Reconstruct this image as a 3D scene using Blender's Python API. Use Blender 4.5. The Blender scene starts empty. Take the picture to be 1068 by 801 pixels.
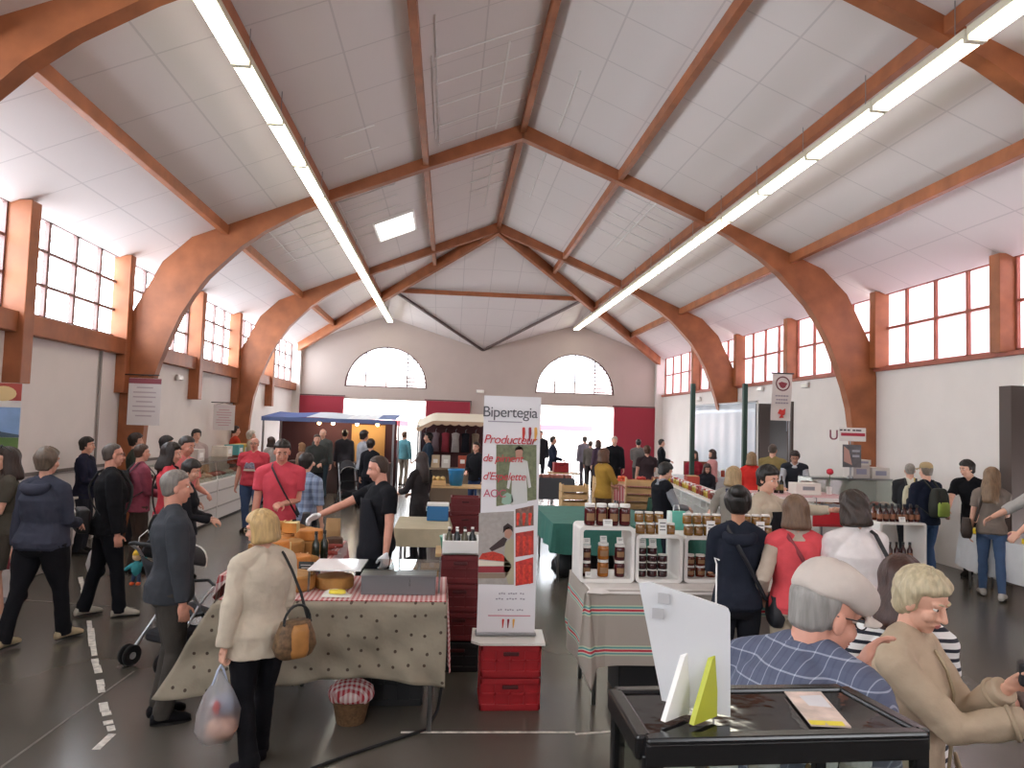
import bpy, math, random
import numpy as np
from mathutils import Vector, Matrix, geometry

# ------------------------------------------------------------------ camera, sky, exposure
S = bpy.context.scene
C = S.collection
H = 2.15
CAM_RIGHT = Vector((0.9957035, -0.08721421, 0.0311162))
CAM_UP = Vector((-0.03581179, -0.0528024, 0.99796264))
CAM_FWD = Vector((0.08539352, 0.99478922, 0.05569883))
FPX = 756.7
cd = bpy.data.cameras.new('camera')
cam = bpy.data.objects.new('camera', cd)
C.objects.link(cam)
cd.sensor_fit = 'HORIZONTAL'
cd.sensor_width = 36.0
cd.lens = 36.0 * FPX / 1068.0
cd.clip_start = 0.05
cd.clip_end = 300
m3 = Matrix((CAM_RIGHT, CAM_UP, -CAM_FWD)).transposed()
cam.matrix_world = Matrix.Translation((0, 0, H)) @ m3.to_4x4()
S.camera = cam
S.view_settings.view_transform = 'Standard'
S.view_settings.look = 'None'
S.view_settings.gamma = 1.0
S.view_settings.use_curve_mapping = False
S.view_settings.exposure = 0.0
SKY = 15.0            # overcast sky radiance seen through windows and doors
TUBE = 10.0           # fluorescent diffusers
world = bpy.data.worlds.new('sky')
S.world = world
world.use_nodes = True
bg = world.node_tree.nodes['Background']
bg.inputs[0].default_value = (0.93, 0.96, 1.0, 1)
bg.inputs[1].default_value = SKY
S.cycles.use_denoising = True
S.cycles.max_bounces = 7
S.cycles.diffuse_bounces = 4
S.cycles.glossy_bounces = 3
S.cycles.transparent_max_bounces = 12
S.cycles.sample_clamp_indirect = 6.0
S.cycles.caustics_reflective = False
S.cycles.caustics_refractive = False

XC, W, YF, SP, D = 1.2466, 7.2237, 13.8509, 6.959, 28.4664
XL, XR = XC - W, XC + W
YB = -5.0
ZS, ZE, ZR = 3.48, 5.0, 8.03      # sill, eave, ridge
TH = 2.95


def portal(loc, sx, sy, rot):
    l = bpy.data.lights.new('daylight_portal', 'AREA')
    l.shape = 'RECTANGLE'
    l.size = sx
    l.size_y = sy
    l.cycles.is_portal = True
    o = bpy.data.objects.new('daylight_portal', l)
    o.location = loc
    o.rotation_euler = rot
    C.objects.link(o)


R90 = math.pi / 2
portal((XL - .25, (D + YB) / 2, (ZS + ZE) / 2), ZE - ZS, D - YB, (0, -R90, 0))
portal((XR + .25, (D + YB) / 2, (ZS + ZE) / 2), ZE - ZS, D - YB, (0, R90, 0))
for sx in (-1, 1):
    portal((XC + sx * 3.72, D + .45, 1.5), 3.3, 2.9, (-R90, 0, 0))
    portal((XC + sx * 3.72, D + .45, 4.2), 3.3, 1.7, (-R90, 0, 0))
    portal((XC + sx * 3.72, YB - .35, 4.2), 3.3, 1.7, (R90, 0, 0))  # sky portal for the arched openings added in the unseen back wall

# ------------------------------------------------------------------ helpers


def ray(px, py):
    return CAM_FWD * FPX + CAM_RIGHT * (px - 534) - CAM_UP * (py - 400.5)


def at(px, py, z=0.0):
    d = ray(px, py)
    return Vector((0, 0, H)) + d * ((z - H) / d.z)


def aty(px, py, y):
    d = ray(px, py)
    return Vector((0, 0, H)) + d * (y / d.y)


def lin(c):
    return tuple((x / 12.92 if x <= .04045 else ((x + .055) / 1.055) ** 2.4) for x in c)


def rgb(h):
    h = h.lstrip('#')
    return lin(tuple(int(h[i:i + 2], 16) / 255 for i in (0, 2, 4)))


MATS = {}


def mat(name, col, rough=.7, metal=0.0, noise=0.0, nscale=8.0, bump=0.0, bscale=60.0, spec=None, sheen=0.0, emit=0.0):
    """a procedural material: colour with soft noise variation, and a noise bump"""
    if name in MATS:
        return MATS[name]
    m = bpy.data.materials.new(name)
    m.use_nodes = True
    nt = m.node_tree
    b = nt.nodes['Principled BSDF']
    c = rgb(col) if isinstance(col, str) else col
    b.inputs['Base Color'].default_value = (*c, 1)
    b.inputs['Roughness'].default_value = rough
    b.inputs['Metallic'].default_value = metal
    if spec is not None:
        b.inputs['Specular IOR Level'].default_value = spec
    if sheen:
        b.inputs['Sheen Weight'].default_value = sheen
    tc = nt.nodes.new('ShaderNodeTexCoord')
    if noise > 0:
        n = nt.nodes.new('ShaderNodeTexNoise')
        n.inputs['Scale'].default_value = nscale
        n.inputs['Detail'].default_value = 4
        nt.links.new(tc.outputs['Object'], n.inputs['Vector'])
        r = nt.nodes.new('ShaderNodeValToRGB')
        r.color_ramp.elements[0].position = .3
        r.color_ramp.elements[1].position = .7
        r.color_ramp.elements[0].color = (*[max(0, x * (1 - noise)) for x in c], 1)
        r.color_ramp.elements[1].color = (*[min(1, x * (1 + noise)) for x in c], 1)
        nt.links.new(n.outputs['Fac'], r.inputs['Fac'])
        nt.links.new(r.outputs['Color'], b.inputs['Base Color'])
    if bump > 0:
        n2 = nt.nodes.new('ShaderNodeTexNoise')
        n2.inputs['Scale'].default_value = bscale
        n2.inputs['Detail'].default_value = 3
        nt.links.new(tc.outputs['Object'], n2.inputs['Vector'])
        bp = nt.nodes.new('ShaderNodeBump')
        bp.inputs['Strength'].default_value = bump
        bp.inputs['Distance'].default_value = .02
        nt.links.new(n2.outputs['Fac'], bp.inputs['Height'])
        nt.links.new(bp.outputs['Normal'], b.inputs['Normal'])
    if emit:
        b.inputs['Emission Color'].default_value = (*c, 1)
        b.inputs['Emission Strength'].default_value = emit
    MATS[name] = m
    return m


def stripes(name, cols, period, axis='X', rough=.8, coord='Object', cross=None, offset=0.0):
    """hard colour bands along one axis; cols = [(start fraction, hex)]; cross = (cols2 hex, width) darker check lines along another axis"""
    if name in MATS:
        return MATS[name]
    m = bpy.data.materials.new(name)
    m.use_nodes = True
    nt = m.node_tree
    b = nt.nodes['Principled BSDF']
    b.inputs['Roughness'].default_value = rough
    tc = nt.nodes.new('ShaderNodeTexCoord')
    sp = nt.nodes.new('ShaderNodeSeparateXYZ')
    nt.links.new(tc.outputs[coord], sp.inputs[0])

    def ramp(ax, cl, per):
        ml = nt.nodes.new('ShaderNodeMath')
        ml.operation = 'MULTIPLY_ADD'
        ml.inputs[1].default_value = 1.0 / per
        ml.inputs[2].default_value = offset
        nt.links.new(sp.outputs[ax], ml.inputs[0])
        fr = nt.nodes.new('ShaderNodeMath')
        fr.operation = 'FRACT'
        nt.links.new(ml.outputs[0], fr.inputs[0])
        r = nt.nodes.new('ShaderNodeValToRGB')
        r.color_ramp.interpolation = 'CONSTANT'
        el = r.color_ramp.elements
        while len(el) < len(cl):
            el.new(.5)
        for e, (p, h) in zip(el, cl):
            e.position = p
            e.color = (*rgb(h), 1)
        nt.links.new(fr.outputs[0], r.inputs['Fac'])
        return r
    r1 = ramp(axis, cols, period)
    out = r1.outputs['Color']
    if cross:
        ax2, cl2, per2 = cross
        r2 = ramp(ax2, cl2, per2)
        mx = nt.nodes.new('ShaderNodeMix')
        mx.data_type = 'RGBA'
        mx.inputs[0].default_value = .5
        nt.links.new(out, mx.inputs[6])
        nt.links.new(r2.outputs['Color'], mx.inputs[7])
        out = mx.outputs[2]
    nt.links.new(out, b.inputs['Base Color'])
    MATS[name] = m
    return m


def glass(name, tint='#ffffff', alpha=.12, rough=.03, trans=0.0):
    """thin pane: mostly clear, a little mirror, optionally a milky share"""
    if name in MATS:
        return MATS[name]
    m = bpy.data.materials.new(name)
    m.use_nodes = True
    nt = m.node_tree
    nt.nodes.remove(nt.nodes['Principled BSDF'])
    out = nt.nodes['Material Output']
    t = nt.nodes.new('ShaderNodeBsdfTransparent')
    t.inputs[0].default_value = (*rgb(tint), 1)
    g = nt.nodes.new('ShaderNodeBsdfGlossy')
    g.inputs['Roughness'].default_value = rough
    lw = nt.nodes.new('ShaderNodeLayerWeight')
    lw.inputs[0].default_value = .12
    f = nt.nodes.new('ShaderNodeMath')
    f.operation = 'MULTIPLY_ADD'
    f.inputs[1].default_value = .5
    f.inputs[2].default_value = .03
    nt.links.new(lw.outputs['Facing'], f.inputs[0])
    mx = nt.nodes.new('ShaderNodeMixShader')
    if trans:
        tr = nt.nodes.new('ShaderNodeBsdfTranslucent')
        tr.inputs[0].default_value = (*rgb(tint), 1)
        m2 = nt.nodes.new('ShaderNodeMixShader')
        m2.inputs[0].default_value = trans
        nt.links.new(t.outputs[0], m2.inputs[1])
        nt.links.new(tr.outputs[0], m2.inputs[2])
        nt.links.new(m2.outputs[0], mx.inputs[1])
    else:
        nt.links.new(t.outputs[0], mx.inputs[1])
    nt.links.new(f.outputs[0], mx.inputs[0])
    nt.links.new(g.outputs[0], mx.inputs[2])
    nt.links.new(mx.outputs[0], out.inputs[0])
    MATS[name] = m
    return m


def tag(o, label=None, cat=None, group=None, kind=None):
    if label:
        o['label'] = label
    if cat:
        o['category'] = cat
    if group:
        o['group'] = group
    if kind:
        o['kind'] = kind
    return o


def thing(name, label, cat, loc=(0, 0, 0), rz=0.0, group=None):
    o = bpy.data.objects.new(name, None)
    o.empty_display_size = .1
    C.objects.link(o)
    o.location = loc
    o.rotation_euler = (0, 0, rz)
    return tag(o, label, cat, group)


def copy_tree(o, parent=None):
    c = o.copy()
    C.objects.link(c)
    if parent:
        c.parent = parent
    for ch in list(o.children):
        copy_tree(ch, c)
    return c


class MB:
    """collects solid shapes and links them as ONE mesh object"""

    def __init__(s):
        s.v, s.f, s.mi, s.M = [], [], [], None

    def add(s, vs, fs, mi=0):
        b = len(s.v)
        s.v += [tuple(s.M @ Vector(x)) if s.M else tuple(x) for x in vs]
        s.f += [tuple(b + i for i in q) for q in fs]
        s.mi += [mi] * len(fs)
        return s

    def box(s, c, d, rz=0.0, mi=0, rx=0.0, ry=0.0):
        R = Matrix.Rotation(rz, 3, 'Z') @ Matrix.Rotation(ry, 3, 'Y') @ Matrix.Rotation(rx, 3, 'X')
        c = Vector(c)
        vs = [c + R @ Vector((x * d[0] / 2, y * d[1] / 2, z * d[2] / 2)) for x in (-1, 1) for y in (-1, 1) for z in (-1, 1)]
        return s.add(vs, [(0, 1, 3, 2), (4, 6, 7, 5), (0, 4, 5, 1), (2, 3, 7, 6), (0, 2, 6, 4), (1, 5, 7, 3)], mi)

    def bar(s, a, b, w, h, mi=0, up=(0, 0, 1)):
        a, b = Vector(a), Vector(b)
        d = (b - a).normalized()
        up = Vector(up)
        if abs(d.dot(up)) > .98:
            up = Vector((1, 0, 0))
        x = d.cross(up).normalized()
        z = x.cross(d)
        vs = [p + x * (sx * w / 2) + z * (sz * h / 2) for p in (a, b) for sx in (-1, 1) for sz in (-1, 1)]
        return s.add(vs, [(0, 1, 3, 2), (4, 6, 7, 5), (0, 4, 5, 1), (2, 3, 7, 6), (0, 2, 6, 4), (1, 5, 7, 3)], mi)

    def rings(s, rs, closed=True, mi=0):
        n = len(rs[0])
        vs = [p for r in rs for p in r]
        fs = []
        for i in range(len(rs) - 1):
            for j in range(n):
                k = (j + 1) % n
                fs.append((i * n + j, i * n + k, (i + 1) * n + k, (i + 1) * n + j))
        if closed:
            fs.append(tuple(range(n - 1, -1, -1)))
            fs.append(tuple((len(rs) - 1) * n + j for j in range(n)))
        return s.add(vs, fs, mi)

    def tube(s, pts, rad, n=10, mi=0, flat=1.0, up=None, ends=True):
        """a tapered tube; flat squashes it along the second ring axis; round end caps"""
        P = [Vector(p) for p in pts]
        if not hasattr(rad, '__len__'):
            rad = [rad] * len(P)
        rs = []
        x = None
        for i, p in enumerate(P):
            t = (P[min(i + 1, len(P) - 1)] - P[max(i - 1, 0)]).normalized()
            if x is None:
                u = Vector(up) if up else (Vector((0, 0, 1)) if abs(t.z) < .9 else Vector((0, 1, 0)))
                x = u.cross(t).normalized()
            else:
                x = (x - t * x.dot(t)).normalized()
            y = t.cross(x)

            def ring(c, r):
                return [c + x * (math.cos(a) * r) + y * (math.sin(a) * r * flat) for a in [2 * math.pi * k / n for k in range(n)]]
            if ends and i == 0:
                rs.append(ring(p - t * rad[0] * .8, rad[0] * .45))
                rs.append(ring(p - t * rad[0] * .45, rad[0] * .85))
            rs.append(ring(p, rad[i]))
            if ends and i == len(P) - 1:
                rs.append(ring(p + t * rad[i] * .45, rad[i] * .85))
                rs.append(ring(p + t * rad[i] * .8, rad[i] * .45))
        return s.rings(rs, True, mi)

    def lathe(s, prof, c=(0, 0, 0), n=20, mi=0):
        c = Vector(c)
        rs = [[c + Vector((r * math.cos(2 * math.pi * k / n), r * math.sin(2 * math.pi * k / n), z)) for k in range(n)] for r, z in prof]
        return s.rings(rs, True, mi)

    def ell(s, c, r, R=None, nu=16, nv=10, mi=0, jit=0.0, seed=0):
        c = Vector(c)
        rnd = random.Random(seed)
        rs = []
        for i in range(1, nv):
            a = math.pi * i / nv
            ring = []
            for k in range(nu):
                b = 2 * math.pi * k / nu
                j = 1 + jit * (rnd.random() - .5)
                p = Vector((r[0] * math.sin(a) * math.cos(b) * j, r[1] * math.sin(a) * math.sin(b) * j, -r[2] * math.cos(a) * j))
                ring.append(c + (R @ p if R else p))
            rs.append(ring)
        top, bot = Vector((0, 0, r[2])), Vector((0, 0, -r[2]))
        vs = [p for q in rs for p in q] + [c + (R @ bot if R else bot), c + (R @ top if R else top)]
        fs = []
        for i in range(len(rs) - 1):
            for j in range(nu):
                k = (j + 1) % nu
                fs.append((i * nu + j, i * nu + k, (i + 1) * nu + k, (i + 1) * nu + j))
        m = len(rs) * nu
        for j in range(nu):
            k = (j + 1) % nu
            fs.append((m, k, j))
            fs.append((m + 1, m - nu + j, m - nu + k))
        return s.add(vs, fs, mi)

    def sheet(s, fn, nu, nv, mi=0):
        vs = [fn(i / nu, j / nv) for i in range(nu + 1) for j in range(nv + 1)]
        fs = []
        for i in range(nu):
            for j in range(nv):
                a = i * (nv + 1) + j
                fs.append((a, a + nv + 1, a + nv + 2, a + 1))
        return s.add(vs, fs, mi)

    def plate(s, outer, holes, M, t, mi=0):
        """flat shape with holes in local xy, thickness t along local z, placed by matrix M"""
        loops = [outer] + list(holes)
        poly = [[Vector((x, y, 0)) for x, y in l] for l in loops]
        tris = geometry.tessellate_polygon(poly)
        flat = [p for l in poly for p in l]
        n = len(flat)
        vs = [M @ Vector((p.x, p.y, -t / 2)) for p in flat] + [M @ Vector((p.x, p.y, t / 2)) for p in flat]
        fs = []
        for a, b, c in tris:
            pa, pb, pc = flat[a], flat[b], flat[c]
            if (pb - pa).cross(pc - pa).z < 0:
                b, c = c, b
            fs.append((a + n, b + n, c + n))
            fs.append((c, b, a))
        o = 0
        for l in poly:
            k = len(l)
            for i in range(k):
                j = (i + 1) % k
                fs.append((o + i, o + j, n + o + j, n + o + i))
            o += k
        return s.add(vs, fs, mi)

    def build(s, name, mats, parent=None, bevel=0.0, smooth=False, solid=0.0, remesh=0.0, soft=0, sub=0, wrinkle=0.0):
        me = bpy.data.meshes.new(name)
        me.from_pydata(s.v, [], s.f)
        if not isinstance(mats, (list, tuple)):
            mats = [mats]
        for m in mats:
            me.materials.append(m)
        if len(mats) > 1:
            me.polygons.foreach_set('material_index', s.mi)
        o = bpy.data.objects.new(name, me)
        C.objects.link(o)
        if parent:
            o.parent = parent
        if smooth or remesh:
            me.polygons.foreach_set('use_smooth', [True] * len(me.polygons))
        if solid:
            md = o.modifiers.new('solid', 'SOLIDIFY')
            md.thickness = solid
            md.offset = 0
        if remesh:
            md = o.modifiers.new('skin', 'REMESH')
            md.mode = 'VOXEL'
            md.voxel_size = remesh
            md.use_smooth_shade = True
        if soft:
            md = o.modifiers.new('soft', 'SMOOTH')
            md.factor = .5
            md.iterations = soft
        if wrinkle:
            if 'fold_noise' not in bpy.data.textures:
                tx = bpy.data.textures.new('fold_noise', 'CLOUDS')
                tx.noise_scale = .11
                tx.noise_depth = 1
            md = o.modifiers.new('folds', 'DISPLACE')
            md.texture = bpy.data.textures['fold_noise']
            md.texture_coords = 'LOCAL'
            md.strength = wrinkle * 1.6
            md.mid_level = .45
        if bevel:
            md = o.modifiers.new('bevel', 'BEVEL')
            md.width = bevel
            md.segments = 2
            md.limit_method = 'ANGLE'
            md.angle_limit = math.radians(40)
        if sub:
            md = o.modifiers.new('sub', 'SUBSURF')
            md.levels = sub
            md.render_levels = sub
        me.validate()
        me.update()
        return o


def text(name, s, loc, size, m, parent=None, rot=(R90, 0, 0), shear=0.0, align='LEFT', extrude=.001, squeeze=1.0):
    cu = bpy.data.curves.new(name, 'FONT')
    cu.body = s
    cu.size = size
    cu.shear = shear
    cu.extrude = extrude
    cu.align_x = align
    cu.space_character = squeeze
    cu.materials.append(m)
    o = bpy.data.objects.new(name, cu)
    C.objects.link(o)
    o.location = loc
    o.rotation_euler = rot
    if parent:
        o.parent = parent
    return o


def struct(o):
    o['kind'] = 'structure'
    return o

# ------------------------------------------------------------------ building materials
m_wood = mat('glulam_wood', '#9c5d39', .5, noise=.22, nscale=3.0, bump=.05, bscale=14)
m_woodr = mat('window_wood', '#a05a48', .55, noise=.15, nscale=5)
m_wall = mat('wall_paint', '#e3ddd9', .85, noise=.03, nscale=1.5)
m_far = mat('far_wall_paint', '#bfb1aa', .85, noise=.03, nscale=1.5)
m_red = mat('red_door_paint', '#9c2238', .5)
m_dark = mat('dark_opening', '#2a2422', .8)
m_white = mat('white_plastic', '#e9e7e4', .35)
m_steel = mat('steel', '#9a9b9e', .3, metal=.9)
m_black = mat('black_metal', '#15151a', .4)


def floor_material():
    m = mat('polished_concrete', '#57534c', .25, noise=.12, nscale=.7)
    return m


def ceiling_material():
    """painted panels with fine darker seams"""
    m = bpy.data.materials.new('ceiling_panels')
    m.use_nodes = True
    nt = m.node_tree
    b = nt.nodes['Principled BSDF']
    b.inputs['Roughness'].default_value = .9
    tc = nt.nodes.new('ShaderNodeTexCoord')
    sp = nt.nodes.new('ShaderNodeSeparateXYZ')
    nt.links.new(tc.outputs['Object'], sp.inputs[0])
    masks = []
    for ax, per, off in (('X', .917, XC), ('Y', 1.16, YF)):
        a = nt.nodes.new('ShaderNodeMath'); a.operation = 'SUBTRACT'; a.inputs[1].default_value = off
        nt.links.new(sp.outputs[ax], a.inputs[0])
        w = nt.nodes.new('ShaderNodeMath'); w.operation = 'PINGPONG'; w.inputs[1].default_value = per / 2
        nt.links.new(a.outputs[0], w.inputs[0])
        g = nt.nodes.new('ShaderNodeMath'); g.operation = 'LESS_THAN'; g.inputs[1].default_value = .012
        nt.links.new(w.outputs[0], g.inputs[0])
        masks.append(g)
    mx = nt.nodes.new('ShaderNodeMath'); mx.operation = 'MAXIMUM'
    nt.links.new(masks[0].outputs[0], mx.inputs[0]); nt.links.new(masks[1].outputs[0], mx.inputs[1])
    c = nt.nodes.new('ShaderNodeMix'); c.data_type = 'RGBA'
    c.inputs[6].default_value = (*rgb('#dfd7d5'), 1)
    c.inputs[7].default_value = (*rgb('#cdc5c4'), 1)
    nt.links.new(mx.outputs[0], c.inputs[0])
    nt.links.new(c.outputs[2], b.inputs['Base Color'])
    return m


# ------------------------------------------------------------------ floor, outside ground
fl = MB(); fl.box(((XL + XR) / 2, (YB + D) / 2, -.1), (2 * W + .6, D - YB + .6, .2))
struct(fl.build('floor', floor_material()))
og = MB(); og.box((XC, D + 30.4, -.13), (90, 60, .2))
struct(og.build('ground_outside', mat('asphalt_outside', '#9b9894', .8, noise=.1)))

# white floor line, worn, and thin joints
lm = mat('worn_white_line', '#cfcac2', .6, noise=.35, nscale=20)
mb = MB()
rnd = random.Random(3)
pts = [at(84, 602), at(92, 640), at(98, 684), at(102, 702), at(110, 742), at(117, 768)]
for a, b in zip(pts[:-1], pts[1:]):
    n = 5
    for k in range(n):
        if rnd.random() < .18:
            continue
        p, q = a.lerp(b, (k + .0) / n), a.lerp(b, (k + 1.0 - (.35 * rnd.random() if rnd.random() < .3 else 0)) / n)
        sx = .012 * (rnd.random() - .5)
        mb.bar((p.x + sx, p.y, .002), (q.x + sx, q.y, .002), .042 + .02 * rnd.random(), .003)
p, q = at(117, 766), at(100, 782)
mb.bar((p.x, p.y, .002), (q.x, q.y, .002), .05, .003)
mb.bar((*at(418, 764).xy, .002), (*at(600, 764).xy, .002), .022, .003)
mb.bar((*at(600, 766).xy, .002), (*at(640, 763).xy, .002), .022, .003)
struct(mb.build('floor_marking', lm))
mb = MB()
mb.bar((*at(0, 624).xy, .001), (*at(140, 634).xy, .001), .02, .002)
mb.bar((*at(-40, 830).xy, .001), (*at(140, 700).xy, .001), .018, .002)
struct(mb.build('floor_joint', mat('pale_joint', '#6f6961', .7, noise=.3, nscale=14)))

# ------------------------------------------------------------------ long walls
for side, x, s in (('left', XL, -1), ('right', XR, 1)):
    mb = MB()
    t = .25
    xo = x + s * t / 2
    if side == 'left':
        mb.box((xo, (YB + D) / 2, (ZS - .05) / 2), (t, D - YB, ZS - .05))
        struct(mb.build('wall_left', m_wall))
    else:
        doors = [(8.2, 10.46, 2.97), (17.23, 19.35, 2.93)]
        M = Matrix(((0, 0, 1, xo), (1, 0, 0, 0), (0, 1, 0, 0), (0, 0, 0, 1)))
        mb.plate([(YB, 0), (8.2, 0), (8.2, 2.97), (10.46, 2.97), (10.46, 0), (17.23, 0), (17.23, 2.93), (19.35, 2.93), (19.35, 0), (D, 0), (D, ZS), (YB, ZS)], [], M, t)
        struct(mb.build('wall_right', m_wall))
        for i, (y0, y1, z) in enumerate(doors):
            mb = MB()
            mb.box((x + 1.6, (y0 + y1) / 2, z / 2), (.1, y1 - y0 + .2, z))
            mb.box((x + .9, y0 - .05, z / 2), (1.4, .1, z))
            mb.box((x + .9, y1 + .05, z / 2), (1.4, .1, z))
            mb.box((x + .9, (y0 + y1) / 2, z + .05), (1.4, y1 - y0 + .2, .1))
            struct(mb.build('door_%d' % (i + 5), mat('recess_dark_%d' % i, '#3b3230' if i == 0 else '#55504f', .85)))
            mb = MB()
            for yy in (y0, y1):
                mb.box((x + .1, yy + (.12 if yy == y0 else -.12), z / 2), (.3, .24, z))
            struct(mb.build('trim_%d' % (i + 5), mat('door_jamb_brown', '#4d403b', .6)))

# back wall behind the camera, with the stage opening wall


# ------------------------------------------------------------------ far wall with two arches and two doors
RA, XA, ZA = 1.592, 3.72, 3.43


def arch(cx, zb, r, n=28):
    return [(cx + r * math.cos(math.pi * k / n), zb + r * math.sin(math.pi * k / n)) for k in range(n + 1)]


Mfar = Matrix(((1, 0, 0, XC), (0, 0, -1, D + .15), (0, 1, 0, 0), (0, 0, 0, 1)))
outer = [(-W - .1, 0), (-XA - RA, 0), (-XA - RA, TH), (-XA + RA, TH), (-XA + RA, 0), (XA - RA, 0), (XA - RA, TH), (XA + RA, TH), (XA + RA, 0), (W + .1, 0),
         (W + .1, 5.0), (3.75, 6.3), (0, 5.05), (-3.75, 6.3), (-W - .1, 5.0)]
mb = MB(); mb.plate(outer, [arch(-XA, ZA, RA), arch(XA, ZA, RA)], Mfar, .3)
struct(mb.build('wall_far', m_far))

# back wall; its two arched openings are added, unseen, to brighten the ceiling
Mback = Matrix(((1, 0, 0, XC), (0, 0, -1, YB - .12), (0, 1, 0, 0), (0, 0, 0, 1)))
mb = MB(); mb.plate([(-W - .1, 0), (W + .1, 0), (W + .1, 5.0), (0, 8.2), (-W - .1, 5.0)], [arch(-XA, ZA, RA), arch(XA, ZA, RA)], Mback, .24)
struct(mb.build('wall_back', m_wall))

m_frame = mat('dark_window_frame', '#6b4f50', .5)
m_clear = glass('clear_pane', '#fbfdff')
for i, cx in enumerate((-XA, XA)):
    w = MB()
    inner = [(cx + (RA - .07) * math.cos(math.pi * k / 28), ZA + .05 + (RA - .09) * math.sin(math.pi * k / 28)) for k in range(29)]
    w.plate(arch(cx, ZA, RA), [inner], Mfar, .1)
    for fx in (-.8, 0, .8):
        h = math.sqrt(RA * RA - fx * fx)
        w.box((XC + cx + fx, D + .15, ZA + h / 2), (.05, .08, h))
    root = struct(w.build('window_%d' % (i + 1), m_frame))
    g = MB(); g.plate(arch(cx, ZA, RA - .03), [], Mfar @ Matrix.Translation((0, 0, -.02)), .006)
    g.build('pane', m_clear, root)
    l = MB()
    for k in range(9):
        z = .1 + k * .15
        xe = math.sqrt(max(0, (RA - .04) ** 2 - z * z))
        if xe > .86:
            l.box((XC + cx + (.8 + xe) / 2, D + .12, ZA + z), (xe - .8, .05, .035), rx=.5)
    l.build('louvre', mat('red_louvre', '#8a4650', .5) if i else m_frame, root)

# red sliding doors standing open beside the openings
for i, (x0, x1, z) in enumerate(((-7.1, -XA - RA + .02, 3.0), (-XA + RA - .02, -.42, 2.95), (XA + RA - .02, 7.12, 2.95), (.42, XA - RA + .02, 2.95))):
    mb = MB(); mb.box((XC + (x0 + x1) / 2, D - .06, z / 2 + .02), (x1 - x0, .07, z))
    d = struct(mb.build('door_%d' % (i + 1), m_red, bevel=.01))
    r = MB(); r.box((XC + (x0 + x1) / 2, D - .05, z + .05), (x1 - x0 + .1, .05, .05)); r.build('door_rail', m_frame, d)
    h = MB(); h.box((XC + (x1 - .12 if x0 < 0 and i == 0 else x0 + .12), D - .11, 1.05), (.03, .04, .22)); h.build('door_handle', m_steel, d, bevel=.005)

# ------------------------------------------------------------------ roof
m_ceil = ceiling_material()
apex = Vector((XC, YF + SP, ZR))
mb = MB()
zr = lambda x: ZR - .42 * abs(x - XC)
for s in (-1, 1):
    xe = XC + s * (W + .05)
    n = 1
    a = [(XC, YB, ZR), (xe, YB, zr(xe)), (xe, D + .05, zr(xe)), (XC, YF + SP, ZR)]
    mb.add([*a], [(0, 1, 2, 3) if s < 0 else (3, 2, 1, 0)])
    t = .03
L = {s: Vector((XC + s * 3.3, YF + SP + 3.5, ZR - .42 * 3.3 - .04)) for s in (-1, 1)}
PK = {s: Vector((XC + s * 3.75, D + .05, 6.22)) for s in (-1, 1)}
CO = {s: Vector((XC + s * (W + .05), D + .05, 4.98)) for s in (-1, 1)}
V = Vector((XC, D + .05, 5.08))
mb.add([apex, L[-1], V, L[1]], [(0, 1, 2, 3)])
for s in (-1, 1):
    mb.add([L[s], CO[s], PK[s]], [(0, 1, 2)])
    mb.add([L[s], PK[s], V], [(0, 1, 2)])
struct(mb.build('ceiling', m_ceil, solid=.06))

# thin white strips in a loose grid under the ceiling
mb = MB()


def seam(x0, y0, x1, y1, w=.02):
    a, b = Vector((XC + x0, y0, zr(XC + x0) - .045)), Vector((XC + x1, y1, zr(XC + x1) - .045))
    mb.bar(a, b, w, .012)


for y in (10.1, 10.9, 11.7, 12.5, 13.3):
    seam(-1.62, y, -.12, y, .022)
seam(-1.6, 9.0, -1.6, 13.4); seam(-.55, 10.3, -.55, 13.5, .03); seam(-1.66, 10.0, -1.66, 13.0, .014)
seam(.62, 11.0, .62, 13.4); seam(-.5, 14.2, -.5, 18.6, .025); seam(.55, 14.6, .55, 17.5, .014)
for y in (14.6, 15.3, 16.0, 16.7, 17.4):
    seam(-3.6, y, -2.5, y, .018); seam(-5.2, y, -3.9, y, .022); seam(2.2, y, 3.5, y, .02)
for y in (14.8, 15.5, 16.2, 16.9):
    seam(-.95, y, -.15, y, .016)
seam(2.85, 14.3, 2.85, 18.3, .03); seam(-5.0, 14.5, -5.0, 17.6, .02); seam(-3.6, 14.3, -3.6, 19.5, .02)
for y in (11.6, 12.5):
    seam(-3.2, y, -2.6, y, .016)
struct(mb.build('trim_1', mat('white_strip', '#f4f2f0', .6)))

# skylight hatch
mb = MB()
def rp(x, y, o): return Vector((XC + x, y, zr(XC + x) - o))
x0, x1, y0, y1 = -3.12, -2.24, 16.7, 18.3
mb.add([rp(x0, y0, .04), rp(x1, y0, .04), rp(x1, y1, .04), rp(x0, y1, .04), rp(x0, y0, .07), rp(x1, y0, .07), rp(x1, y1, .07), rp(x0, y1, .07)],
       [(0, 1, 2, 3), (7, 6, 5, 4), (0, 4, 5, 1), (1, 5, 6, 2), (2, 6, 7, 3), (3, 7, 4, 0)])
sk = mat('daylit_skylight', '#fdfbf6', .5, emit=3.0)
o = struct(mb.build('window_3', sk))
fr = MB()
for a, b in (((x0, y0), (x1, y0)), ((x1, y0), (x1, y1)), ((x1, y1), (x0, y1)), ((x0, y1), (x0, y0))):
    fr.bar(rp(*a, .06), rp(*b, .06), .05, .06)
fr.build('window_frame', m_white, o)

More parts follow.
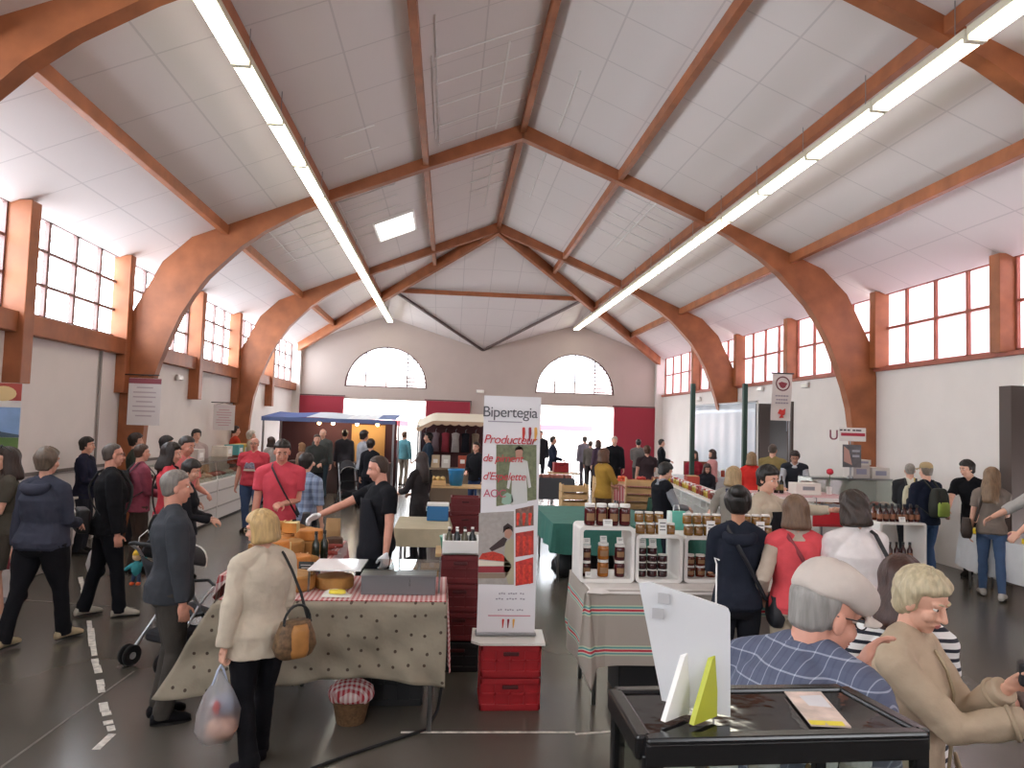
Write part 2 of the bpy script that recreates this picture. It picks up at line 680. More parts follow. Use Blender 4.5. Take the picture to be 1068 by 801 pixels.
# purlins and ridge
for i, x in enumerate((0, -1.85, 1.95, -3.7, 3.7, -5.5, 5.45)):
    y1 = YF + SP + abs(x) * 1.06
    mb = MB()
    mb.bar((XC + x, YB, zr(XC + x) - .12), (XC + x, y1, zr(XC + x) - .12), .11, .18)
    struct(mb.build('purlin', m_wood, bevel=.008))
# hip rafters, hip purlin and valley trims
for s in (-1, 1):
    mb = MB(); mb.bar(apex + Vector((0, 0, -.2)), CO[s] + Vector((-s * .1, -.1, -.16)), .14, .34); struct(mb.build('hip_rafter', m_wood, bevel=.01))
    mb = MB(); mb.bar(L[s] + Vector((0, 0, -.06)), V + Vector((0, -.05, -.05)), .09, .07); struct(mb.build('valley_trim', mat('dark_valley_trim', '#5b4a47', .6)))
mb = MB(); mb.bar(L[-1] + Vector((0, 0, -.1)), L[1] + Vector((0, 0, -.1)), .1, .14); struct(mb.build('purlin', m_wood))

# ------------------------------------------------------------------ laminated portal frames
half_out = [(0, 0), (0, 3.3), (.04, 3.65), (.13, 3.98), (.62, 4.95), (1.15, 5.47), (7.22, 8.0)]
half_in = [(7.22, 7.72), (5.3, 6.98), (3.6, 6.28), (3.08, 6.03), (2.4, 5.62), (2.0, 5.3), (1.7, 5.0), (1.42, 4.7), (1.18, 4.35), (.97, 3.95), (.8, 3.52), (.65, 3.1), (.54, 2.68), (.46, 2.1), (.43, 1.6), (.4, 0)]
for k in (-2, -1, 0, 1):
    y = YF + k * SP
    for s in (-1, 1):
        M = Matrix(((-s, 0, 0, XC + s * (W - .01)), (0, 0, 1, y), (0, 1, 0, 0), (0, 0, 0, 1)))
        mb = MB()
        mb.plate(half_out + half_in, [], M, .2)
        struct(mb.build('arch_beam', m_wood, bevel=.012))

# ------------------------------------------------------------------ side windows, posts and sill beams
posts = [YF + SP * k / 2 for k in range(-5, 4)]
m_milky = glass('milky_pane', '#d6d0d2', trans=.97)
m_bar_dark = mat('window_bar_dark', '#80635f', .5)
wi = 4
sill = MB(); sill.box((XL + .06, (YB + D) / 2, ZS - .15), (.2, D - YB, .28)); struct(sill.build('trim_2', m_wood, bevel=.01))
sill = MB(); sill.box((XR - .01, (YB + D) / 2, ZS - .02), (.12, D - YB, .07)); struct(sill.build('trim_3', m_woodr, bevel=.008))
for s, x in ((-1, XL), (1, XR)):
    for k, y in enumerate(posts):
        mb = MB()
        atframe = (k - 5) % 2 == 0
        if atframe:
            mb.box((x - s * .02, y - .22, (2.5 if s < 0 else ZS) / 2 + ZE / 2), (.3, .2, ZE - (2.5 if s < 0 else ZS)))
        elif s < 0:
            mb.box((x + .06, y, (2.5 + ZE) / 2), (.36, .24, ZE - 2.5))
        else:
            mb.box((x - .04, y, (ZS + ZE) / 2), (.3, .22, ZE - ZS))
        struct(mb.build('pillar', m_wood, bevel=.01))
    ys = posts + [D]
    for a, b in zip([YB] + posts, ys):
        a, b = a + (.12 if a > YB else 0), b - .12
        if (abs(b + .12 - D) < .01):
            b = D - .25
        w = MB()
        xw = x + s * .1
        fm = m_bar_dark if s < 0 else m_woodr
        nc, nr = (4, 3) if s < 0 else (4, 2)
        wdt = b - a
        w.box((xw, (a + b) / 2, ZS + .03), (.07, wdt, .06)); w.box((xw, (a + b) / 2, ZE - .03), (.07, wdt, .06))
        for i in range(nc + 1):
            w.box((xw, a + wdt * i / nc, (ZS + ZE) / 2), (.07, .07 if s < 0 else .055, ZE - ZS))
        for i in range(1, nr):
            zz = ZS + (ZE - ZS) * (i / nr if s < 0 else .52)
            w.box((xw, (a + b) / 2, zz), (.06, wdt, .045))
        root = struct(w.build('window_%d' % wi, fm))
        wi += 1
        g = MB(); g.box((xw + s * .02, (a + b) / 2, (ZS + ZE) / 2), (.006, wdt, ZE - ZS))
        g.build('pane', m_clear if s < 0 else m_milky, root)
        if s > 0:
            # thin pleated sun curtain behind the glass
            cu = MB()
            A, B = a, b
            def fn(u, v, A=A, B=B, x=x): return (x + .22 + .03 * math.sin(u * 60), A + (B - A) * u, ZS + (ZE - ZS) * v)
            cu.sheet(fn, 60, 1)
            cu.build('sun_curtain', glass('curtain_gauze', '#dccfd3', trans=.9), root)
# end pillars of white masonry at the far corners
for s, x in ((-1, XL), (1, XR)):
    mb = MB(); mb.box((x - s * .1, D - .12, ZE / 2), (.34, .24, ZE)); struct(mb.build('pillar', m_wall))
# drainpipe and skirting line on the clear-window wall
mb = MB(); mb.tube([(XL + .03, 12.93, 0), (XL + .03, 12.93, 3.2)], .022, n=8); struct(mb.build('trim_4', mat('grey_pipe', '#8c8580', .5)))
mb = MB(); mb.box((XL + .015, 9.5, 1.22), (.03, 13, .05)); struct(mb.build('baseboard_left', mat('grey_dado_rail', '#6f6763', .6)))

# ------------------------------------------------------------------ hanging fluorescent lines
m_tube = bpy.data.materials.new('lit_diffuser')
m_tube.use_nodes = True
_b = m_tube.node_tree.nodes['Principled BSDF']
_b.inputs['Base Color'].default_value = (.9, .88, .75, 1)
_b.inputs['Emission Color'].default_value = (1.0, .96, .78, 1)
_b.inputs['Emission Strength'].default_value = TUBE
m_house = mat('light_housing', '#d8d2bd', .4)
for s, wordy in ((-1, 'clear-window'), (1, 'curtained-window')):
    proto = None
    y = 28.0
    while y > -3:
        if proto is None:
            root = thing('fluorescent_light', 'long white fluorescent fitting in the hanging line nearer the %s wall' % wordy, 'ceiling light', (XC + s * 3.61, y - .77, 5.93),
                         group='fluorescent line on the %s side' % wordy)
            h = MB(); h.box((0, 0, .075), (.2, 1.53, .09)); h.build('housing', m_house, root, bevel=.01)
            d = MB(); d.box((0, 0, .012), (.19, 1.46, .045)); d.build('diffuser', m_tube, root, bevel=.012)
            for yy in (-.755, .755):
                e = MB(); e.box((0, yy, .01), (.2, .035, .06)); e.build('end_cap', m_house, root, bevel=.005)
            w_ = MB(); zt = zr(XC + 3.61) - 5.93 - .02
            w_.tube([(0, -.5, .12), (0, -.5, zt)], .006, n=6); w_.build('hanger', m_steel, root)
            proto = root
        else:
            c = copy_tree(proto)
            c.location = (XC + s * 3.61, y - .77, 5.93)
        y -= 1.55

# emergency lamps
for i, (x, y, z, ax) in enumerate(((XL + .06, 16.5, 2.95, 0), (XR - .06, 16.56, 3.3, 0), (XR - .06, 19.05, 3.33, 0), (XC - .05, D - .06, 3.4, 1), (XR - .06, 23.9, 3.2, 0))):
    lb = ('white emergency lamp on the clear-window wall beside the hanging white poster', 'white emergency lamp on the wall between the hanging banner and the big arch column',
          'small white emergency lamp on the wall above the dark stair doorway', 'white emergency lamp high on the far wall above the tall pepper banner', 'small white emergency lamp above the pale sheet of the far stall')[i]
    root = thing('emergency_light', lb, 'wall lamp', (x, y, z), 0 if ax == 0 else R90)
    b_ = MB(); b_.box((0, 0, 0), (.06, .3, .13)); b_.build('housing', m_white, root, bevel=.015)
    b_ = MB(); b_.box((-.035 if x > XC else .035, 0, -.01), (.02, .26, .08)) if ax == 0 else b_.box((-.035, 0, -.01), (.02, .26, .08))
    b_.build('lens', mat('lamp_lens', '#f5f3ea', .2), root, bevel=.008)
# ------------------------------------------------------------------ people
SKIN = {'fair': mat('skin_fair', '#d9a68f', .5, noise=.05, nscale=25), 'pink': mat('skin_pink', '#cf9580', .5, noise=.06, nscale=25), 'tan': mat('skin_tan', '#b98466', .5, noise=.06, nscale=25)}
M_EYEW = mat('eye_white', '#e8e2dc', .25)
M_IRIS = mat('eye_dark', '#2b211d', .2)
M_LIP = mat('lips', '#a8605a', .45)


def hairm(h, n=.25):
    key = 'hair_' + h.strip('#')
    if key in MATS:
        return MATS[key]
    m = mat(key, h, .5, noise=n, nscale=55, bump=.3, bscale=90)
    nt = m.node_tree
    tc = [q for q in nt.nodes if q.type == 'TEX_COORD'][0]
    mp = nt.nodes.new('ShaderNodeMapping')
    mp.inputs['Scale'].default_value = (1, 1, .12)      # strands run downwards
    nt.links.new(tc.outputs['Object'], mp.inputs['Vector'])
    for q in nt.nodes:
        if q.type == 'TEX_NOISE':
            nt.links.new(mp.outputs['Vector'], q.inputs['Vector'])
    return m


def cloth(h, n=.08, name=None):
    return mat(name or 'cloth_' + h.strip('#'), h, .9, noise=n, nscale=9, bump=.35, bscale=16, spec=.2)


def ik(a, t, l1, l2, hint):
    d = t - a
    D_ = min(d.length, (l1 + l2) * .999)
    d = d.normalized()
    t = a + d * D_
    c = (l1 * l1 + D_ * D_ - l2 * l2) / (2 * D_)
    h = math.sqrt(max(0, l1 * l1 - c * c))
    p = hint - d * hint.dot(d)
    p = p.normalized() if p.length > 1e-4 else Vector((0, -1, 0))
    return a + d * c + p * h, t


def sstep(a, b, x):
    t = max(0, min(1, (x - a) / (b - a)))
    return t * t * (3 - 2 * t)


HAND_PRESETS = {'down': (.25, .05, .80), 'hang': (.23, -.02, .79), 'hip': (.22, .10, .98), 'front': (.08, .28, 1.06), 'belly': (.05, .20, 1.10), 'hold': (.14, .33, 1.10), 'reach': (.15, .52, 1.12), 'carry': (.27, .04, .78), 'pocket': (.20, .07, .88), 'bag': (.20, .16, 1.12), 'table': (.20, .38, .98)}

HAIR = {
    # top of bald cap, hairline z, face half angle (deg), end z, thickness, flare
    'short': dict(hl=.062, fa=78, end=-.055, th=.014, fl=0.0),
    'crop': dict(hl=.072, fa=86, end=-.05, th=.008, fl=0.0),
    'full': dict(hl=.055, fa=70, end=-.07, th=.024, fl=.004),
    'bob': dict(hl=.052, fa=58, end=-.125, th=.024, fl=.012),
    'page': dict(hl=.050, fa=60, end=-.088, th=.028, fl=.006),
    'updo': dict(hl=.064, fa=76, end=-.06, th=.030, fl=0.0),
    'shoulder': dict(hl=.055, fa=60, end=-.20, th=.026, fl=.014),
    'long': dict(hl=.060, fa=64, end=-.36, th=.026, fl=.012),
    'bun': dict(hl=.066, fa=78, end=-.07, th=.014, fl=0.0),
    'bald': dict(hl=.30, fa=92, end=-.05, th=.007, fl=0.0),
}


def head_shapes(mb, fem, detail):
    e = mb.ell
    e((0, -.014, .035), (.074, .093, .083), nu=20, nv=14)
    e((0, .018, -.038), (.058 if fem else .062, .064, .072), nu=18, nv=12)
    e((0, .048, -.088), (.026 if fem else .031, .024, .024), nu=12, nv=8)
    for s in (-1, 1):
        e((s * .036, .052, -.028), (.026, .026, .026), nu=12, nv=8)
        e((s * .076, -.006, -.008), (.011, .020, .031), nu=10, nv=8)
        e((s * .030, .066, .030), (.026, .018, .011), nu=10, nv=8)
    for s in (-1, 1):
        e((s * .031, .0655, .0205), (.019, .0125, .0085), nu=12, nv=8)
        e((s * .031, .064, -.003), (.017, .0105, .006), nu=12, nv=8)
    mb.tube([(0, .074, .022), (0, .090, -.008), (0, .098, -.028)], [.009, .011, .014], n=10)
    for s in (-1, 1):
        e((s * .012, .084, -.031), (.009, .011, .009), nu=8, nv=6)
    e((0, .075, -.058), (.024, .012, .013), nu=12, nv=8)


def hair_mesh(style, mb, seed, curl=0.0):
    p = HAIR[style]
    rnd = random.Random(seed)
    ph = [rnd.random() * 6.28 for _ in range(8)]
    tight = style in ('short', 'crop', 'bald', 'bun', 'full', 'updo')
    lv = [(math.radians(d), None) for d in (86, 76, 64, 52, 40, 28, 17, 7, 0)]
    zs = [z for z in (.02, .002, -.018, -.038, -.06, -.09, -.125, -.16, -.20, -.25, -.30, -.36) if z >= p['end'] - .001]
    if zs[-1] > p['end'] + .004:
        zs.append(p['end'])
    lv += [(0.0, z) for z in zs]
    n = 44
    rs = []
    for iz, (phi, z0) in enumerate(lv):
        ring = []
        for k in range(n):
            a = 2 * math.pi * k / n - math.pi
            az = abs(math.degrees(a))     # 0 = face, 180 = nape
            zc = .035 + .083 * math.sin(phi) if z0 is None else z0
            q = math.cos(phi)
            if z0 is not None:
                q = max(.62, 1 - (.035 - z0) * (2.2 if tight else .1)) if tight else 1 - (.035 - z0) * .1
            hl = p['hl'] + .02 * math.cos(math.radians(min(az * 1.3, 180)))
            low_ = tight and zc < -.02
            fa = p['fa'] + (18 if low_ else 0) + (20 if tight and zc < -.045 else 0)
            cover = 1.0 if zc > hl else max(sstep(fa - 7, fa + 7, az), sstep(hl - .02, hl, zc))
            if style == 'bald':
                cover *= sstep(.085, .06, zc)
            wv = .2 * math.sin(k * 3 + ph[iz % 8] * (1 + curl)) + .14 * math.sin(k * 7.3 + iz * (.4 + 1.5 * curl) + ph[3])
            th = p['th'] * (1 + wv * (1 + curl * 1.5))
            low = max(0, -.02 - zc)
            th += p['fl'] * min(1, low / .1) * 1.5
            off = -.016 + (th + .016) * cover
            dr = .02 * min(1, low / .15) if p['end'] < -.15 else 0
            zz = .035 + (.083 + off) * math.sin(phi) if z0 is None else z0
            ring.append(Vector((math.sin(a) * (.074 + off) * q, math.cos(a) * (.093 + off) * q - .014 - dr, zz)))
        rs.append(ring)
    last = rs[-1]
    c = sum(last, Vector()) / n
    rs.append([c + (q - c) * .6 + Vector((0, 0, -.012)) for q in last])
    mb.rings(rs[::-1], True)
    if style == 'updo':
        mb.ell((0, -.105, .10), (.062, .055, .055), nu=16, nv=12, jit=.08, seed=seed)
    if style == 'bun':
        mb.ell((0, -.108, .085), (.045, .042, .042), nu=14, nv=10, jit=.06, seed=seed)


class Person:
    pass


def person(label, u, v, y, face=0, fem=False, fat=1.0, lean=0, side=0, R='down', L='down', stance=.0, head=(0, 0), hair=('short', '#3a2b22'), skin='fair',
           top=('#333333', 'long'), pants=('#22222a', 'long'), shoes='#1c1a1a', lod=1, h=None, sit=0, hem=None, collar=None, group=None, glasses=None, eyes=None, fist=None,
           loose=1.0, hat=None, curl=0.0, brows=True, palm=None, vest=None, apron=None, gloves=None, elbow=None, skirt=None, scarf=None, roll=0, sink=0.0):
    """one standing figure. (u, v) = where the top of the head shows, y = distance into the hall; face is a compass: 0 away, 90 to the curtained side, 180 towards the stage"""
    seed = int(u * 7 + v)
    rnd = random.Random(seed)
    P0 = aty(u, v, y)
    vox = {-1: .0042, 0: .0058, 1: .0085, 2: .013, 3: .02}[lod]
    ln, sd = math.radians(lean), math.radians(side)
    z0 = .98

    def T(p):
        p = Vector(p)
        w = sstep(.88, 1.16, p.z)
        a = ln * w
        dz, dy = p.z - z0, p.y
        q = Vector((p.x, dy * math.cos(a) + dz * math.sin(a), z0 + dz * math.cos(a) - dy * math.sin(a)))
        b = sd * w
        dz, dx = q.z - z0, q.x
        return Vector((dx * math.cos(b) + dz * math.sin(b), q.y, z0 + dz * math.cos(b) - dx * math.sin(b)))
    sw = (.168 if fem else .188) * (1 + (fat - 1) * .4)
    ar = .86 if fem else 1.0
    ar *= (1 + (fat - 1) * .6)
    # torso sections: z, half width, half depth, y offset
    sec = [(.86, .150, .110, -.01), (.93, .168 if fem else .160, .122, -.012), (1.02, .150 if fem else .152, .108, 0), (1.10, .130 if fem else .146, .098, .004), (1.20, .142 if fem else .156, .108, .004),
           (1.30, .152 if fem else .170, .118, .0), (1.37, .145 if fem else .165, .108, -.006), (1.43, .10, .078, -.012), (1.47, .06, .058, -.006)]
    sec = [(z, a * (1 + (fat - 1) * (1.0 if z < 1.32 else .35)), b * (1 + (fat - 1) * (1.25 if z < 1.32 else .3)), o + (fat - 1) * (.05 if .95 < z < 1.2 else 0)) for z, a, b, o in sec]

    def torso(mb, inf, zlo=.86, zhi=1.47, wob=0.0):
        rs = []
        ph = rnd.random() * 6
        for z, a, b, o in sec:
            if z < zlo - .01 or z > zhi:
                continue
            ring = []
            for k in range(24):
                t = 2 * math.pi * k / 24
                w_ = 1 + wob * math.sin(3 * t + ph + z * 14)
                ct, st_ = math.cos(t), math.sin(t)
                ring.append(T(((a + inf) * w_ * math.copysign(abs(ct) ** .85, ct), (b + inf) * w_ * math.copysign(abs(st_) ** .85, st_) + o, z)))
            rs.append(ring)
        mb.rings(rs)
        if fem:
            for s in (-1, 1):
                mb.ell(T((s * .068, .085 * fat, 1.255)), (.062 + inf * .6, .05 + inf * .6, .06 + inf * .6), nu=14, nv=10)
        for s in (-1, 1):
            mb.tube([T((s * .03, -.012, min(zhi, 1.47) - .005)), T((s * .10, -.012, 1.43)), T((s * sw, -.008, 1.395))], [.048 + inf, .052 + inf, .058 * ar + inf], n=14)
    body = MB()
    torso(body, 0)
    # legs
    feet = []
    hipz = .90
    ft = stance
    legs = {}
    for s in (-1, 1):
        fy = ft * s * .5
        ank = Vector((s * (.085 + .01 * rnd.random() + abs(stance) * .03), fy - .02, .085 + (.012 if fy < -.1 else 0)))
        hip = Vector((s * .088 * fat, 0, hipz))
        kn, ank = ik(hip, ank, .412, .41, Vector((s * .05, 1, 0)))
        toe = math.radians(8 * s + rnd.uniform(-6, 6))
        legs[s] = (hip, kn, ank, toe)
        body.tube([hip, hip.lerp(kn, .5), kn, kn.lerp(ank, .35), ank], [.086 * fat, .072 * fat, .054, .05, .036], n=14)
        fwd = Vector((math.sin(toe), math.cos(toe), 0))
        body.tube([ank + Vector((0, 0, -.03)) - fwd * .03, ank + Vector((0, 0, -.05)) + fwd * .12], [.034, .026], n=10)
    # arms
    arms = {}
    for s, hk in ((1, R), (-1, L)):
        tg = HAND_PRESETS[hk] if isinstance(hk, str) else hk
        sh = T((s * sw, -.008, 1.395))
        if isinstance(hk, str):
            t = Vector((s * tg[0] * (1 + (fat - 1) * .7), tg[1], tg[2]))
            if lean and tg[2] > .9:
                t = Vector((t.x, t.y + math.sin(ln) * .25, t.z - (1 - math.cos(ln)) * .2))
        else:
            t = Vector(tg)
        hint = Vector((s * .55, -1, -.35))
        if elbow and s in elbow:
            hint = Vector(elbow[s])
        el, wr = ik(sh, t, .285, .255, hint)
        arms[s] = (sh, el, wr)
        body.tube([sh, sh.lerp(el, .45), el, el.lerp(wr, .4), wr], [.054 * ar, .046 * ar, .039 * ar, .038 * ar, .026 * ar], n=12)
        d = (wr - el).normalized()
        # palm faces the thigh, or the other hand when raised
        inw = Vector(palm[s]) if palm and s in palm else Vector((-s, 0, 0)) if t.z < .95 else Vector((-s * .6, .1, -.8))
        nrm = (inw - d * inw.dot(d)).normalized()
        lat = d.cross(nrm) * s          # towards the thumb side
        if lat.dot(Vector((0, 1, .3))) < 0 and not (palm and s in palm):
            lat = -lat
        hb = gl = None
        curl_ = fist if fist is not None else .45

        def hand(mb, inf=0.0, wr=wr, d=d, lat=lat, nrm=nrm):
            fr = {-1: .0085, 0: .0085, 1: .0095, 2: .012, 3: .013}[lod] + inf
            c0, c1 = wr + d * .015, wr + d * .085
            mb.tube([c0 - d * .02, c0 + d * .01], [.026 * ar + inf, .028 + inf], n=10, flat=.8)
            Rm = Matrix((lat, d, nrm)).transposed()
            mb.ell(wr + d * .05, (.040 * (.92 if fem else 1) + inf, .052, .017 + inf), Rm, nu=14, nv=10)
            for i, (fx, fl) in enumerate(((.030, .072), (.010, .080), (-.010, .074), (-.029, .058))):
                b0 = wr + d * .085 + lat * fx
                a1, a2 = curl_ * .9, curl_ * 2.1
                v1 = d * math.cos(a1) + nrm * math.sin(a1) + lat * fx * 1.6
                v2 = d * math.cos(a2) + nrm * math.sin(a2) + lat * fx * .8
                a3 = curl_ * 3.0
                v3 = d * math.cos(a3) + nrm * math.sin(a3)
                p1 = b0 + v1 * fl * .45
                p2 = p1 + v2 * fl * .32
                mb.tube([b0 - d * .02, b0, p1, p2, p2 + v3 * fl * .25], [fr, fr, fr * .98, fr * .92, fr * .8], n=8)
            tb = wr + d * .028 + lat * .03
            t1 = tb + (lat * .75 + d * .7 + nrm * .25).normalized() * .042
            t2 = t1 + (lat * .25 + d * .9 + nrm * .45).normalized() * .034
            mb.tube([tb - lat * .015, tb, t1, t2], [fr * 1.2, fr * 1.25, fr * 1.1, fr * .95], n=8)
        hand(body)
        arms[s] = (sh, el, wr, d, nrm, lat, hand)
    # neck and head
    nb = T((0, -.012, 1.45))
    yaw, pit = math.radians(head[0]), math.radians(head[1])
    Rh = Matrix.Rotation(-yaw, 3, 'Z') @ Matrix.Rotation(-pit + 0.0, 3, 'X') @ Matrix.Rotation(math.radians(roll), 3, 'Y')
    up = (T((0, -.012, 1.50)) - nb).normalized()
    hc = nb + up * (.085 - sink) + Rh @ Vector((0, .022, .098))
    body.tube([nb - up * .03, nb + up * .04, hc + Rh @ Vector((0, -.022, -.03))], [.058 if fem else .064, .050 if fem else .058, .050 if fem else .056], n=14)
    hm = Matrix.Translation(hc) @ Rh.to_4x4()
    body.M = hm
    head_shapes(body, fem, lod)
    body.M = None
    # place
    ht = hm @ Vector((0, -.014, .128))
    s_ = (h / 1.75) if h else P0.z / ht.z
    rz = -math.radians(face)
    Rz = Matrix.Rotation(rz, 3, 'Z')
    off = Rz @ (Vector((ht.x, ht.y, 0)) * s_)
    loc = Vector((P0.x - off.x, P0.y - off.y, 0))
    root = thing('person', label, 'person', loc, rz, group)
    root.scale = (s_, s_, s_)
    vs = vox
    body.build('body', SKIN[skin], root, remesh=vs, soft=3 if lod < 2 else 2)
    # hair
    if hair:
        hb = MB(); hb.M = hm
        hair_mesh(hair[0], hb, seed, curl)
        hb.build('hair', hairm(hair[1]), root, smooth=True, sub=1 if lod < 2 else 0)
    # face details
    facing = eyes if eyes is not None else lod < 2 or (lod == 2 and math.cos(math.radians(face + head[0] - 180)) > -.2)
    if facing:
        for s in (-1, 1):
            e = MB(); e.M = hm
            e.ell((s * .031, .0675, .009), (.0125, .0095, .0065), nu=12, nv=8, mi=0)
            e.ell((s * .031, .0752, .009), (.0058, .0030, .0055), nu=10, nv=6, mi=1)
            e.build('eye', [M_EYEW, M_IRIS], root, smooth=True)
        if hair and brows:
            for s in (-1, 1):
                e = MB(); e.M = hm
                e.tube([(s * .013, .083, .032), (s * .030, .081, .037), (s * .047, .070, .033)], [.0035, .0045, .003], n=6)
                e.build('eyebrow', hairm(hair[1]), root, smooth=True)
        e = MB(); e.M = hm
        e.ell((0, .083, -.0575), (.021, .0065, .0045), nu=12, nv=6)
        e.ell((0, .082, -.0655), (.017, .0065, .0045), nu=12, nv=6)
        e.build('lips', M_LIP, root, smooth=True)
    if glasses:
        g = MB(); g.M = hm
        for s in (-1, 1):
            cpts = [(s * .032 + .024 * math.cos(t), .092, .008 + .017 * math.sin(t)) for t in [2 * math.pi * k / 14 for k in range(15)]]
            g.tube(cpts, .0022, n=6)
            g.tube([(s * .056, .09, .012), (s * .077, .06, .016), (s * .079, -.02, .012)], .0022, n=6)
        g.tube([(-.009, .094, .011), (.009, .094, .011)], .002, n=6)
        g.build('glasses', mat('spectacle_frame_' + glasses.strip('#'), glasses, .3), root, smooth=True)
    # clothes
    tcol, sleeve = top[0], top[1]
    tm = tcol if not isinstance(tcol, str) else cloth(tcol)
    g = MB()
    inf = .013 * loose + (.004 if sleeve == 'jacket' else 0)
    hz = hem if hem is not None else (.84 if sleeve == 'jacket' else .88)
    # hem skirt of the garment
    rs = []
    a0, b0 = sec[1][1] + inf + .004, sec[1][2] + inf + .006
    torso(g, inf, zlo=.86, wob=.02 if lod < 2 else 0)
    zz_ = [hz, hz + (.99 - hz) * .5, .95, 1.0]
    ringz = []
    for z in zz_:
        q_ = sstep(.95, 1.02, z)
        aa, bb = a0 * (1 - q_) + (sec[2][1] + inf) * q_, b0 * (1 - q_) + (sec[2][2] + inf) * q_
        fl_ = .006 * max(0, (.95 - z) / max(.02, .95 - hz))
        ringz.append([T(((aa + fl_) * math.cos(t) * (1 + .012 * math.sin(5 * t)), (bb + fl_) * math.sin(t) * (1 + .016 * math.sin(4 * t + 1)) - .010 + (fat - 1) * .03, z)) for t in [2 * math.pi * k / 24 for k in range(24)]])
    g.rings(ringz)
    for s in (-1, 1):
        sh, el, wr = arms[s][:3]
        if sleeve in ('long', 'jacket'):
            g.tube([sh, sh.lerp(el, .4), el, el.lerp(wr, .5), wr.lerp(el, .04)], [.058 * ar + inf, .052 * ar + inf * 1.1, .043 * ar + inf * 1.2, .04 * ar + inf, .032 * ar + inf], n=14, ends=False)
            if lod < 2:   # gathered creases at the elbow
                for q in (.72, .86):
                    g.tube([sh.lerp(el, q) + Vector((.0, .004, 0)), sh.lerp(el, q + .04)], .047 * ar + inf * 1.28, n=14)
        elif sleeve == 'short':
            e2 = sh.lerp(el, .62)
            g.tube([sh, sh.lerp(el, .35), e2], [.058 * ar + inf, .055 * ar + inf * 1.1, .052 * ar + inf * 1.25], n=14, ends=False)
        elif sleeve == 'half':
            g.tube([sh, sh.lerp(el, .5), el.lerp(wr, .12)], [.058 * ar + inf, .052 * ar + inf * 1.1, .045 * ar + inf * 1.25], n=14, ends=False)
        elif sleeve == 'rolled':
            g.tube([sh, sh.lerp(el, .5), el, el.lerp(wr, .45)], [.058 * ar + inf, .052 * ar + inf * 1.1, .045 * ar + inf * 1.2, .042 * ar + inf * 1.1], n=14, ends=False)
    g.build({'jacket': 'jacket'}.get(sleeve, 'shirt' if sleeve != 'none' else 'top'), tm, root, remesh=max(vs, .008) if lod < 2 else vs, soft=6 if lod < 2 else 2, wrinkle=.014 if lod < 2 else 0)
    if vest:
        g = MB(); torso(g, inf + .016, zlo=.93, zhi=1.44)
        g.rings([[T(((a0 + .012) * math.cos(t), (b0 + .012) * math.sin(t) - .006, z)) for t in [2 * math.pi * k / 24 for k in range(24)]] for z in (hz + .01, .97)])
        g.build('vest', vest if not isinstance(vest, str) else cloth(vest), root, remesh=max(vs, .009), soft=3)
    if apron:
        g = MB()

        def af(uu, vv):
            z = .55 + vv * .80
            wd = (.15 + .04 * (1 - sstep(.9, 1.2, z))) if z < 1.15 else .15 - .05 * sstep(1.15, 1.35, z)
            xx = (uu - .5) * 2 * wd * fat
            k = max(0, 1 - (xx / (.19 * fat)) ** 2)
            bz = .125 + (.02 if fem and 1.15 < z < 1.32 else 0)
            return T((xx, (bz * fat + inf + .012) * (k ** .5) + .012 + (.02 if z < .9 else 0), z))
        g.sheet(af, 14, 18)
        g.build('apron', apron if not isinstance(apron, str) else cloth(apron), root, solid=.006, smooth=True)
    if collar:
        g = MB()
        pts = [T((.068 * math.sin(t), .062 * math.cos(t) - .008, 1.468 - .035 * max(0, math.cos(t)))) for t in [2 * math.pi * k / 20 for k in range(21)]]
        g.tube(pts, .017, n=8, flat=1.0)
        g.build('collar', collar if not isinstance(collar, str) else cloth(collar), root, smooth=True)
    if scarf:
        g = MB()
        for j, (rr, zz) in enumerate(((.078, 1.465), (.084, 1.44))):
            pts = [T((rr * math.sin(t), rr * .95 * math.cos(t) - .005, zz - .02 * max(0, math.cos(t)) + .006 * math.sin(3 * t))) for t in [2 * math.pi * k / 20 for k in range(21)]]
            g.tube(pts, .024, n=8)
        g.build('scarf', cloth(scarf), root, smooth=True)
    pm = pants[0] if not isinstance(pants[0], str) else cloth(pants[0])
    g = MB()
    kind = pants[1]
    for s in (-1, 1):
        hip, kn, ank, toe = legs[s]
        if kind == 'long':
            g.tube([hip + Vector((0, 0, .02)), hip.lerp(kn, .5), kn, kn.lerp(ank, .5), ank + Vector((0, .0, -.045))], [.098 * fat, .084 * fat, .068, .064, .064], n=14, ends=False)
            if lod < 2:
                g.tube([kn + Vector((0, .01, -.03)), kn + Vector((0, .012, -.06))], .066, n=12)
                g.tube([ank + Vector((0, 0, .03)), ank + Vector((0, 0, .0))], .064, n=12)
        elif kind == 'short':
            g.tube([hip + Vector((0, 0, .02)), hip.lerp(kn, .5), kn.lerp(hip, .12)], [.098 * fat, .092 * fat, .088], n=14, ends=False)
        elif kind == 'slim':
            g.tube([hip + Vector((0, 0, .02)), hip.lerp(kn, .5), kn, kn.lerp(ank, .4), ank], [.094 * fat, .08 * fat, .06, .058, .044], n=14, ends=False)
    rs = []
    for z, a, b, o in ((.80, .09 * fat, .085 * fat, -.01), (.85, sec[0][1], sec[0][2], -.012), (.90, sec[1][1] * .985, sec[1][2] * .985, -.012), (.95, sec[1][1] * .94, sec[1][2] * .94, -.008), (.98, sec[2][1] * .95, sec[2][2] * .95, -.004)):
        rs.append([T(((a + .006) * math.cos(t), (b + .006) * math.sin(t) + o, z)) for t in [2 * math.pi * k / 24 for k in range(24)]])
    g.rings(rs)
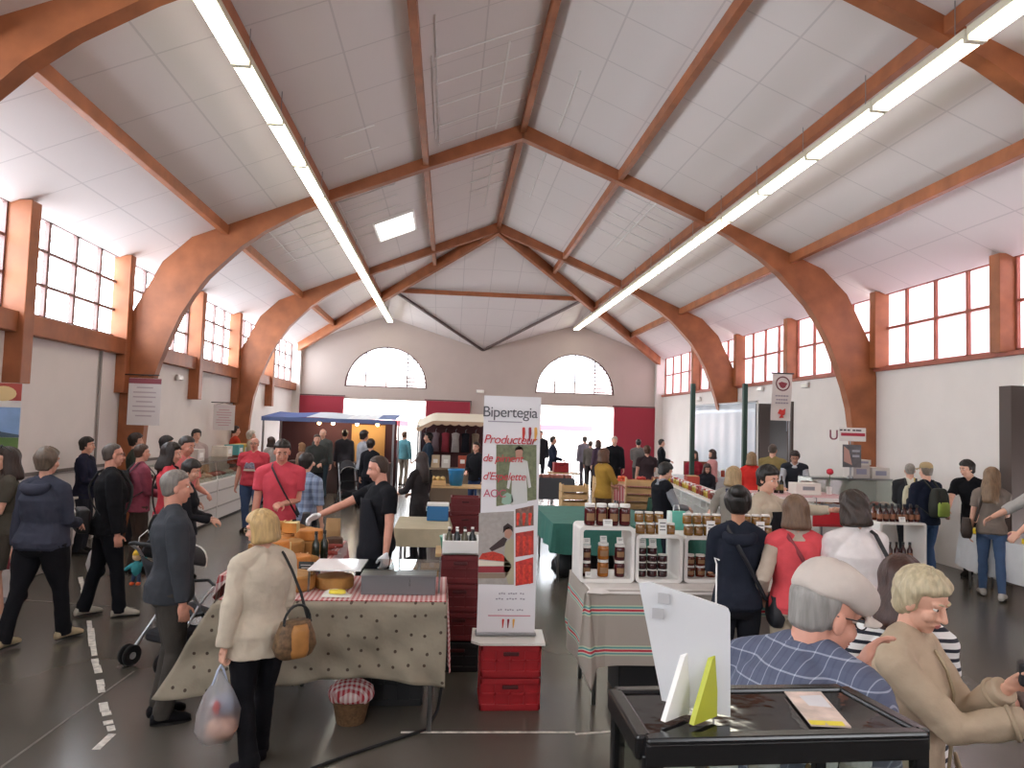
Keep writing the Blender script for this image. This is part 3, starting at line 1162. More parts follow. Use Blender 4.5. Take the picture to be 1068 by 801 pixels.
    if kind == 'skirt':
        g.rings([[Vector(((a + .012 * math.sin(6 * t)) * math.cos(t), (b + .012 * math.sin(6 * t + 1)) * math.sin(t), z)) for t in [2 * math.pi * k / 36 for k in range(36)]] for z, a, b in ((.45, .22, .19), (.7, .20, .17), (.92, .175, .14))])
    g.build({'long': 'trousers', 'slim': 'trousers', 'short': 'shorts', 'skirt': 'skirt'}[kind], pm, root, remesh=max(vs, .009) if lod < 2 else vs, soft=3, wrinkle=.008 if lod < 2 else 0)
    for s in (-1, 1):
        hip, kn, ank, toe = legs[s]
        g = MB()
        fwd = Vector((math.sin(toe), math.cos(toe), 0))
        lt = Vector((math.cos(toe), -math.sin(toe), 0))
        b0_ = Vector((ank.x, ank.y, ank.z - .085))
        prof = [(-.075, .030, .055), (-.055, .038, .085), (0, .042, .112), (.05, .044, .098), (.10, .048, .07), (.155, .042, .052), (.185, .024, .036)]
        rs = []
        for q, w_, hh in prof:
            c = b0_ + fwd * q
            rs.append([c + lt * (w_ * math.cos(t)) + Vector((0, 0, .004 + hh * .5 + hh * .5 * math.copysign(abs(math.sin(t)) ** .7, math.sin(t)))) for t in [2 * math.pi * k / 14 for k in range(14)]])
        g.rings(rs)
        sh_o = g.build('shoe', cloth(shoes, name='shoe_' + shoes.strip('#')), root, smooth=True)
        if lod < 2:
            k_ = MB()
            k_.rings([[b0_ + fwd * (.058 + math.sin(t) * .135) + lt * (.047 * math.cos(t) * (1 - .25 * (math.sin(t) < 0))) + Vector((0, 0, zz)) for t in [2 * math.pi * k / 18 for k in range(18)]] for zz in (.0, .018)])
            k_.build('sole', mat('shoe_sole', '#b9b2a8' if shoes > '#5' else '#1a1817', .7), sh_o)
    if gloves:
        for s in gloves:
            g = MB(); arms[s][6](g, .005)
            g.build('glove', mat('white_glove', '#eef0f4', .6), root, remesh=max(vs * .8, .006), soft=1)
    if hat == 'cap':
        g = MB(); g.M = hm
        g.rings([[Vector((.084 * q * math.sin(t), .103 * q * math.cos(t) - .014, z)) for t in [2 * math.pi * k / 28 for k in range(28)]] for q, z in ((1.0, .045), (1.02, .07), (.96, .1), (.75, .128), (.4, .144), (.05, .148))])
        b_ = MB(); b_.M = hm
        b_.sheet(lambda uu, vv: (.075 * (2 * uu - 1), .07 + vv * .085 * math.sqrt(max(0, 1 - (2 * uu - 1) ** 2)) + .02 * (1 - (2 * uu - 1) ** 2), .052 - .02 * (2 * uu - 1) ** 2 - vv * .015), 12, 5)
        c_ = g.build('cap', cloth('#a8936f'), root, smooth=True)
        b_.build('cap_peak', cloth('#a8936f'), c_, solid=.006, smooth=True)
    if hat == 'flat':
        g = MB(); g.M = hm @ Matrix.Rotation(math.radians(-4), 4, 'X')
        rr = []
        for q, z, fw in ((1.0, .042, 0), (1.06, .058, .004), (1.12, .085, .014), (1.08, .112, .02), (.9, .137, .02), (.6, .151, .012), (.25, .157, .006), (.03, .158, .004)):
            rr.append([Vector((.083 * q * math.sin(t), .105 * q * math.cos(t) - .014 + fw + (.022 * q * max(0, math.cos(t)) ** 2), z - .022 * q * max(0, math.cos(t)) ** 2 + .003 * math.sin(5 * t))) for t in [2 * math.pi * k / 40 for k in range(40)]])
        g.rings(rr)
        fm_ = cloth('#c5bab2')
        c_ = g.build('flat_cap', fm_, root, smooth=True, sub=1)
        b_ = MB(); b_.M = g.M
        b_.sheet(lambda uu, vv: (.078 * (2 * uu - 1), .068 + vv * .068 * math.sqrt(max(0, 1 - (2 * uu - 1) ** 2)) + .03 * (1 - (2 * uu - 1) ** 2), .046 - .022 * (2 * uu - 1) ** 2 - vv * .012), 16, 5)
        b_.build('cap_peak', fm_, c_, solid=.008, smooth=True)
    Pn = Person()
    Pn.root, Pn.T, Pn.arms, Pn.hm, Pn.s, Pn.loc, Pn.rz, Pn.sw, Pn.fat = root, T, arms, hm, s_, loc, rz, sw, fat
    Pn.world = lambda p: loc + Rz @ (Vector(p) * s_)
    Pn.sec = sec
    return Pn


def worn(p, name, label, cat, base=(0, 0, 0)):
    """a thing carried on a person: its own top-level object with the wearer's frame, origin at the given local point"""
    o = thing(name, label, cat, p.world(base), p.rz)
    o.scale = (p.s, p.s, p.s)
    return o


class WB(MB):
    """shapes in a wearer's coordinates, re-based to the carried thing's origin"""

    def __init__(s, base):
        super().__init__()
        s.M = Matrix.Translation(-Vector(base))


def strap_pts(p, s0, z_end, s1, off=.03, yb=1):
    """a strap from one hip over the opposite shoulder and back to the hip"""
    f = p.fat
    pts = []
    for t in range(0, 9):
        q = t / 8
        x = s1 * .19 * f * (1 - q) + s0 * .085 * q
        z = z_end + (1.46 - z_end) * q
        yy = (.128 * f + off) * math.sqrt(max(0.05, 1 - (x / (.23 * f)) ** 2)) * (1 - .45 * sstep(1.3, 1.47, z)) + .0
        pts.append(p.T((x, yy * 1, z)))
    back = []
    for t in range(0, 9):
        q = t / 8
        x = s0 * .085 * (1 - q) + s1 * .19 * f * q
        z = 1.46 + (z_end - 1.46) * q
        yy = -(.128 * f + off) * math.sqrt(max(0.05, 1 - (x / (.23 * f)) ** 2)) * (1 - .45 * sstep(1.3, 1.47, z)) - .01
        back.append(p.T((x, yy, z)))
    top = [p.T((s0 * .085, 0, 1.50))]
    return pts + top + back

# ------------------------------------------------------------------ who stands where
M_CHECK = stripes('blue_check_shirt', [(0, '#565d74'), (.36, '#4a5168'), (.5, '#565d74'), (.93, '#b3b9ca')], .042, 'X', cross=('Z', [(0, '#565d74'), (.5, '#4f566c'), (.92, '#b9bfd0')], .045))
M_PLAID = stripes('pale_plaid', [(0, '#8fa3c2'), (.4, '#6b7b99'), (.7, '#a9b7cc')], .09, 'X', cross=('Z', [(0, '#93a6c4'), (.5, '#65748f')], .1))
M_BRETON = stripes('navy_white_stripes', [(0, '#e8e6e6'), (.62, '#1f2230')], .042, 'Z')
M_JERSEY = stripes('jersey_blocks', [(0, '#1c1d22'), (.3, '#d9d6c8'), (.62, '#c9b45c'), (.72, '#d9d6c8'), (.85, '#1c1d22')], .42, 'X', offset=.5)

# --- three people at the display case
cap = person('man in a pale flat cap, glasses and blue checked shirt by the display case', 868, 594, 2.12, face=60, fat=1.0, lean=30, side=-2, head=(24, 16), hair=('crop', '#8e8a86'), skin='pink',
             top=(M_CHECK, 'rolled'), pants=('#3b3c44', 'long'), lod=-1, glasses='#2a2624', hat='flat', collar=M_CHECK, R=(.24, .16, .92), L=(.0, .47, 1.33), fist=.35, loose=1.3, sink=.045)
stripe = person('dark-haired woman in a navy and white striped top', 941, 581, 3.0, face=25, fem=True, hair=('shoulder', '#3a2019'), skin='tan', top=(M_BRETON, 'long'), pants=('#22242d', 'long'), lod=0,
                R='front', L='hip', head=(10, 15))
blond = person('blonde woman in a beige zipped jacket holding out an open palm', 971, 596, 2.62, face=140, fem=True, fat=1.08, lean=5, head=(14, 20), hair=('full', '#b8aa8c'), skin='fair', top=('#b3a08a', 'jacket'), pants=('#3a3836', 'long'),
               lod=-1, curl=.6, collar='#b3a08a', R=(.06, .45, 1.27), L=(.0, .37, 1.35), palm={1: (.1, -.1, 1)}, fist=.18, loose=1.3, elbow={1: (.3, -.5, -1), -1: (-.3, -.4, -1)})
edge = person('person beyond the frame edge whose fingertips reach towards the open palm', 1190, 590, 2.62, face=268, top=('#6a5a55', 'long'), pants=('#333333', 'long'), lod=0, skin='pink', R=(.1, .52, 1.17), L='down', fist=.3)

# --- buyers at the jam stand
bun = person('woman with a black hair bun and navy hooded top at the jam shelves', 770, 509, 5.3, face=12, fem=True, hair=('updo', '#17120f'), skin='tan', top=('#232733', 'half'), pants=('#191a20', 'long'), lod=0, R='front', L='front', head=(8, 4), curl=.1)
coral = person('woman with bobbed light brown hair and a coral sleeveless jacket', 830, 517, 5.2, face=8, fem=True, hair=('bob', '#6d5340'), top=('#b9a99a', 'long'), vest='#d9535a', pants=('#b4a692', 'long'), lod=0, R='front', L='hip', head=(12, 8))
white = person('broad woman with dark wavy hair in a white T-shirt at the jam stand', 889, 512, 5.1, face=356, fem=True, fat=1.3, hair=('bob', '#33261f'), top=('#e6dfde', 'short'), pants=('#4b4843', 'long'), lod=0, R='front', L='front', head=(-6, 8), curl=.5)
laugh = person('laughing stallholder in a cream jumper and black apron, arm stretched out', 803, 486, 6.75, face=150, fem=True, hair=('full', '#1b1615'), top=('#b8ab98', 'long'), apron='#17161b', pants=('#22222a', 'long'), lod=0,
               L=(-.52, .32, 1.36), R='hold', head=(6, 12), curl=.4, fist=.3)

# --- people along the curtained wall
pack = person('man in a khaki cap and navy jacket with a green rucksack, in jeans', 966, 483, 10.5, face=350, hair=('short', '#6d6257'), top=('#1b2030', 'jacket'), pants=('#3f5678', 'long'), shoes='#8c8a88', lod=1, R='front', L='front', hat='cap', fat=1.12)
jersey = person('grey-haired man in a black, white and yellow sports jacket next to the khaki cap', 949, 483, 11.4, face=25, hair=('crop', '#8b857d'), top=(M_JERSEY, 'jacket'), pants=('#2b2d33', 'long'), lod=1, R='front', L='front', fat=1.15)
lean_man = person('man in a black T-shirt bending over the white-clothed table', 1007, 474, 10.6, face=235, lean=24, h=1.86, hair=('full', '#211917'), top=('#131318', 'short'), pants=('#24242a', 'long'), lod=1, R='table', L='table', head=(30, 14))
longh = person('woman with long light brown hair, taupe top and jeans by the white-clothed table', 1035, 488, 9.4, face=35, fem=True, hair=('long', '#7d644c'), top=('#7d726a', 'short'), pants=('#4a5f80', 'slim'), shoes='#b7b3b0', lod=1, R='front', L='down', stance=-.35, head=(20, 10))
sleeve = person('person in a pale grey sweater at the frame edge reaching over the white-clothed table', 1092, 480, 8.0, face=285, hair=('short', '#4a3b30'), top=('#a9a6a3', 'rolled'), pants=('#333640', 'long'), lod=1, R=(.18, .55, 1.05), L='table')

# --- middle of the curtained side
person('stallholder in a black quilted vest over grey sleeves by the jam crates', 697, 483, 10.0, face=75, fem=True, hair=('full', '#1d1918'), top=('#8b8d93', 'long'), vest='#17181e', pants=('#22252f', 'long'), lod=1, R='hold', L='front', head=(10, 22))
person('dark-haired stallholder serving behind the white jam counters', 738, 484, 15.2, face=205, fem=True, hair=('bob', '#3a2620'), top=('#22222a', 'long'), pants=('#22222a', 'long'), lod=2, R='front', L='front', head=(-20, 20))
person('blonde woman in a grey vest and navy scarf at the green-clothed stall', 766, 487, 8.9, face=40, fem=True, hair=('bob', '#a58a64'), top=('#8f887f', 'half'), pants=('#3b3f4a', 'long'), scarf='#27304a', lod=1, R='front', L='hip', head=(15, 8))
person('fair-haired woman in a bright red jacket with a grey bag', 784, 472, 14.3, face=20, fem=True, hair=('bob', '#8c7152'), top=('#d2352f', 'jacket'), pants=('#2c3450', 'long'), lod=2, R='front', L='down')
person('broad man in an olive jacket facing the stair doorway', 806, 463, 15.2, face=40, fat=1.25, hair=('crop', '#4a4038'), top=('#8a7a50', 'jacket'), pants=('#4a4a4a', 'long'), lod=2, R='front', L='front')
person('bending stallholder in glasses and a grey vest behind the striped-cloth counter', 829, 473, 14.6, face=205, lean=26, h=1.84, hair=('full', '#2a1d1b'), top=('#b9bdc4', 'long'), vest='#30323a', pants=('#2b2c33', 'long'), lod=2, glasses='#222222', R='table', L='table', head=(0, 24))
person('stallholder in a dark brown T-shirt with his back turned among the wooden crates', 675, 465, 18.0, face=5, hair=('full', '#5a3a2a'), top=('#3a2f33', 'short'), pants=('#3a322c', 'long'), lod=2, R='front', L='down', fat=1.15)
person('woman in a mustard top with a brown jacket tied round her waist', 630, 468, 13.2, face=62, fem=True, hair=('bob', '#5a3b28'), top=('#a8823a', 'half'), pants=('#55423b', 'long'), lod=2, R='hold', L='front', hem=.86)
person('man in a grey shirt walking away in front of the red sliding door', 666, 458, 23.0, face=10, hair=('short', '#2c2523'), top=('#6d6a68', 'half'), pants=('#4a4745', 'long'), lod=3, R='down', L='front')
person('white-haired person in a long black coat by the edge of the red sliding door', 641, 455, 21.5, face=185, hair=('short', '#b9ada3'), top=('#17181d', 'jacket'), pants=('#1b1c21', 'long'), lod=3, hem=.6, fat=1.1)
person('dark-dressed person at the far corner beside the red sliding door', 690, 458, 23.8, face=100, hair=('short', '#2d2622'), top=('#1a1b20', 'jacket'), pants=('#222328', 'long'), lod=3, R='front')
person('person in a plum top crossing the bright doorway', 624, 459, 24.6, face=330, fem=True, hair=('bob', '#4b2f28'), top=('#5b4a5c', 'long'), pants=('#3b3a44', 'long'), lod=3)
person('person in a grey-brown coat crossing the bright doorway', 616, 460, 25.4, face=20, hair=('short', '#4a3a32'), top=('#6a645f', 'jacket'), pants=('#3d3a3a', 'long'), lod=3)
person('person in a lilac-grey coat at the bright doorway', 610, 455, 26.2, face=350, hair=('short', '#5b5552'), top=('#7d7784', 'jacket'), pants=('#56525a', 'long'), lod=3)
person('man in a navy jacket in profile beyond the tall pepper banner', 577, 455, 22.5, face=95, hair=('short', '#2c2523'), top=('#23283a', 'jacket'), pants=('#23242c', 'long'), lod=3, R='front')
person('person in black standing in the doorway close to the pepper banner edge', 564, 449, 26.5, face=180, hair=('short', '#4b443f'), top=('#26262c', 'jacket'), pants=('#26262c', 'long'), lod=3)
person('woman in a dark red top behind the green stall posts', 724, 470, 17.2, face=200, fem=True, hair=('bob', '#4d4340'), top=('#8c2733', 'long'), pants=('#2b2b33', 'long'), lod=3, R='front')
person('dark-haired child-sized figure in pink in front of the pale stall sheet', 743, 469, 18.6, face=260, fem=True, hair=('bob', '#3a2824'), top=('#c48a8a', 'long'), pants=('#3b3b44', 'long'), lod=3, R='front')

# --- the cheese stall
lady = person('blonde woman in a cream cardigan and black trousers carrying a shopping bag', 272, 533, 4.70, face=318, fem=True, fat=1.16, hair=('page', '#b99a68'), top=('#c6baa8', 'long'), pants=('#15151a', 'long'), shoes='#1e1a20', lod=-1, L=(-.27, -.02, .80), R='belly',
              head=(-38, 8), glasses='#8a7a5a', hem=.78, loose=1.7, fist=.9, stance=.25)
vendor = person('cheese seller in a black T-shirt and apron with white gloves reaching over the cheeses', 393, 475, 7.3, face=238, fat=1.06, hair=('crop', '#3a2a22'), skin='pink', top=('#17171c', 'short'), apron='#1d1e24', pants=('#1d1e24', 'long'), lod=0,
                R=(.42, .50, 1.13), L='down', gloves=(1, -1), head=(28, 12), brows=True)
polo = person('man in a red polo shirt with a dark shoulder strap looking down at the cheeses', 295, 459, 8.4, face=172, hair=('short', '#2b2421'), skin='pink', top=('#cb4c5a', 'short'), collar='#cb4c5a', pants=('#33352f', 'long'), lod=0, R='down', L='belly', head=(-6, 22), fist=.8)
tee = person('stout grey-haired man in a red printed T-shirt and jeans', 266, 456, 14.0, face=185, fat=1.3, hair=('bald', '#8d8078'), skin='pink', top=('#c24450', 'short'), pants=('#46587a', 'long'), lod=1, glasses='#333333', R='down', L='down', h=None)
plaid = person('dark-haired boy in a pale blue plaid shirt seen from behind', 320, 473, 9.6, face=25, hair=('full', '#211a18'), top=(M_PLAID, 'half'), pants=('#23242c', 'long'), lod=1, R='down', L='front')

# --- queue along the clear-window wall
jacket = person('grey-haired man in a charcoal jacket and dark trousers beside a pushchair', 184, 490, 5.43, face=62, fat=1.1, hair=('short', '#79746f'), skin='pink', top=('#3a3d43', 'jacket'), pants=('#46423e', 'long'), shoes='#17161a', lod=0, R='down', L='down', collar='#3a3d43', head=(10, 0))
sweater = person('woman with short brown hair in a dark blue-grey sweatshirt and black trousers, walking away', 50, 467, 7.1, face=18, fem=True, fat=1.34, hair=('full', '#5f5145'), top=('#3b3e4c', 'long'), pants=('#18181d', 'long'), shoes='#b3a386', lod=0, R='front', L='hang', stance=.45, curl=.3, scarf=None)
blackm = person('balding man in glasses and black clothes with a messenger bag', 118, 462, 8.1, face=58, fat=1.12, hair=('crop', '#4d443f'), skin='pink', top=('#17171b', 'jacket'), pants=('#1b1c22', 'long'), shoes='#bdb7ac', lod=0, glasses='#3a3530', R='down', L='hang', stance=.3)
shorts = person('woman with sunglasses in her dark hair, olive polo shirt and shorts at the frame edge', 9, 467, 7.9, face=235, fem=True, hair=('shoulder', '#2f221d'), top=('#4d4a42', 'short'), pants=('#4b463f', 'short'), shoes='#b9a898', lod=0, R='hang', L='front', collar='#4d4a42')
redtop = person('dark-haired woman in a red top with a black bag strap', 180, 462, 9.1, face=75, fem=True, hair=('shoulder', '#231917'), top=('#cc4550', 'short'), pants=('#2a2b33', 'long'), lod=0, R='down', L='front', head=(5, 5))
salmon = person('man in a salmon pink polo shirt queueing behind the pushchair', 197, 455, 9.9, face=110, hair=('short', '#2e2522'), skin='pink', top=('#dc7f7c', 'short'), pants=('#3a3c44', 'long'), lod=1, R='down', L='front', head=(0, 14))
ddress = person('dark-haired woman in a black cardigan over a pale top at the pushchair handle', 203, 480, 8.3, face=80, fem=True, hair=('full', '#1d1716'), top=('#1f1f24', 'long'), pants=('#1e1e24', 'long'), lod=1, R='front', L='front', head=(10, 20))
mauve = person('person in a mauve jacket wearing a black backpack and brown trousers', 148, 463, 10.3, face=50, hair=('short', '#4a372d'), top=('#8f4a5b', 'jacket'), pants=('#4d423c', 'long'), lod=1, R='front', L='front')
person('short-haired youth in a navy jacket by the clear-window wall', 91, 456, 11.6, face=85, hair=('full', '#1d1817'), skin='fair', top=('#232538', 'jacket'), pants=('#2a2b33', 'long'), lod=1, R='front', L='front', scarf='#1d1e26')
person('dark-haired shopper behind the mauve jacket under the hanging white poster', 142, 452, 12.6, face=70, fem=True, hair=('full', '#2a1e1a'), top=('#3b4038', 'long'), pants=('#2b2b30', 'long'), lod=2, R='front')
person('black-haired shopper in dark clothes between the red top and the wall', 174, 455, 12.4, face=75, hair=('full', '#171312'), top=('#25252b', 'long'), pants=('#25252b', 'long'), lod=2)
person('black-haired stallholder behind the glass counters near the tall white poster', 205, 448, 16.3, face=140, hair=('full', '#1a1514'), top=('#b9a9a5', 'long'), pants=('#33333a', 'long'), lod=2, R='front')
person('stallholder in an orange-red jacket at the far end of the glass counters', 246, 444, 19.7, face=60, hair=('short', '#3a2a24'), top=('#c04530', 'jacket'), pants=('#33333a', 'long'), lod=2, R='front', L='front')
person('white-haired shopper beside the orange-red jacket', 262, 449, 18.5, face=70, fem=True, hair=('full', '#bdb2a4'), top=('#a39a86', 'jacket'), pants=('#55504a', 'long'), lod=2)
person('brown-haired shopper by the far end of the counters in a pale jacket', 283, 456, 18.6, face=300, fem=True, hair=('bob', '#3b2a24'), top=('#b9b6b4', 'jacket'), pants=('#3a3c48', 'long'), lod=2)
person('fair-haired shopper crouched low near the canopy stall', 315, 462, 19.5, face=290, fem=True, hair=('bob', '#9a7350'), top=('#a98c7d', 'long'), pants=('#4b4a4a', 'long'), lod=3)

# --- far middle
person('man in a dark suit jacket with an open white shirt', 331, 453, 18.0, face=165, hair=('short', '#3a2c26'), top=('#3c3f3e', 'jacket'), vest=None, pants=('#23242c', 'long'), lod=2, R='hold', L='front')
person('white-haired man behind the dark suit under the canopy', 337, 447, 20.0, face=185, hair=('bald', '#c9c2ba'), top=('#4b4e4c', 'jacket'), pants=('#3a4a55', 'long'), lod=2)
person('man in a charcoal jacket seen from behind under the canopy', 360, 448, 21.5, face=355, hair=('short', '#3a2d28'), top=('#43434a', 'jacket'), pants=('#2c2d33', 'long'), lod=3)
person('dark-clothed shopper close beside the charcoal jacket', 368, 449, 22.5, face=20, hair=('full', '#2a2321'), top=('#2d2f36', 'long'), pants=('#2c2d33', 'long'), lod=3)
person('woman in a pale grey sweater with a dark bag', 380, 449, 18.2, face=50, fem=True, hair=('full', '#2d2320'), top=('#9da0a8', 'long'), pants=('#20212a', 'long'), lod=2, R='front')
person('short dark-haired shopper in black next to the pale grey sweater', 387, 458, 16.8, face=10, fem=True, hair=('full', '#241c1a'), top=('#1f2026', 'long'), pants=('#20212a', 'long'), lod=2)
person('person in black silhouetted in the bright doorway', 405, 450, 25.0, face=200, hair=('short', '#3a332f'), top=('#33343a', 'jacket'), pants=('#8a8378', 'long'), lod=3)
person('person in crimson in the bright doorway', 411, 451, 26.3, face=150, fem=True, hair=('bob', '#4a3a33'), top=('#a8303f', 'long'), pants=('#3a3a42', 'long'), lod=3)
person('person in a turquoise top in the bright doorway', 422, 450, 24.4, face=30, hair=('short', '#6b4a3a'), top=('#6aa6b4', 'long'), pants=('#a9a294', 'long'), lod=3)
person('bearded man in a dark blue coat near the cream awning', 447, 451, 19.2, face=255, hair=('full', '#1d1a1a'), top=('#23303f', 'jacket'), pants=('#23252d', 'long'), lod=2, R='front')
person('woman in magenta behind the bearded man', 456, 453, 21.5, face=250, fem=True, hair=('bob', '#4a2f2c'), top=('#a83a58', 'long'), pants=('#3a3a42', 'long'), lod=3)
person('woman with long dark hair in a dark coat standing behind the cheese seller', 440, 472, 11.4, face=318, fem=True, hair=('long', '#2a1c19'), top=('#2e2a2b', 'jacket'), pants=('#1c1c22', 'long'), lod=1, hem=.7, R='front', L='hold')
person('stallholder in black under the cream awning beside the pepper banner', 497, 461, 17.0, face=215, hair=('short', '#2d2522'), top=('#1b1b20', 'jacket'), pants=('#2a3a5a', 'long'), lod=2, R='front')

# ------------------------------------------------------------------ things people carry
m_tan = mat('tan_leather', '#a9763f', .5, noise=.15, nscale=12)
m_brown = mat('brown_leather', '#4a3a30', .5, noise=.15)
m_blackbag = mat('black_bag_cloth', '#17171a', .7)
m_film = glass('thin_plastic_film', '#f4f4f6', trans=.45, rough=.2)


def bag_body(mb, c, w, d, h, n=28, belly=1.12, taper=.8):
    rs = []
    for q, sc in ((0, .78), (.06, .92), (.3, belly), (.6, 1.02), (.9, taper), (1, taper * .93)):
        rs.append([Vector(c) + Vector((w / 2 * sc * math.copysign(abs(math.cos(t)) ** .6, math.cos(t)), d / 2 * sc * math.copysign(abs(math.sin(t)) ** .6, math.sin(t)), h * q)) for t in [2 * math.pi * k / n for k in range(n)]])
    mb.rings(rs)


# handbag of the lady in cream
p = lady
base = (.10, -.30, .80)
hb = worn(p, 'handbag', 'tan leather handbag with black handles hanging against the cream cardigan', 'handbag', base)
b = WB(base); bag_body(b, base, .27, .14, .24); b.build('bag_body', mat('patterned_bag', '#6a5138', .6, noise=.5, nscale=30), hb, smooth=True)
b = WB(base); b.M = b.M @ Matrix.Translation((.10, -.365, .81)); b.rings([[Vector((.07 * q * math.cos(t), .03 * q2 * math.sin(t), z)) for t in [2 * math.pi * k / 20 for k in range(20)]] for z, q, q2 in ((0, .8, .8), (.04, 1, 1), (.17, .95, 1), (.215, .7, .7))])
b.build('front_pocket', m_tan, hb, smooth=True)
b = WB(base)
b.tube([(.0, -.33, 1.03)] + [(.1 + .1 * math.cos(t), -.32, 1.03 + .12 * math.sin(t)) for t in [math.pi * (1 - k / 10) for k in range(11)]] + [(.2, -.33, 1.03)], .009, n=8)
b.build('handle', m_blackbag, hb, smooth=True)
b = WB(base)
b.tube([p.T(q) for q in ((.20, -.30, 1.02), (.17, -.24, 1.2), (.13, -.17, 1.36), (.11, -.09, 1.46), (.11, .0, 1.505), (.12, .09, 1.46))], .011, n=8, flat=.5)
b.build('shoulder_strap', m_blackbag, hb, smooth=True)

wr = p.arms[-1]
hc = wr[1] + (wr[2] - wr[1]) + wr[3] * .11
base = (hc.x, hc.y, hc.z - .50)
sb = worn(p, 'shopping_bag', 'full translucent shopping bag with red and blue print held by the woman in cream', 'bag', base)
b = WB(base)
rs = []
for q, sc in ((0, .45), (.03, .75), (.2, 1.1), (.45, 1.05), (.7, .72), (.88, .3), (1, .1)):
    rs.append([Vector(base) + Vector((.135 * sc * math.cos(t) * (1 + .05 * math.sin(5 * t + q * 9)), .11 * sc * math.sin(t) * (1 + .06 * math.sin(4 * t + q * 7)), .46 * q)) for t in [2 * math.pi * k / 32 for k in range(32)]])
b.rings(rs); b.build('film', m_film, sb, smooth=True)
b = WB(base)
for s in (-1, 1):
    b.tube([(hc.x + s * .05, hc.y, hc.z - .12), (hc.x + s * .02, hc.y, hc.z - .03), (hc.x, hc.y, hc.z)], .008, n=8)
b.build('handle', mat('pale_blue_film', '#b9c6dd', .4), sb, smooth=True)
b = WB(base); b.ell((hc.x + .015, hc.y - .03, hc.z - .40), (.105, .085, .075), nu=18, nv=12, jit=.05); b.build('groceries', mat('peach_wrapping', '#d8ab92', .5, noise=.2, nscale=14), sb, smooth=True)
b = WB(base); b.ell((hc.x + .02, hc.y - .02, hc.z - .26), (.075, .06, .075), nu=16, nv=12); b.build('milk_pack', mat('blue_white_pack', '#93a0b6', .4, noise=.5, nscale=14), sb, smooth=True)
b = WB(base); b.ell((hc.x - .045, hc.y - .06, hc.z - .25), (.022, .022, .05), nu=12, nv=8); b.build('print', mat('red_print', '#c23a35', .5), sb, smooth=True)

# messenger bag and white carrier of the man in black
p = blackm
base = (-.05, -.34, .86)
mb_ = worn(p, 'messenger_bag', 'black messenger bag with a pale patch at the back of the man in black', 'bag', base)
b = WB(base); b.box((-.05, -.235, .98), (.36, .12, .24)); b.build('bag_body', m_blackbag, mb_, bevel=.03)
b = WB(base); b.box((-.08, -.302, 1.06), (.17, .012, .045), ry=.15); b.build('pale_patch', mat('pale_patch', '#c9c7c4', .6), mb_, bevel=.004)
b = WB(base); b.tube(strap_pts(p, -1, 1.06, 1, off=.05), .016, n=8, flat=.4); b.build('strap', m_blackbag, mb_, smooth=True)


def carrier(p, side, label, col, drop=.42, w=.13):
    a = p.arms[side]
    c = a[2] + a[3] * .08
    base = (c.x, c.y, c.z - drop)
    o = worn(p, 'carrier_bag', label, 'bag', base)
    b = WB(base)
    rs = []
    for q, sc in ((0, .5), (.04, .8), (.35, 1.05), (.65, .85), (.9, .35), (1, .12)):
        rs.append([Vector(base) + Vector((w * .55 * sc * math.cos(t) * (1 + .06 * math.sin(5 * t + q * 5)), w * sc * math.sin(t), drop * .93 * q)) for t in [2 * math.pi * k / 24 for k in range(24)]])
    b.rings(rs); b.build('bag_body', mat('carrier_' + col.strip('#'), col, .4, noise=.06), o, smooth=True)
    b = WB(base); b.tube([(c.x, c.y - .03, c.z - drop * .12), (c.x, c.y - .01, c.z), (c.x, c.y + .03, c.z - drop * .12)], .007, n=6); b.build('handle', mat('carrier_' + col.strip('#'), col, .4), o, smooth=True)
    return o


carrier(blackm, -1, 'white plastic carrier bag hanging from the hand of the man in black', '#d5d3d0')


def strap_bag(p, label, z, s0, s1, col, w=.26, h=.22, name='shoulder_bag', d=.10, yoff=-.02, front=False):
    m = mat('bag_' + col.strip('#'), col, .6, noise=.12)
    x = s1 * (.19 * p.fat + d * .5 + .035)
    base = p.T((x, yoff, z - h))
    o = worn(p, name, label, 'bag', base)
    b = WB(base)
    b.M = b.M @ Matrix.Translation(p.T((x, yoff, z - h))) @ Matrix.Rotation(R90, 4, 'Z')
    bag_body(b, (0, 0, 0), w, d, h)
    b.build('bag_body', m, o, smooth=True)
    b = WB(base); b.tube(strap_pts(p, s0, z - .02, s1, off=.028), .017, n=8, flat=.35); b.build('strap', m, o, smooth=True)
    return o


strap_bag(polo, 'dark shoulder bag on a diagonal strap over the red polo shirt', .98, 1, -1, '#22252b')
strap_bag(redtop, 'black shoulder bag slung across the red top', .96, -1, 1, '#17171a')
strap_bag(bun, 'dark shoulder bag slung across the navy hooded top', .98, -1, 1, '#1f1f25')
strap_bag(coral, 'pink-strapped shoulder bag across the coral sleeveless jacket', .98, -1, 1, '#8a3038')
strap_bag(white, 'black shoulder bag hanging across the white T-shirt', .90, 1, 1, '#17171b')
strap_bag(longh, 'large dark brown shoulder bag of the woman in the taupe top', 1.05, -1, -1, '#3a2e28', w=.36, h=.26, d=.13)


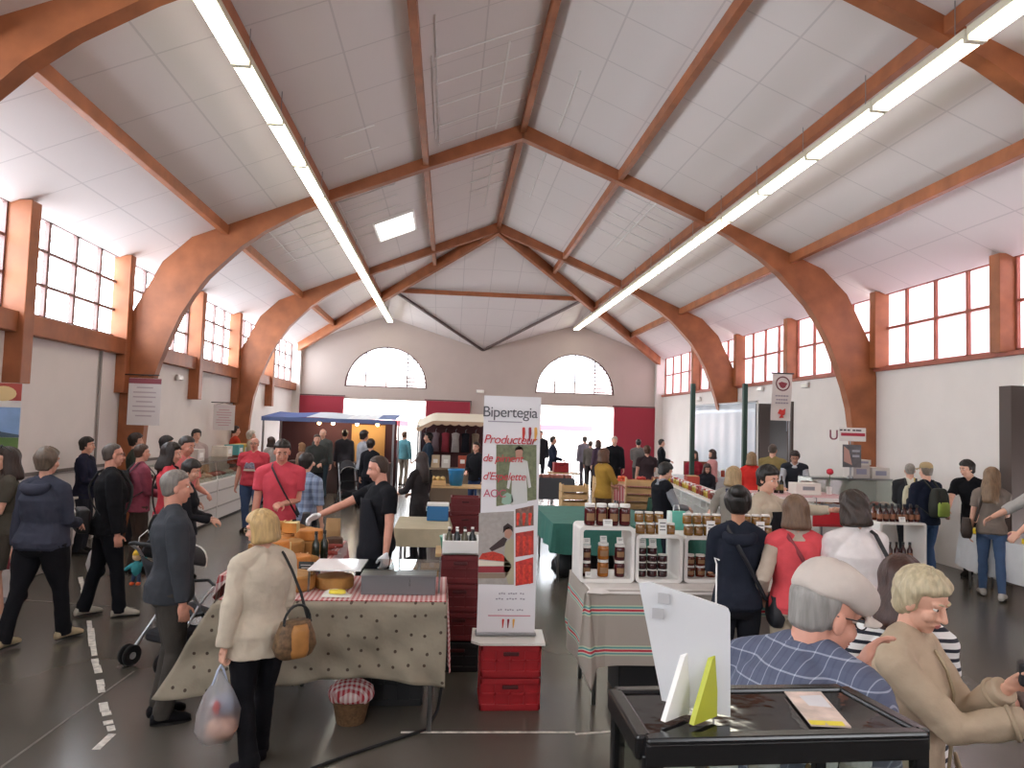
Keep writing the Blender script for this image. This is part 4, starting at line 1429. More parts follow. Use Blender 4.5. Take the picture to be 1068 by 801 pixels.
def backpack(p, label, col, col2, w=.29, h=.42):
    base = p.T((0, -.30, .98))
    o = worn(p, 'backpack', label, 'backpack', base)
    m1, m2 = mat('pack_' + col.strip('#'), col, .7, noise=.1), mat('pack_' + col2.strip('#'), col2, .7, noise=.1)
    yb = -.125 * p.fat - .10
    b = WB(base)
    rs = []
    for z, sx, sy in ((.97, .8, .7), (1.0, 1, 1), (1.15, 1.02, 1.08), (1.3, .95, .9), (1.38, .75, .7), (1.40, .5, .45)):
        rs.append([p.T((w / 2 * sx * math.copysign(abs(math.cos(t)) ** .6, math.cos(t)), yb + .085 * sy * math.copysign(abs(math.sin(t)) ** .6, math.sin(t)), z)) for t in [2 * math.pi * k / 24 for k in range(24)]])
    b.rings(rs); b.build('pack_body', m1, o, smooth=True)
    b = WB(base)
    rs = []
    for z, s_ in ((.99, .8), (1.01, 1), (1.17, 1.0), (1.20, .8)):
        rs.append([p.T((w * .36 * s_ * math.copysign(abs(math.cos(t)) ** .6, math.cos(t)), yb - .085 + .035 * s_ * math.sin(t), z)) for t in [2 * math.pi * k / 20 for k in range(20)]])
    b.rings(rs); b.build('front_pocket', m2, o, smooth=True)
    for s in (-1, 1):
        b = WB(base); b.tube([p.T(q) for q in ((s * .07, yb + .06, 1.38), (s * .085, -.05, 1.505), (s * .095, .06, 1.46), (s * .12, .135 * p.fat + .02, 1.34), (s * .18, .09, 1.18), (s * .15, yb + .05, 1.02))], .018, n=8, flat=.4)
        b.build('shoulder_strap', m2 if col2 < '#5' else m1, o, smooth=True)
    b = WB(base)
    for s in (-1, 1):
        b.tube([p.T((s * .06, yb - .10, 1.02)), p.T((s * .07, yb - .105, 1.2)), p.T((s * .06, yb - .07, 1.36))], .008, n=6)
    b.build('webbing', m_blackbag, o)
    return o


backpack(pack, 'lime green and black rucksack on the navy jacket', '#23261f', '#8aa044')
backpack(jersey, 'cream and black rucksack on the sports jacket', '#c8c0a4', '#23242a')
backpack(mauve, 'black backpack on the mauve jacket', '#1b1b20', '#222228')
# sunglasses pushed up into the hair of the woman in shorts
p = shorts
base = tuple(p.hm @ Vector((0, .06, .10)))
o = worn(p, 'sunglasses', 'dark sunglasses pushed up on the hair of the woman in shorts', 'sunglasses', base)
b = WB(base); b.M = b.M @ p.hm @ Matrix.Translation((0, -.03, .085)) @ Matrix.Rotation(.5, 4, 'X')
for s in (-1, 1):
    b.ell((s * .034, .098, .01), (.029, .008, .022), nu=14, nv=8)
b.build('lenses', mat('dark_lens', '#17181c', .1), o, smooth=True)
b = WB(base); b.M = b.M @ p.hm @ Matrix.Translation((0, -.03, .085)) @ Matrix.Rotation(.5, 4, 'X')
b.tube([(-.1, .0, .01), (-.07, .09, .022), (0, .103, .02), (.07, .09, .022), (.1, .0, .01)], .004, n=6); b.build('frame', m_black, o)
# the small black box by the open palm
p = blond
a = p.arms[-1]
c = a[2] + a[3] * .10
base = (c.x, c.y, c.z - .03)
o = worn(p, 'pouch', 'small black camera pouch held by the blonde woman in the beige jacket', 'pouch', base)
b = WB(base); b.box((c.x, c.y + .0, c.z + .015), (.075, .05, .085), rz=.3); b.build('case', m_blackbag, o, bevel=.012)
b = WB(base); b.tube([(c.x - .02, c.y - .01, c.z - .02), (c.x - .03, c.y - .04, c.z - .05), (c.x - .01, c.y - .05, c.z - .03)], .004, n=6); b.build('wrist_cord', m_blackbag, o)
# jacket tied round a waist is the mustard woman's own clothing; zip and epaulettes of the beige jacket
for s in (-1, 1):
    b = MB(); b.tube([p.T((s * .085, -.01, 1.492)), p.T((s * .13, -.008, 1.475)), p.T((s * .175, -.008, 1.462))], .022, n=8, flat=.3); b.build('epaulette', cloth('#a8947b'), p.root, smooth=True)
b = MB(); b.tube([p.T((.0, .165 * 1.06, z)) for z in (.90, 1.0, 1.1)] + [p.T((0, .172, 1.2)), p.T((0, .165, 1.3)), p.T((0, .135, 1.38)), p.T((0, .09, 1.44))], .007, n=6); b.build('zip', mat('brass_zip', '#a59579', .4, metal=.6), p.root)
m_be = cloth('#a8967f')
for x_, z_, w_ in ((.10, 1.19, .12), (-.10, 1.19, .12), (.11, .98, .14), (-.11, .98, .14)):
    q_ = p.T((x_, .155 * p.fat + .012, z_))
    b = MB(); b.box(q_, (w_, .014, .05), rz=-x_ * 3.2, rx=.06); b.build('pocket_flap', m_be, p.root, bevel=.006)
for s in (-1, 1):
    sh_, el_, wr_ = p.arms[s][:3]
    c_ = wr_.lerp(el_, .22); ax_ = (wr_ - el_).normalized(); u_ = ax_.orthogonal().normalized(); v_ = ax_.cross(u_)
    b = MB(); b.tube([c_ + u_ * (.056 * math.cos(t)) + v_ * (.056 * math.sin(t)) for t in [2 * math.pi * k / 20 for k in range(21)]], .009, n=8); b.build('cuff_strap', m_be, p.root, smooth=True)
# hood on the navy top, print on the red T-shirt, apron badge
p = bun
b = MB(); b.tube([p.T((.1 * math.cos(t), -.085 - .03 * math.sin(t), 1.415 - .035 * math.sin(t))) for t in [math.pi * k / 12 for k in range(13)]], [.03 + .02 * math.sin(math.pi * k / 12) for k in range(13)], n=10); b.build('hood', cloth('#232733'), p.root, smooth=True)
p = sweater
b = MB(); b.tube([p.T((.12 * math.cos(t), -.10 - .035 * math.sin(t), 1.43 - .04 * math.sin(t))) for t in [math.pi * k / 12 for k in range(13)]], [.03 + .026 * math.sin(math.pi * k / 12) for k in range(13)], n=10); b.build('hood', cloth('#3b3e4c'), p.root, smooth=True)
p = vendor
b = MB()
b.M = Matrix.Translation(p.T((.0, .158, 1.18)))
b.tube([(.055 * math.cos(t), 0, .055 * math.sin(t)) for t in [2 * math.pi * k / 24 for k in range(25)]], .004, n=6)
for a0, a1 in ((.5, 2.9), (1.6, 4.6), (2.6, 6.0), (3.8, .9)):
    b.tube([(.05 * math.cos(a0), 0, .05 * math.sin(a0)), (.05 * math.cos(a1), 0, .05 * math.sin(a1))], .0035, n=6)
b.tube([(-.045, 0, .085), (.045, 0, .085)], .005, n=6)
b.build('badge_print', mat('white_print', '#c9c9cc', .7), p.root)
p = tee
b = MB()
yf = .13 * p.fat + .03
b.plate([(-.10, -.05), (.10, -.05), (.09, .0), (.06, .06), (.01, .04), (-.03, .065), (-.08, .05)], [], Matrix.Translation(p.T((0, yf + .012, 1.24))) @ Matrix.Rotation(R90 - .05, 4, 'X'), .02)
b.build('chest_print', mat('print_navy_white', '#8d8796', .7, noise=.6, nscale=30), p.root)
b = MB(); b.plate([(-.11, -.02), (.11, -.02), (.10, .012), (-.10, .012)], [], Matrix.Translation(p.T((0, yf + .016, 1.165))) @ Matrix.Rotation(R90 - .05, 4, 'X'), .02); b.build('chest_print', mat('print_cream_band', '#d9cfc0', .7), p.root)
# ------------------------------------------------------------------ stalls and goods
ORD = ['first', 'second', 'third', 'fourth', 'fifth', 'sixth', 'seventh', 'eighth', 'ninth', 'tenth', 'eleventh', 'twelfth', 'thirteenth', 'fourteenth', 'fifteenth', 'sixteenth', 'seventeenth', 'eighteenth', 'nineteenth', 'twentieth', 'twenty-first', 'twenty-second']
for w_ in ('clear-window', 'curtained-window'):
    i = 0
    for o in [o for o in C.objects if o.get('group') == 'fluorescent line on the %s side' % w_]:
        o['label'] = '%s fluorescent fitting from the far wall in the hanging line on the %s side' % (ORD[i], w_)
        i += 1
m_ply = mat('birch_board', '#c9a676', .6, noise=.12, nscale=6)
m_card = mat('cardboard', '#b08d62', .8, noise=.08)
m_redcr = mat('red_crate_plastic', '#a32028', .45, noise=.06)
m_dkred = mat('dark_red_crate_plastic', '#6e2226', .5, noise=.08)
m_green = mat('green_cloth', '#1b5143', .85, noise=.08, bump=.2, bscale=10)
m_tealc = mat('teal_cloth', '#356f64', .85, noise=.08, bump=.2, bscale=10)
m_paper = mat('white_paper', '#efeeea', .7)
m_slate = mat('slate_card', '#2f3a3b', .6, noise=.3, nscale=40)
m_shelf = mat('white_shelf_paint', '#e6e3df', .45)
m_wcloth = mat('white_table_cloth', '#d9dadd', .85, noise=.04)


def table(name, label, x0, x1, y0, y1, z, m=None, rz=0, leg=.035):
    cx, cy = (x0 + x1) / 2, (y0 + y1) / 2
    t = thing(name, label, 'table', (cx, cy, 0), rz)
    a, b = (x1 - x0) / 2, (y1 - y0) / 2
    b_ = MB(); b_.box((0, 0, z - .02), (2 * a, 2 * b, .035)); b_.build('tabletop', m or m_ply, t, bevel=.005)
    for sx in (-1, 1):
        for sy in (-1, 1):
            b_ = MB(); b_.tube([(sx * (a - .08), sy * (b - .08), 0), (sx * (a - .08), sy * (b - .08), z - .035)], leg / 2, n=8, ends=False); b_.build('leg', m_steel, t, smooth=True)
    return t


def drape(name, label, x0, x1, y0, y1, z, m, drops, amp=.015, rz=0, cat='tablecloth', wav=9.0, thick=.006):
    """a cloth over a table: top sheet with folds hanging over the named edges (dict of edge -> length)"""
    cx, cy = (x0 + x1) / 2, (y0 + y1) / 2
    a, b = (x1 - x0) / 2 + .012, (y1 - y0) / 2 + .012
    o = MB()
    rnd = random.Random(int(x0 * 100 + y0 * 10))
    ph = rnd.random() * 6
    per = []
    corners = [(-a, -b), (a, -b), (a, b), (-a, b)]
    ed = ['front', 'right', 'back', 'left']
    for i in range(4):
        p, q = corners[i], corners[(i + 1) % 4]
        L_ = math.hypot(q[0] - p[0], q[1] - p[1])
        n = max(4, int(L_ / .05))
        for k in range(n):
            t = k / n
            per.append((p[0] + (q[0] - p[0]) * t, p[1] + (q[1] - p[1]) * t, ed[i], t, L_))
    n = len(per)
    vs, rings_ = [], 8
    nrmv = {'front': (0, -1), 'right': (1, 0), 'back': (0, 1), 'left': (-1, 0)}
    for r in range(rings_ + 1):
        q = r / rings_
        for i, (px, py, e, t, L_) in enumerate(per):
            d = drops.get(e, .02)
            # blend the drop near corners with the neighbouring edge
            dn = drops.get(ed[(ed.index(e) + 1) % 4], .02)
            dp = drops.get(ed[(ed.index(e) - 1) % 4], .02)
            w1, w0 = sstep(.9, 1, t) * .5, sstep(.1, 0, t) * .5
            dd = d * (1 - w1 - w0) + dn * w1 + dp * w0
            nx, ny = nrmv[e]
            n2 = nrmv[ed[(ed.index(e) + 1) % 4]] if t > .5 else nrmv[ed[(ed.index(e) - 1) % 4]]
            wc = max(w1, w0)
            nx, ny = nx * (1 - wc) + n2[0] * wc, ny * (1 - wc) + n2[1] * wc
            s_ = i * .05
            f = amp * q * (math.sin(s_ * wav + ph) + .6 * math.sin(s_ * wav * 1.7 + 1 + ph)) + .02 * q + (.05 * q if wc > .2 else 0)
            vs.append((px + nx * f, py + ny * f, z + .004 - dd * q))
    fs = []
    for r in range(rings_):
        for i in range(n):
            j = (i + 1) % n
            fs.append((r * n + i, (r + 1) * n + i, (r + 1) * n + j, r * n + j))
    fs.append(tuple(range(n)))
    o.add(vs, fs)
    ob = o.build(name, m, None, solid=thick, smooth=False)
    ob.location = (cx, cy, 0)
    ob.rotation_euler = (0, 0, rz)
    return tag(ob, label, cat)


def crate(label, x, y, z, w, d, h, m, rz=0, cat='crate', name='plastic_crate', group=None):
    t = thing(name, label, cat, (x, y, z), rz, group)
    b = MB()
    b.box((0, 0, .012), (w, d, .024))
    for s in (-1, 1):
        b.box((0, s * (d / 2 - .008), h * .5), (w * .96, .008, h * .82))
        b.box((s * (w / 2 - .008), 0, h * .5), (.008, d * .96, h * .82))
    b.build('walls', m, t)
    b = MB()
    for zz in (h - .02, .03):
        for s in (-1, 1):
            b.box((0, s * (d / 2), zz), (w + .02, .02, .04))
            b.box((s * (w / 2), 0, zz), (.02, d + .02, .04))
    b.build('rim', m, t, bevel=.004)
    n = max(3, int(w / .09))
    for s in (-1, 1):
        b = MB()
        for k in range(n + 1):
            b.box((-w / 2 + w * k / n, s * (d / 2 + .002), h / 2), (.014, .014, h * .9))
        b.box((0, s * (d / 2 + .003), h * .52), (w, .012, .016))
        b.build('rib_grid', m, t)
    b = MB(); b.box((0, -d / 2 - .008, h * .74), (.12, .012, .03)); b.build('hand_grip', mat('grip_dark', '#4a1015', .6), t, bevel=.006)
    return t


def wood_crate(label, x, y, z, w, d, h, rz=0, group=None):
    t = thing('wooden_crate', label, 'crate', (x, y, z), rz, group)
    for s in (-1, 1):
        b = MB()
        b.box((0, s * d / 2, h * .37), (w, .012, h * .66))
        b.build('side_slats', m_ply, t)
        b = MB(); b.box((s * w / 2, 0, h / 2), (.014, d, h * .95)); b.build('end_board', m_ply, t)
    b = MB(); b.box((0, 0, .008), (w, d, .012)); b.build('base', m_ply, t)
    for sx in (-1, 1):
        for sy in (-1, 1):
            b = MB(); b.box((sx * (w / 2 - .015), sy * (d / 2 - .015), h / 2 + .008), (.025, .025, h)); b.build('corner_post', m_ply, t)
    return t


LIDW = mat('white_lid', '#e4e2de', .4)
LIDB = mat('black_lid', '#1b1b1d', .4)


def jar(label, x, y, z, r, h, col, lid=LIDW, group=None, paper=True, name='jam_jar'):
    t = thing(name, label, 'jar', (x, y, z), 0, group)
    b = MB(); b.lathe([(r * .92, 0), (r, .01 * h / .1), (r, h * .72), (r * .9, h * .8), (r * .82, h * .84)], n=16)
    b.build('glass_jar', mat('preserve_' + col.strip('#'), col, .12, noise=.25, nscale=18), t, smooth=True)
    b = MB(); b.lathe([(r * .92, h * .84), (r * .94, h * .86), (r * .94, h * .97), (r * .88, h)], n=16); b.build('lid', lid, t, smooth=False)
    if paper:
        b = MB()
        b.sheet(lambda u, v: (1.012 * r * math.sin(-.75 + 1.5 * u), -1.012 * r * math.cos(-.75 + 1.5 * u), h * (.22 + .34 * v)), 8, 1)
        b.build('paper_label', mat('jar_label', '#8d6a4a', .7), t)
    return t


def card(name, label, p, w, h, rz=0, m=None, tilt=-.25, cat='price card', lines=3, ink='#55555c'):
    t = thing(name, label, cat, p, rz)
    b = MB(); b.box((0, 0, h / 2), (w, .004, h), rx=tilt); b.build('card', m or m_paper, t)
    b = MB()
    for k in range(lines):
        zz = h * (.75 - .22 * k)
        b.box((0, -.004 + (zz - h / 2) * -math.sin(tilt) * -1, zz), (w * (.7 - .12 * (k % 2)), .002, h * .06), rx=tilt)
    b.build('writing', mat('ink_' + ink.strip('#'), ink, .7), t)
    b = MB(); b.box((0, .02, .004), (w * .6, .05, .006)); b.build('stand', m or m_paper, t)
    return t


# ---------------------------------------------------------------- the glass display case in front
DZ = 1.52
k_ = (2.15 - DZ) / (2.15 - 1.42)
c0, c1, c2, c3 = at(641, 720, DZ), at(878, 717, DZ), at(964, 763, DZ), at(672, 770, DZ)
cxm, cym = (c0 + c1 + c2 + c3).x / 4, (c0 + c1 + c2 + c3).y / 4
tb = table('trestle_table', 'table carrying the glass display case at the bottom of the photo', .28, 1.12, 1.35, 1.85, 1.02)
dc = thing('display_case', 'black-framed glass display case with a printed leaflet on its top', 'display case', (cxm, cym, 1.025))
O = Vector((cxm, cym, 1.025))
b = MB()
top = [Vector((q.x - O.x, q.y - O.y, DZ - O.z)) for q in (c0, c1, c2, c3)]
n_ = len(top)
m_bk = mat('black_glossy_frame', '#151517', .25)
for i in range(4):
    p, q = top[i], top[(i + 1) % 4]
    wdt = .10 if i == 2 else .03 if i == 0 else .035
    b.bar(p + Vector((0, 0, -.02)), q + Vector((0, 0, -.02)), .035, .05)
b.build('top_frame', m_bk, dc, bevel=.006)
b = MB()
ins = [top[0], top[1], top[2], top[3]]
b.add([q + Vector((0, 0, -.002)) for q in ins] + [q + Vector((0, 0, -.008)) for q in ins], [(3, 2, 1, 0), (4, 5, 6, 7), (0, 1, 5, 4), (1, 2, 6, 5), (2, 3, 7, 6), (3, 0, 4, 7)])
b.build('top_pane', mat('smoked_glass_top', '#1c1b1c', .06, bump=.12, bscale=7), dc)
b = MB(); f0, f1 = top[3], top[2]
b.add([f0 + Vector((-.0, -.0, .004)), f1 + Vector((0, 0, .004)), f1 + Vector((0, -.018, -.005)), f0 + Vector((0, -.018, -.005)), f0 + Vector((0, -.018, -.052)), f1 + Vector((0, -.018, -.052)), f1 + Vector((0, 0, -.056)), f0 + Vector((0, 0, -.056)),
       ], [(0, 1, 2, 3), (3, 2, 5, 4), (4, 5, 6, 7), (0, 7, 6, 1), (0, 3, 4, 7), (1, 6, 5, 2)])
b.build('front_rail', m_bk, dc, bevel=.004)
for i in range(4):
    q = top[i]
    qq = q * .97
    b = MB(); b.bar((qq.x, qq.y, 0), (qq.x, qq.y, q.z - .03), .03, .03); b.build('corner_post', m_bk, dc, bevel=.004)
b = MB(); b.add([(q.x, q.y, .0) for q in top] + [(q.x, q.y, .04) for q in top], [(3, 2, 1, 0), (4, 5, 6, 7), (0, 1, 5, 4), (1, 2, 6, 5), (2, 3, 7, 6), (3, 0, 4, 7)][0:0] + [(0, 1, 2, 3), (7, 6, 5, 4), (0, 4, 5, 1), (1, 5, 6, 2), (2, 6, 7, 3), (3, 7, 4, 0)])
b.build('base', m_bk, dc)
mg = glass('case_glass', '#eef2f0')
for i in (0, 1, 2, 3):
    p, q = top[i] * .985, top[(i + 1) % 4] * .985
    b = MB(); b.add([(p.x, p.y, .04), (q.x, q.y, .04), (q.x, q.y, p.z - .04), (p.x, p.y, p.z - .04)], [(0, 1, 2, 3)]); b.build('side_pane', mg, dc, solid=.004)
b = MB(); sh = [top[i] * .93 for i in range(4)]
b.add([(q.x, q.y, .30) for q in sh], [(0, 1, 2, 3)]); b.build('glass_shelf', mg, dc, solid=.006)
mid3, mid2 = top[3].lerp(top[2], .62), None
b = MB(); b.bar((mid3.x, mid3.y + .01, .0), (mid3.x, mid3.y + .01, mid3.z - .05), .025, .02); b.build('mullion', m_bk, dc)
# little jars standing inside the case
for i, (u_, v_, col) in enumerate(((.15, .3, '#c9bfae'), (.32, .3, '#a07c4c'), (.5, .35, '#d6d0c4'), (.72, .3, '#8a6a3c'), (.86, .3, '#cfc7b8'))):
    q = top[3].lerp(top[2], u_).lerp(top[0].lerp(top[1], u_), v_) * .95 + O
    jar('%s small pale pot from the board inside the glass display case' % ORD[i], q.x, q.y, O.z + .305, .035, .11, col, paper=False, name='small_pot')
# leaflets lying on it
lf = [at(u_, v_, DZ + .004) for u_, v_ in ((818, 722), (856, 722), (888, 759), (846, 757))]
b = MB(); b.add([(*q.xy, DZ + .006) for q in lf] + [(*q.xy, DZ + .003) for q in lf], [(3, 2, 1, 0), (4, 5, 6, 7), (0, 1, 5, 4), (1, 2, 6, 5), (2, 3, 7, 6), (3, 0, 4, 7)])
o = b.build('leaflet', mat('leaflet_print', '#d8c2b8', .35, noise=.25, nscale=22)); tag(o, 'glossy leaflet with a yellow lower edge lying on the display case', 'leaflet')
b = MB()
for (s0, s1) in ((.0, .4), (.5, .95)):
    p, q = lf[3].lerp(lf[2], s0 * .9), lf[3].lerp(lf[2], s1 * .9)
    p2, q2 = p.lerp(lf[0], .12), q.lerp(lf[1], .12)
    b.add([(*r_.xy, DZ + .0068) for r_ in (p, q, q2, p2)], [(0, 1, 2, 3)])
b.build('yellow_edge', mat('yellow_print', '#e8d62a', .4), o)
b = MB()
p = [lf[0].lerp(lf[3], .15).lerp(lf[1].lerp(lf[2], .15), .3), lf[0].lerp(lf[3], .12).lerp(lf[1].lerp(lf[2], .12), .92), lf[0].lerp(lf[3], .5).lerp(lf[1].lerp(lf[2], .5), .92), lf[0].lerp(lf[3], .45).lerp(lf[1].lerp(lf[2], .45), .35)]
b.add([(*r_.xy, DZ + .0066) for r_ in p], [(0, 1, 2, 3)]); b.build('printed_picture', mat('leaflet_sky', '#dfdde2', .35, noise=.1), o)

# white display board seen from behind with yellow-edged foot
bl, br = at(690, 742, DZ + .002), at(760, 752, DZ + .002)
br.y = bl.y - .04
rzb = math.atan2(br.y - bl.y, br.x - bl.x)
wb = (br - bl).length
bd = thing('display_board', 'white display board seen from behind on two slotted feet on the display case', 'sign', (*bl.xy, DZ + .008), rzb)
hb_ = .285
b = MB()
M = Matrix.Rotation(math.radians(90 + 6), 4, 'X')
pts = [(.0, .02), (wb * 1.06, .0), (wb * 1.02, hb_ * .80), (wb * .99, hb_ * .835), (wb * .94, hb_ * .85), (-.03, hb_ * 1.0), (-.055, hb_ * .98)]
b.plate(pts, [], M, .006); b.build('panel', mat('white_board', '#dcdde0', .35, noise=.02), bd)
for x_, m_ in ((.055, m_paper), (wb * .82, mat('lime_foot', '#b8bd3a', .5))):
    b = MB(); b.plate([(0, 0), (-.085, 0), (-.02, .125), (.0, .14)], [], Matrix.Translation((x_, -.005, 0)) @ Matrix.Rotation(math.radians(52), 4, 'Z') @ Matrix.Rotation(R90, 4, 'X'), .012); b.build('foot', m_, bd)
for q_ in ((.0, -.038, hb_ * .88), (-.012, -.034, hb_ * .76)):
    b = MB(); b.box(q_, (.025, .004, .022)); b.build('tape', mat('grey_tape', '#b3b2b4', .6), bd)
# thin white wand rising behind it
p = at(733, 717, DZ)
o = thing('card_holder', 'thin white hooked wire holder standing behind the white display board', 'card holder', (p.x + .03, p.y + .0, DZ))
b = MB(); b.tube([(0, 0, 0), (0, 0, .30), (-.005, 0, .315), (.006, 0, .31)], .0022, n=6); b.build('wire', m_white, o)
b = MB(); b.lathe([(.03, 0), (.03, .006), (.006, .012)], n=16); b.build('foot', m_white, o)

# ---------------------------------------------------------------- cheese stall
table('cheese_table', 'trestle table of the cheese stall under the dotted beige cloth', -1.50, .02, 5.12, 5.95, .88)
table('cheese_side_table', 'side table of the cheese stall running back from the dotted cloth', -1.75, -1.02, 6.0, 7.75, .88)
m_dot = mat('beige_linen', '#8f8676', .9, noise=.09, nscale=6, bump=.7, bscale=7)
nt = m_dot.node_tree
vo = nt.nodes.new('ShaderNodeTexVoronoi'); vo.inputs['Scale'].default_value = 9.0; vo.inputs['Randomness'].default_value = .45
tc = nt.nodes.new('ShaderNodeTexCoord'); vo.voronoi_dimensions = '2D'
_s = nt.nodes.new('ShaderNodeSeparateXYZ'); _c = nt.nodes.new('ShaderNodeCombineXYZ')
nt.links.new(tc.outputs['Object'], _s.inputs[0]); nt.links.new(_s.outputs['X'], _c.inputs['X']); nt.links.new(_s.outputs['Z'], _c.inputs['Y']); nt.links.new(_c.outputs[0], vo.inputs['Vector'])
lt = nt.nodes.new('ShaderNodeMath'); lt.operation = 'LESS_THAN'; lt.inputs[1].default_value = .095; nt.links.new(vo.outputs['Distance'], lt.inputs[0])
mx = nt.nodes.new('ShaderNodeMix'); mx.data_type = 'RGBA'; nt.links.new(lt.outputs[0], mx.inputs[0])
bs = nt.nodes['Principled BSDF']; nt.links.new(bs.inputs['Base Color'].links[0].from_socket, mx.inputs[6]); mx.inputs[7].default_value = (*rgb('#4a3d33'), 1); nt.links.new(mx.outputs[2], bs.inputs['Base Color'])
# front cloth: top strip, sagging front and a flared corner at the lady's side
b = MB()


def cfn(u, v):
    x = -1.53 + 1.57 * u
    sag = .50 + .03 * math.sin(u * 7) + .03 * u
    fl = sstep(.22, 0, u)
    if v < .2:
        return (x, 5.45 - .34 * v / .2, .892)
    q = (v - .2) / .8
    fold = .014 * math.sin(u * 26 + q * 2) * q + .022 * math.sin(u * 9 + 3 * q) * q + .016 * math.sin(14 * (u - .5) * (1 - .6 * q) + 9 * q) * math.sin(math.pi * min(1, q * 1.1)) + .01 * math.sin(38 * u - 16 * q) * q
    return (x - fl * .34 * q, 5.108 - .03 * q + fold - fl * .06 * q, .892 - (sag + fl * .12 * math.sin(q * 2)) * q)


b.sheet(cfn, 60, 26)
o = b.build('tablecloth', m_dot, None, solid=.005, smooth=True); tag(o, 'beige dotted linen cloth sagging across the front of the cheese stall', 'tablecloth')
m_ging = stripes('red_gingham', [(0, '#e6d9d6'), (.5, '#b3363f')], .034, 'X', cross=('Y', [(0, '#e6d9d6'), (.5, '#b3363f')], .034))
m_gingz = stripes('red_gingham_side', [(0, '#e6d9d6'), (.5, '#b3363f')], .034, 'Y', cross=('Z', [(0, '#e6d9d6'), (.5, '#b3363f')], .034))
b = MB()
b.box((-.74, 5.56, .901), (1.54, .80, .006), mi=0)
def gf(u, v): return (.036 + .012 * math.sin(u * 20) * v + .03 * v, 5.18 + .78 * u, .902 - .50 * v)
b.sheet(gf, 30, 8, mi=1)
o = b.build('gingham_cloth', [m_ging, m_gingz]); tag(o, 'red and white gingham cloth on the cheese stall hanging over its end', 'tablecloth')
drape('gingham_cloth', 'red gingham cloth under the piled cheeses on the side table', -1.75, -1.02, 6.0, 7.75, .882, m_ging, {'left': .3, 'right': .25, 'back': .3}, amp=.01)
# glass counter with the grey steel chest
gc = thing('glass_counter', 'low glass counter with a reflection painted white across part of its top, on the gingham cloth', 'glass counter', (-.49, 5.62, .905))
b = MB(); b.box((-.29, 0, .150), (.38, .50, .012), rx=-.03); b.build('painted_reflection', mat('reflection_white', '#f3f4f6', .12), gc, bevel=.003)  # opaque white plate: the glass's window reflection put into its colour
b = MB(); b.box((.185, 0, .158), (.57, .50, .006), rx=-.03); b.build('clear_top', mg, gc)
for sx in (-.47, .465):
    b = MB(); b.box((sx, 0, .07), (.006, .46, .15)); b.build('side_pane', mg, gc)
for sx in (-.47, .465):
    for sy in (-.22, .22):
        b = MB(); b.box((sx, sy, .07), (.014, .014, .15)); b.build('corner_post', m_steel, gc)
ch = thing('steel_chest', 'grey steel cool box at the end of the glass counter', 'cool box', (-.315, 5.42, .905))
b = MB(); b.box((0, 0, .068), (.53, .20, .135)); b.build('body', mat('grey_steel_box', '#77787b', .4, metal=.4), ch, bevel=.006)
b = MB(); b.box((0, 0, .137), (.54, .21, .008)); b.build('lid', m_steel, ch)
b = MB(); b.tube([(.08, -.105, .07), (.08, -.12, .08), (.08, -.12, .10), (.08, -.105, .11)], .004, n=6); b.build('handle', m_steel, ch)

m_rind = mat('cheese_rind', '#a9793f', .7, noise=.2, nscale=9, bump=.3, bscale=25)
m_rind2 = mat('cheese_rind_orange', '#c07a34', .65, noise=.2, nscale=9, bump=.3, bscale=25)
m_paste = mat('cheese_paste', '#e3cf92', .5, noise=.06)


def wheel(label, x, y, z, r, h, m=m_rind, cut=0.0, rz=0.0, rx=0.0, group=None):
    t = thing('round_cheese', label, 'cheese', (x, y, z), rz)
    n = 30
    b = MB()
    a1 = 2 * math.pi * (1 - cut)
    prof = [(r * .94, 0), (r, h * .12), (r * 1.015, h * .5), (r, h * .88), (r * .94, h)]
    if cut == 0:
        b.lathe(prof, n=n)
        ob = b.build('rind', m, t, smooth=False, bevel=.006)
    else:
        rs = [[(q * math.cos(a1 * k / n), q * math.sin(a1 * k / n), zz) for k in range(n + 1)] + [(0, 0, zz)] for q, zz in prof]
        b.rings([[Vector(p) for p in r_] for r_ in rs])
        ob = b.build('rind', m, t)
        for a in (0, a1):
            c = MB()
            e = .003 if a == 0 else -.003
            nx, ny = -math.sin(a) * -e, math.cos(a) * -e
            c.add([(nx, ny, .004), (q := r * .97) and (q * math.cos(a) + nx, q * math.sin(a) + ny, .006), (r * .97 * math.cos(a) + nx, r * .97 * math.sin(a) + ny, h - .006), (nx, ny, h - .004)], [(0, 1, 2, 3)])
            c.build('cut_face', m_paste, t, solid=.003)
    t.rotation_euler = (rx, 0, rz)
    return t


wheel('broad tan cheese wheel beside the glass counter behind the lady in cream', -1.10, 5.50, .905, .17, .11)
wheel('second flatter tan wheel stacked under the painted white reflection of the counter top', -.80, 5.56, .905, .14, .085, m=m_rind)
o = thing('wrapping_paper', 'sheet of white wrapping paper with a yellow cheese piece in the glass counter', 'paper', (-.74, 5.32, .906))
b = MB(); b.sheet(lambda u, v: (-.1 + .2 * u, -.1 + .2 * v, .004 + .012 * math.sin(u * 5) * v), 8, 8); b.build('sheet', m_paper, o, solid=.002)
b = MB(); b.rings([[Vector((.06 * s * math.cos(t), .025 * s * math.sin(t) - .02, z)) for t in [2 * math.pi * k / 16 for k in range(16)]] for z, s in ((.012, 1), (.035, .95))]); b.build('cheese_piece', mat('yellow_cheese', '#e3cf4a', .5), o)
zt = .89
wheel('stack base orange cheese wheel at the near corner of the side table', -1.50, 6.25, zt, .17, .12, m=m_rind2)
wheel('cut orange cheese wheel standing with its pale face towards the stage', -1.45, 6.28, zt + .122, .16, .11, m=m_rind2, cut=.3, rz=-1.9)
wheel('small round orange cheese leaning by the slate cards', -1.20, 6.18, zt, .11, .13, m=m_rind2)
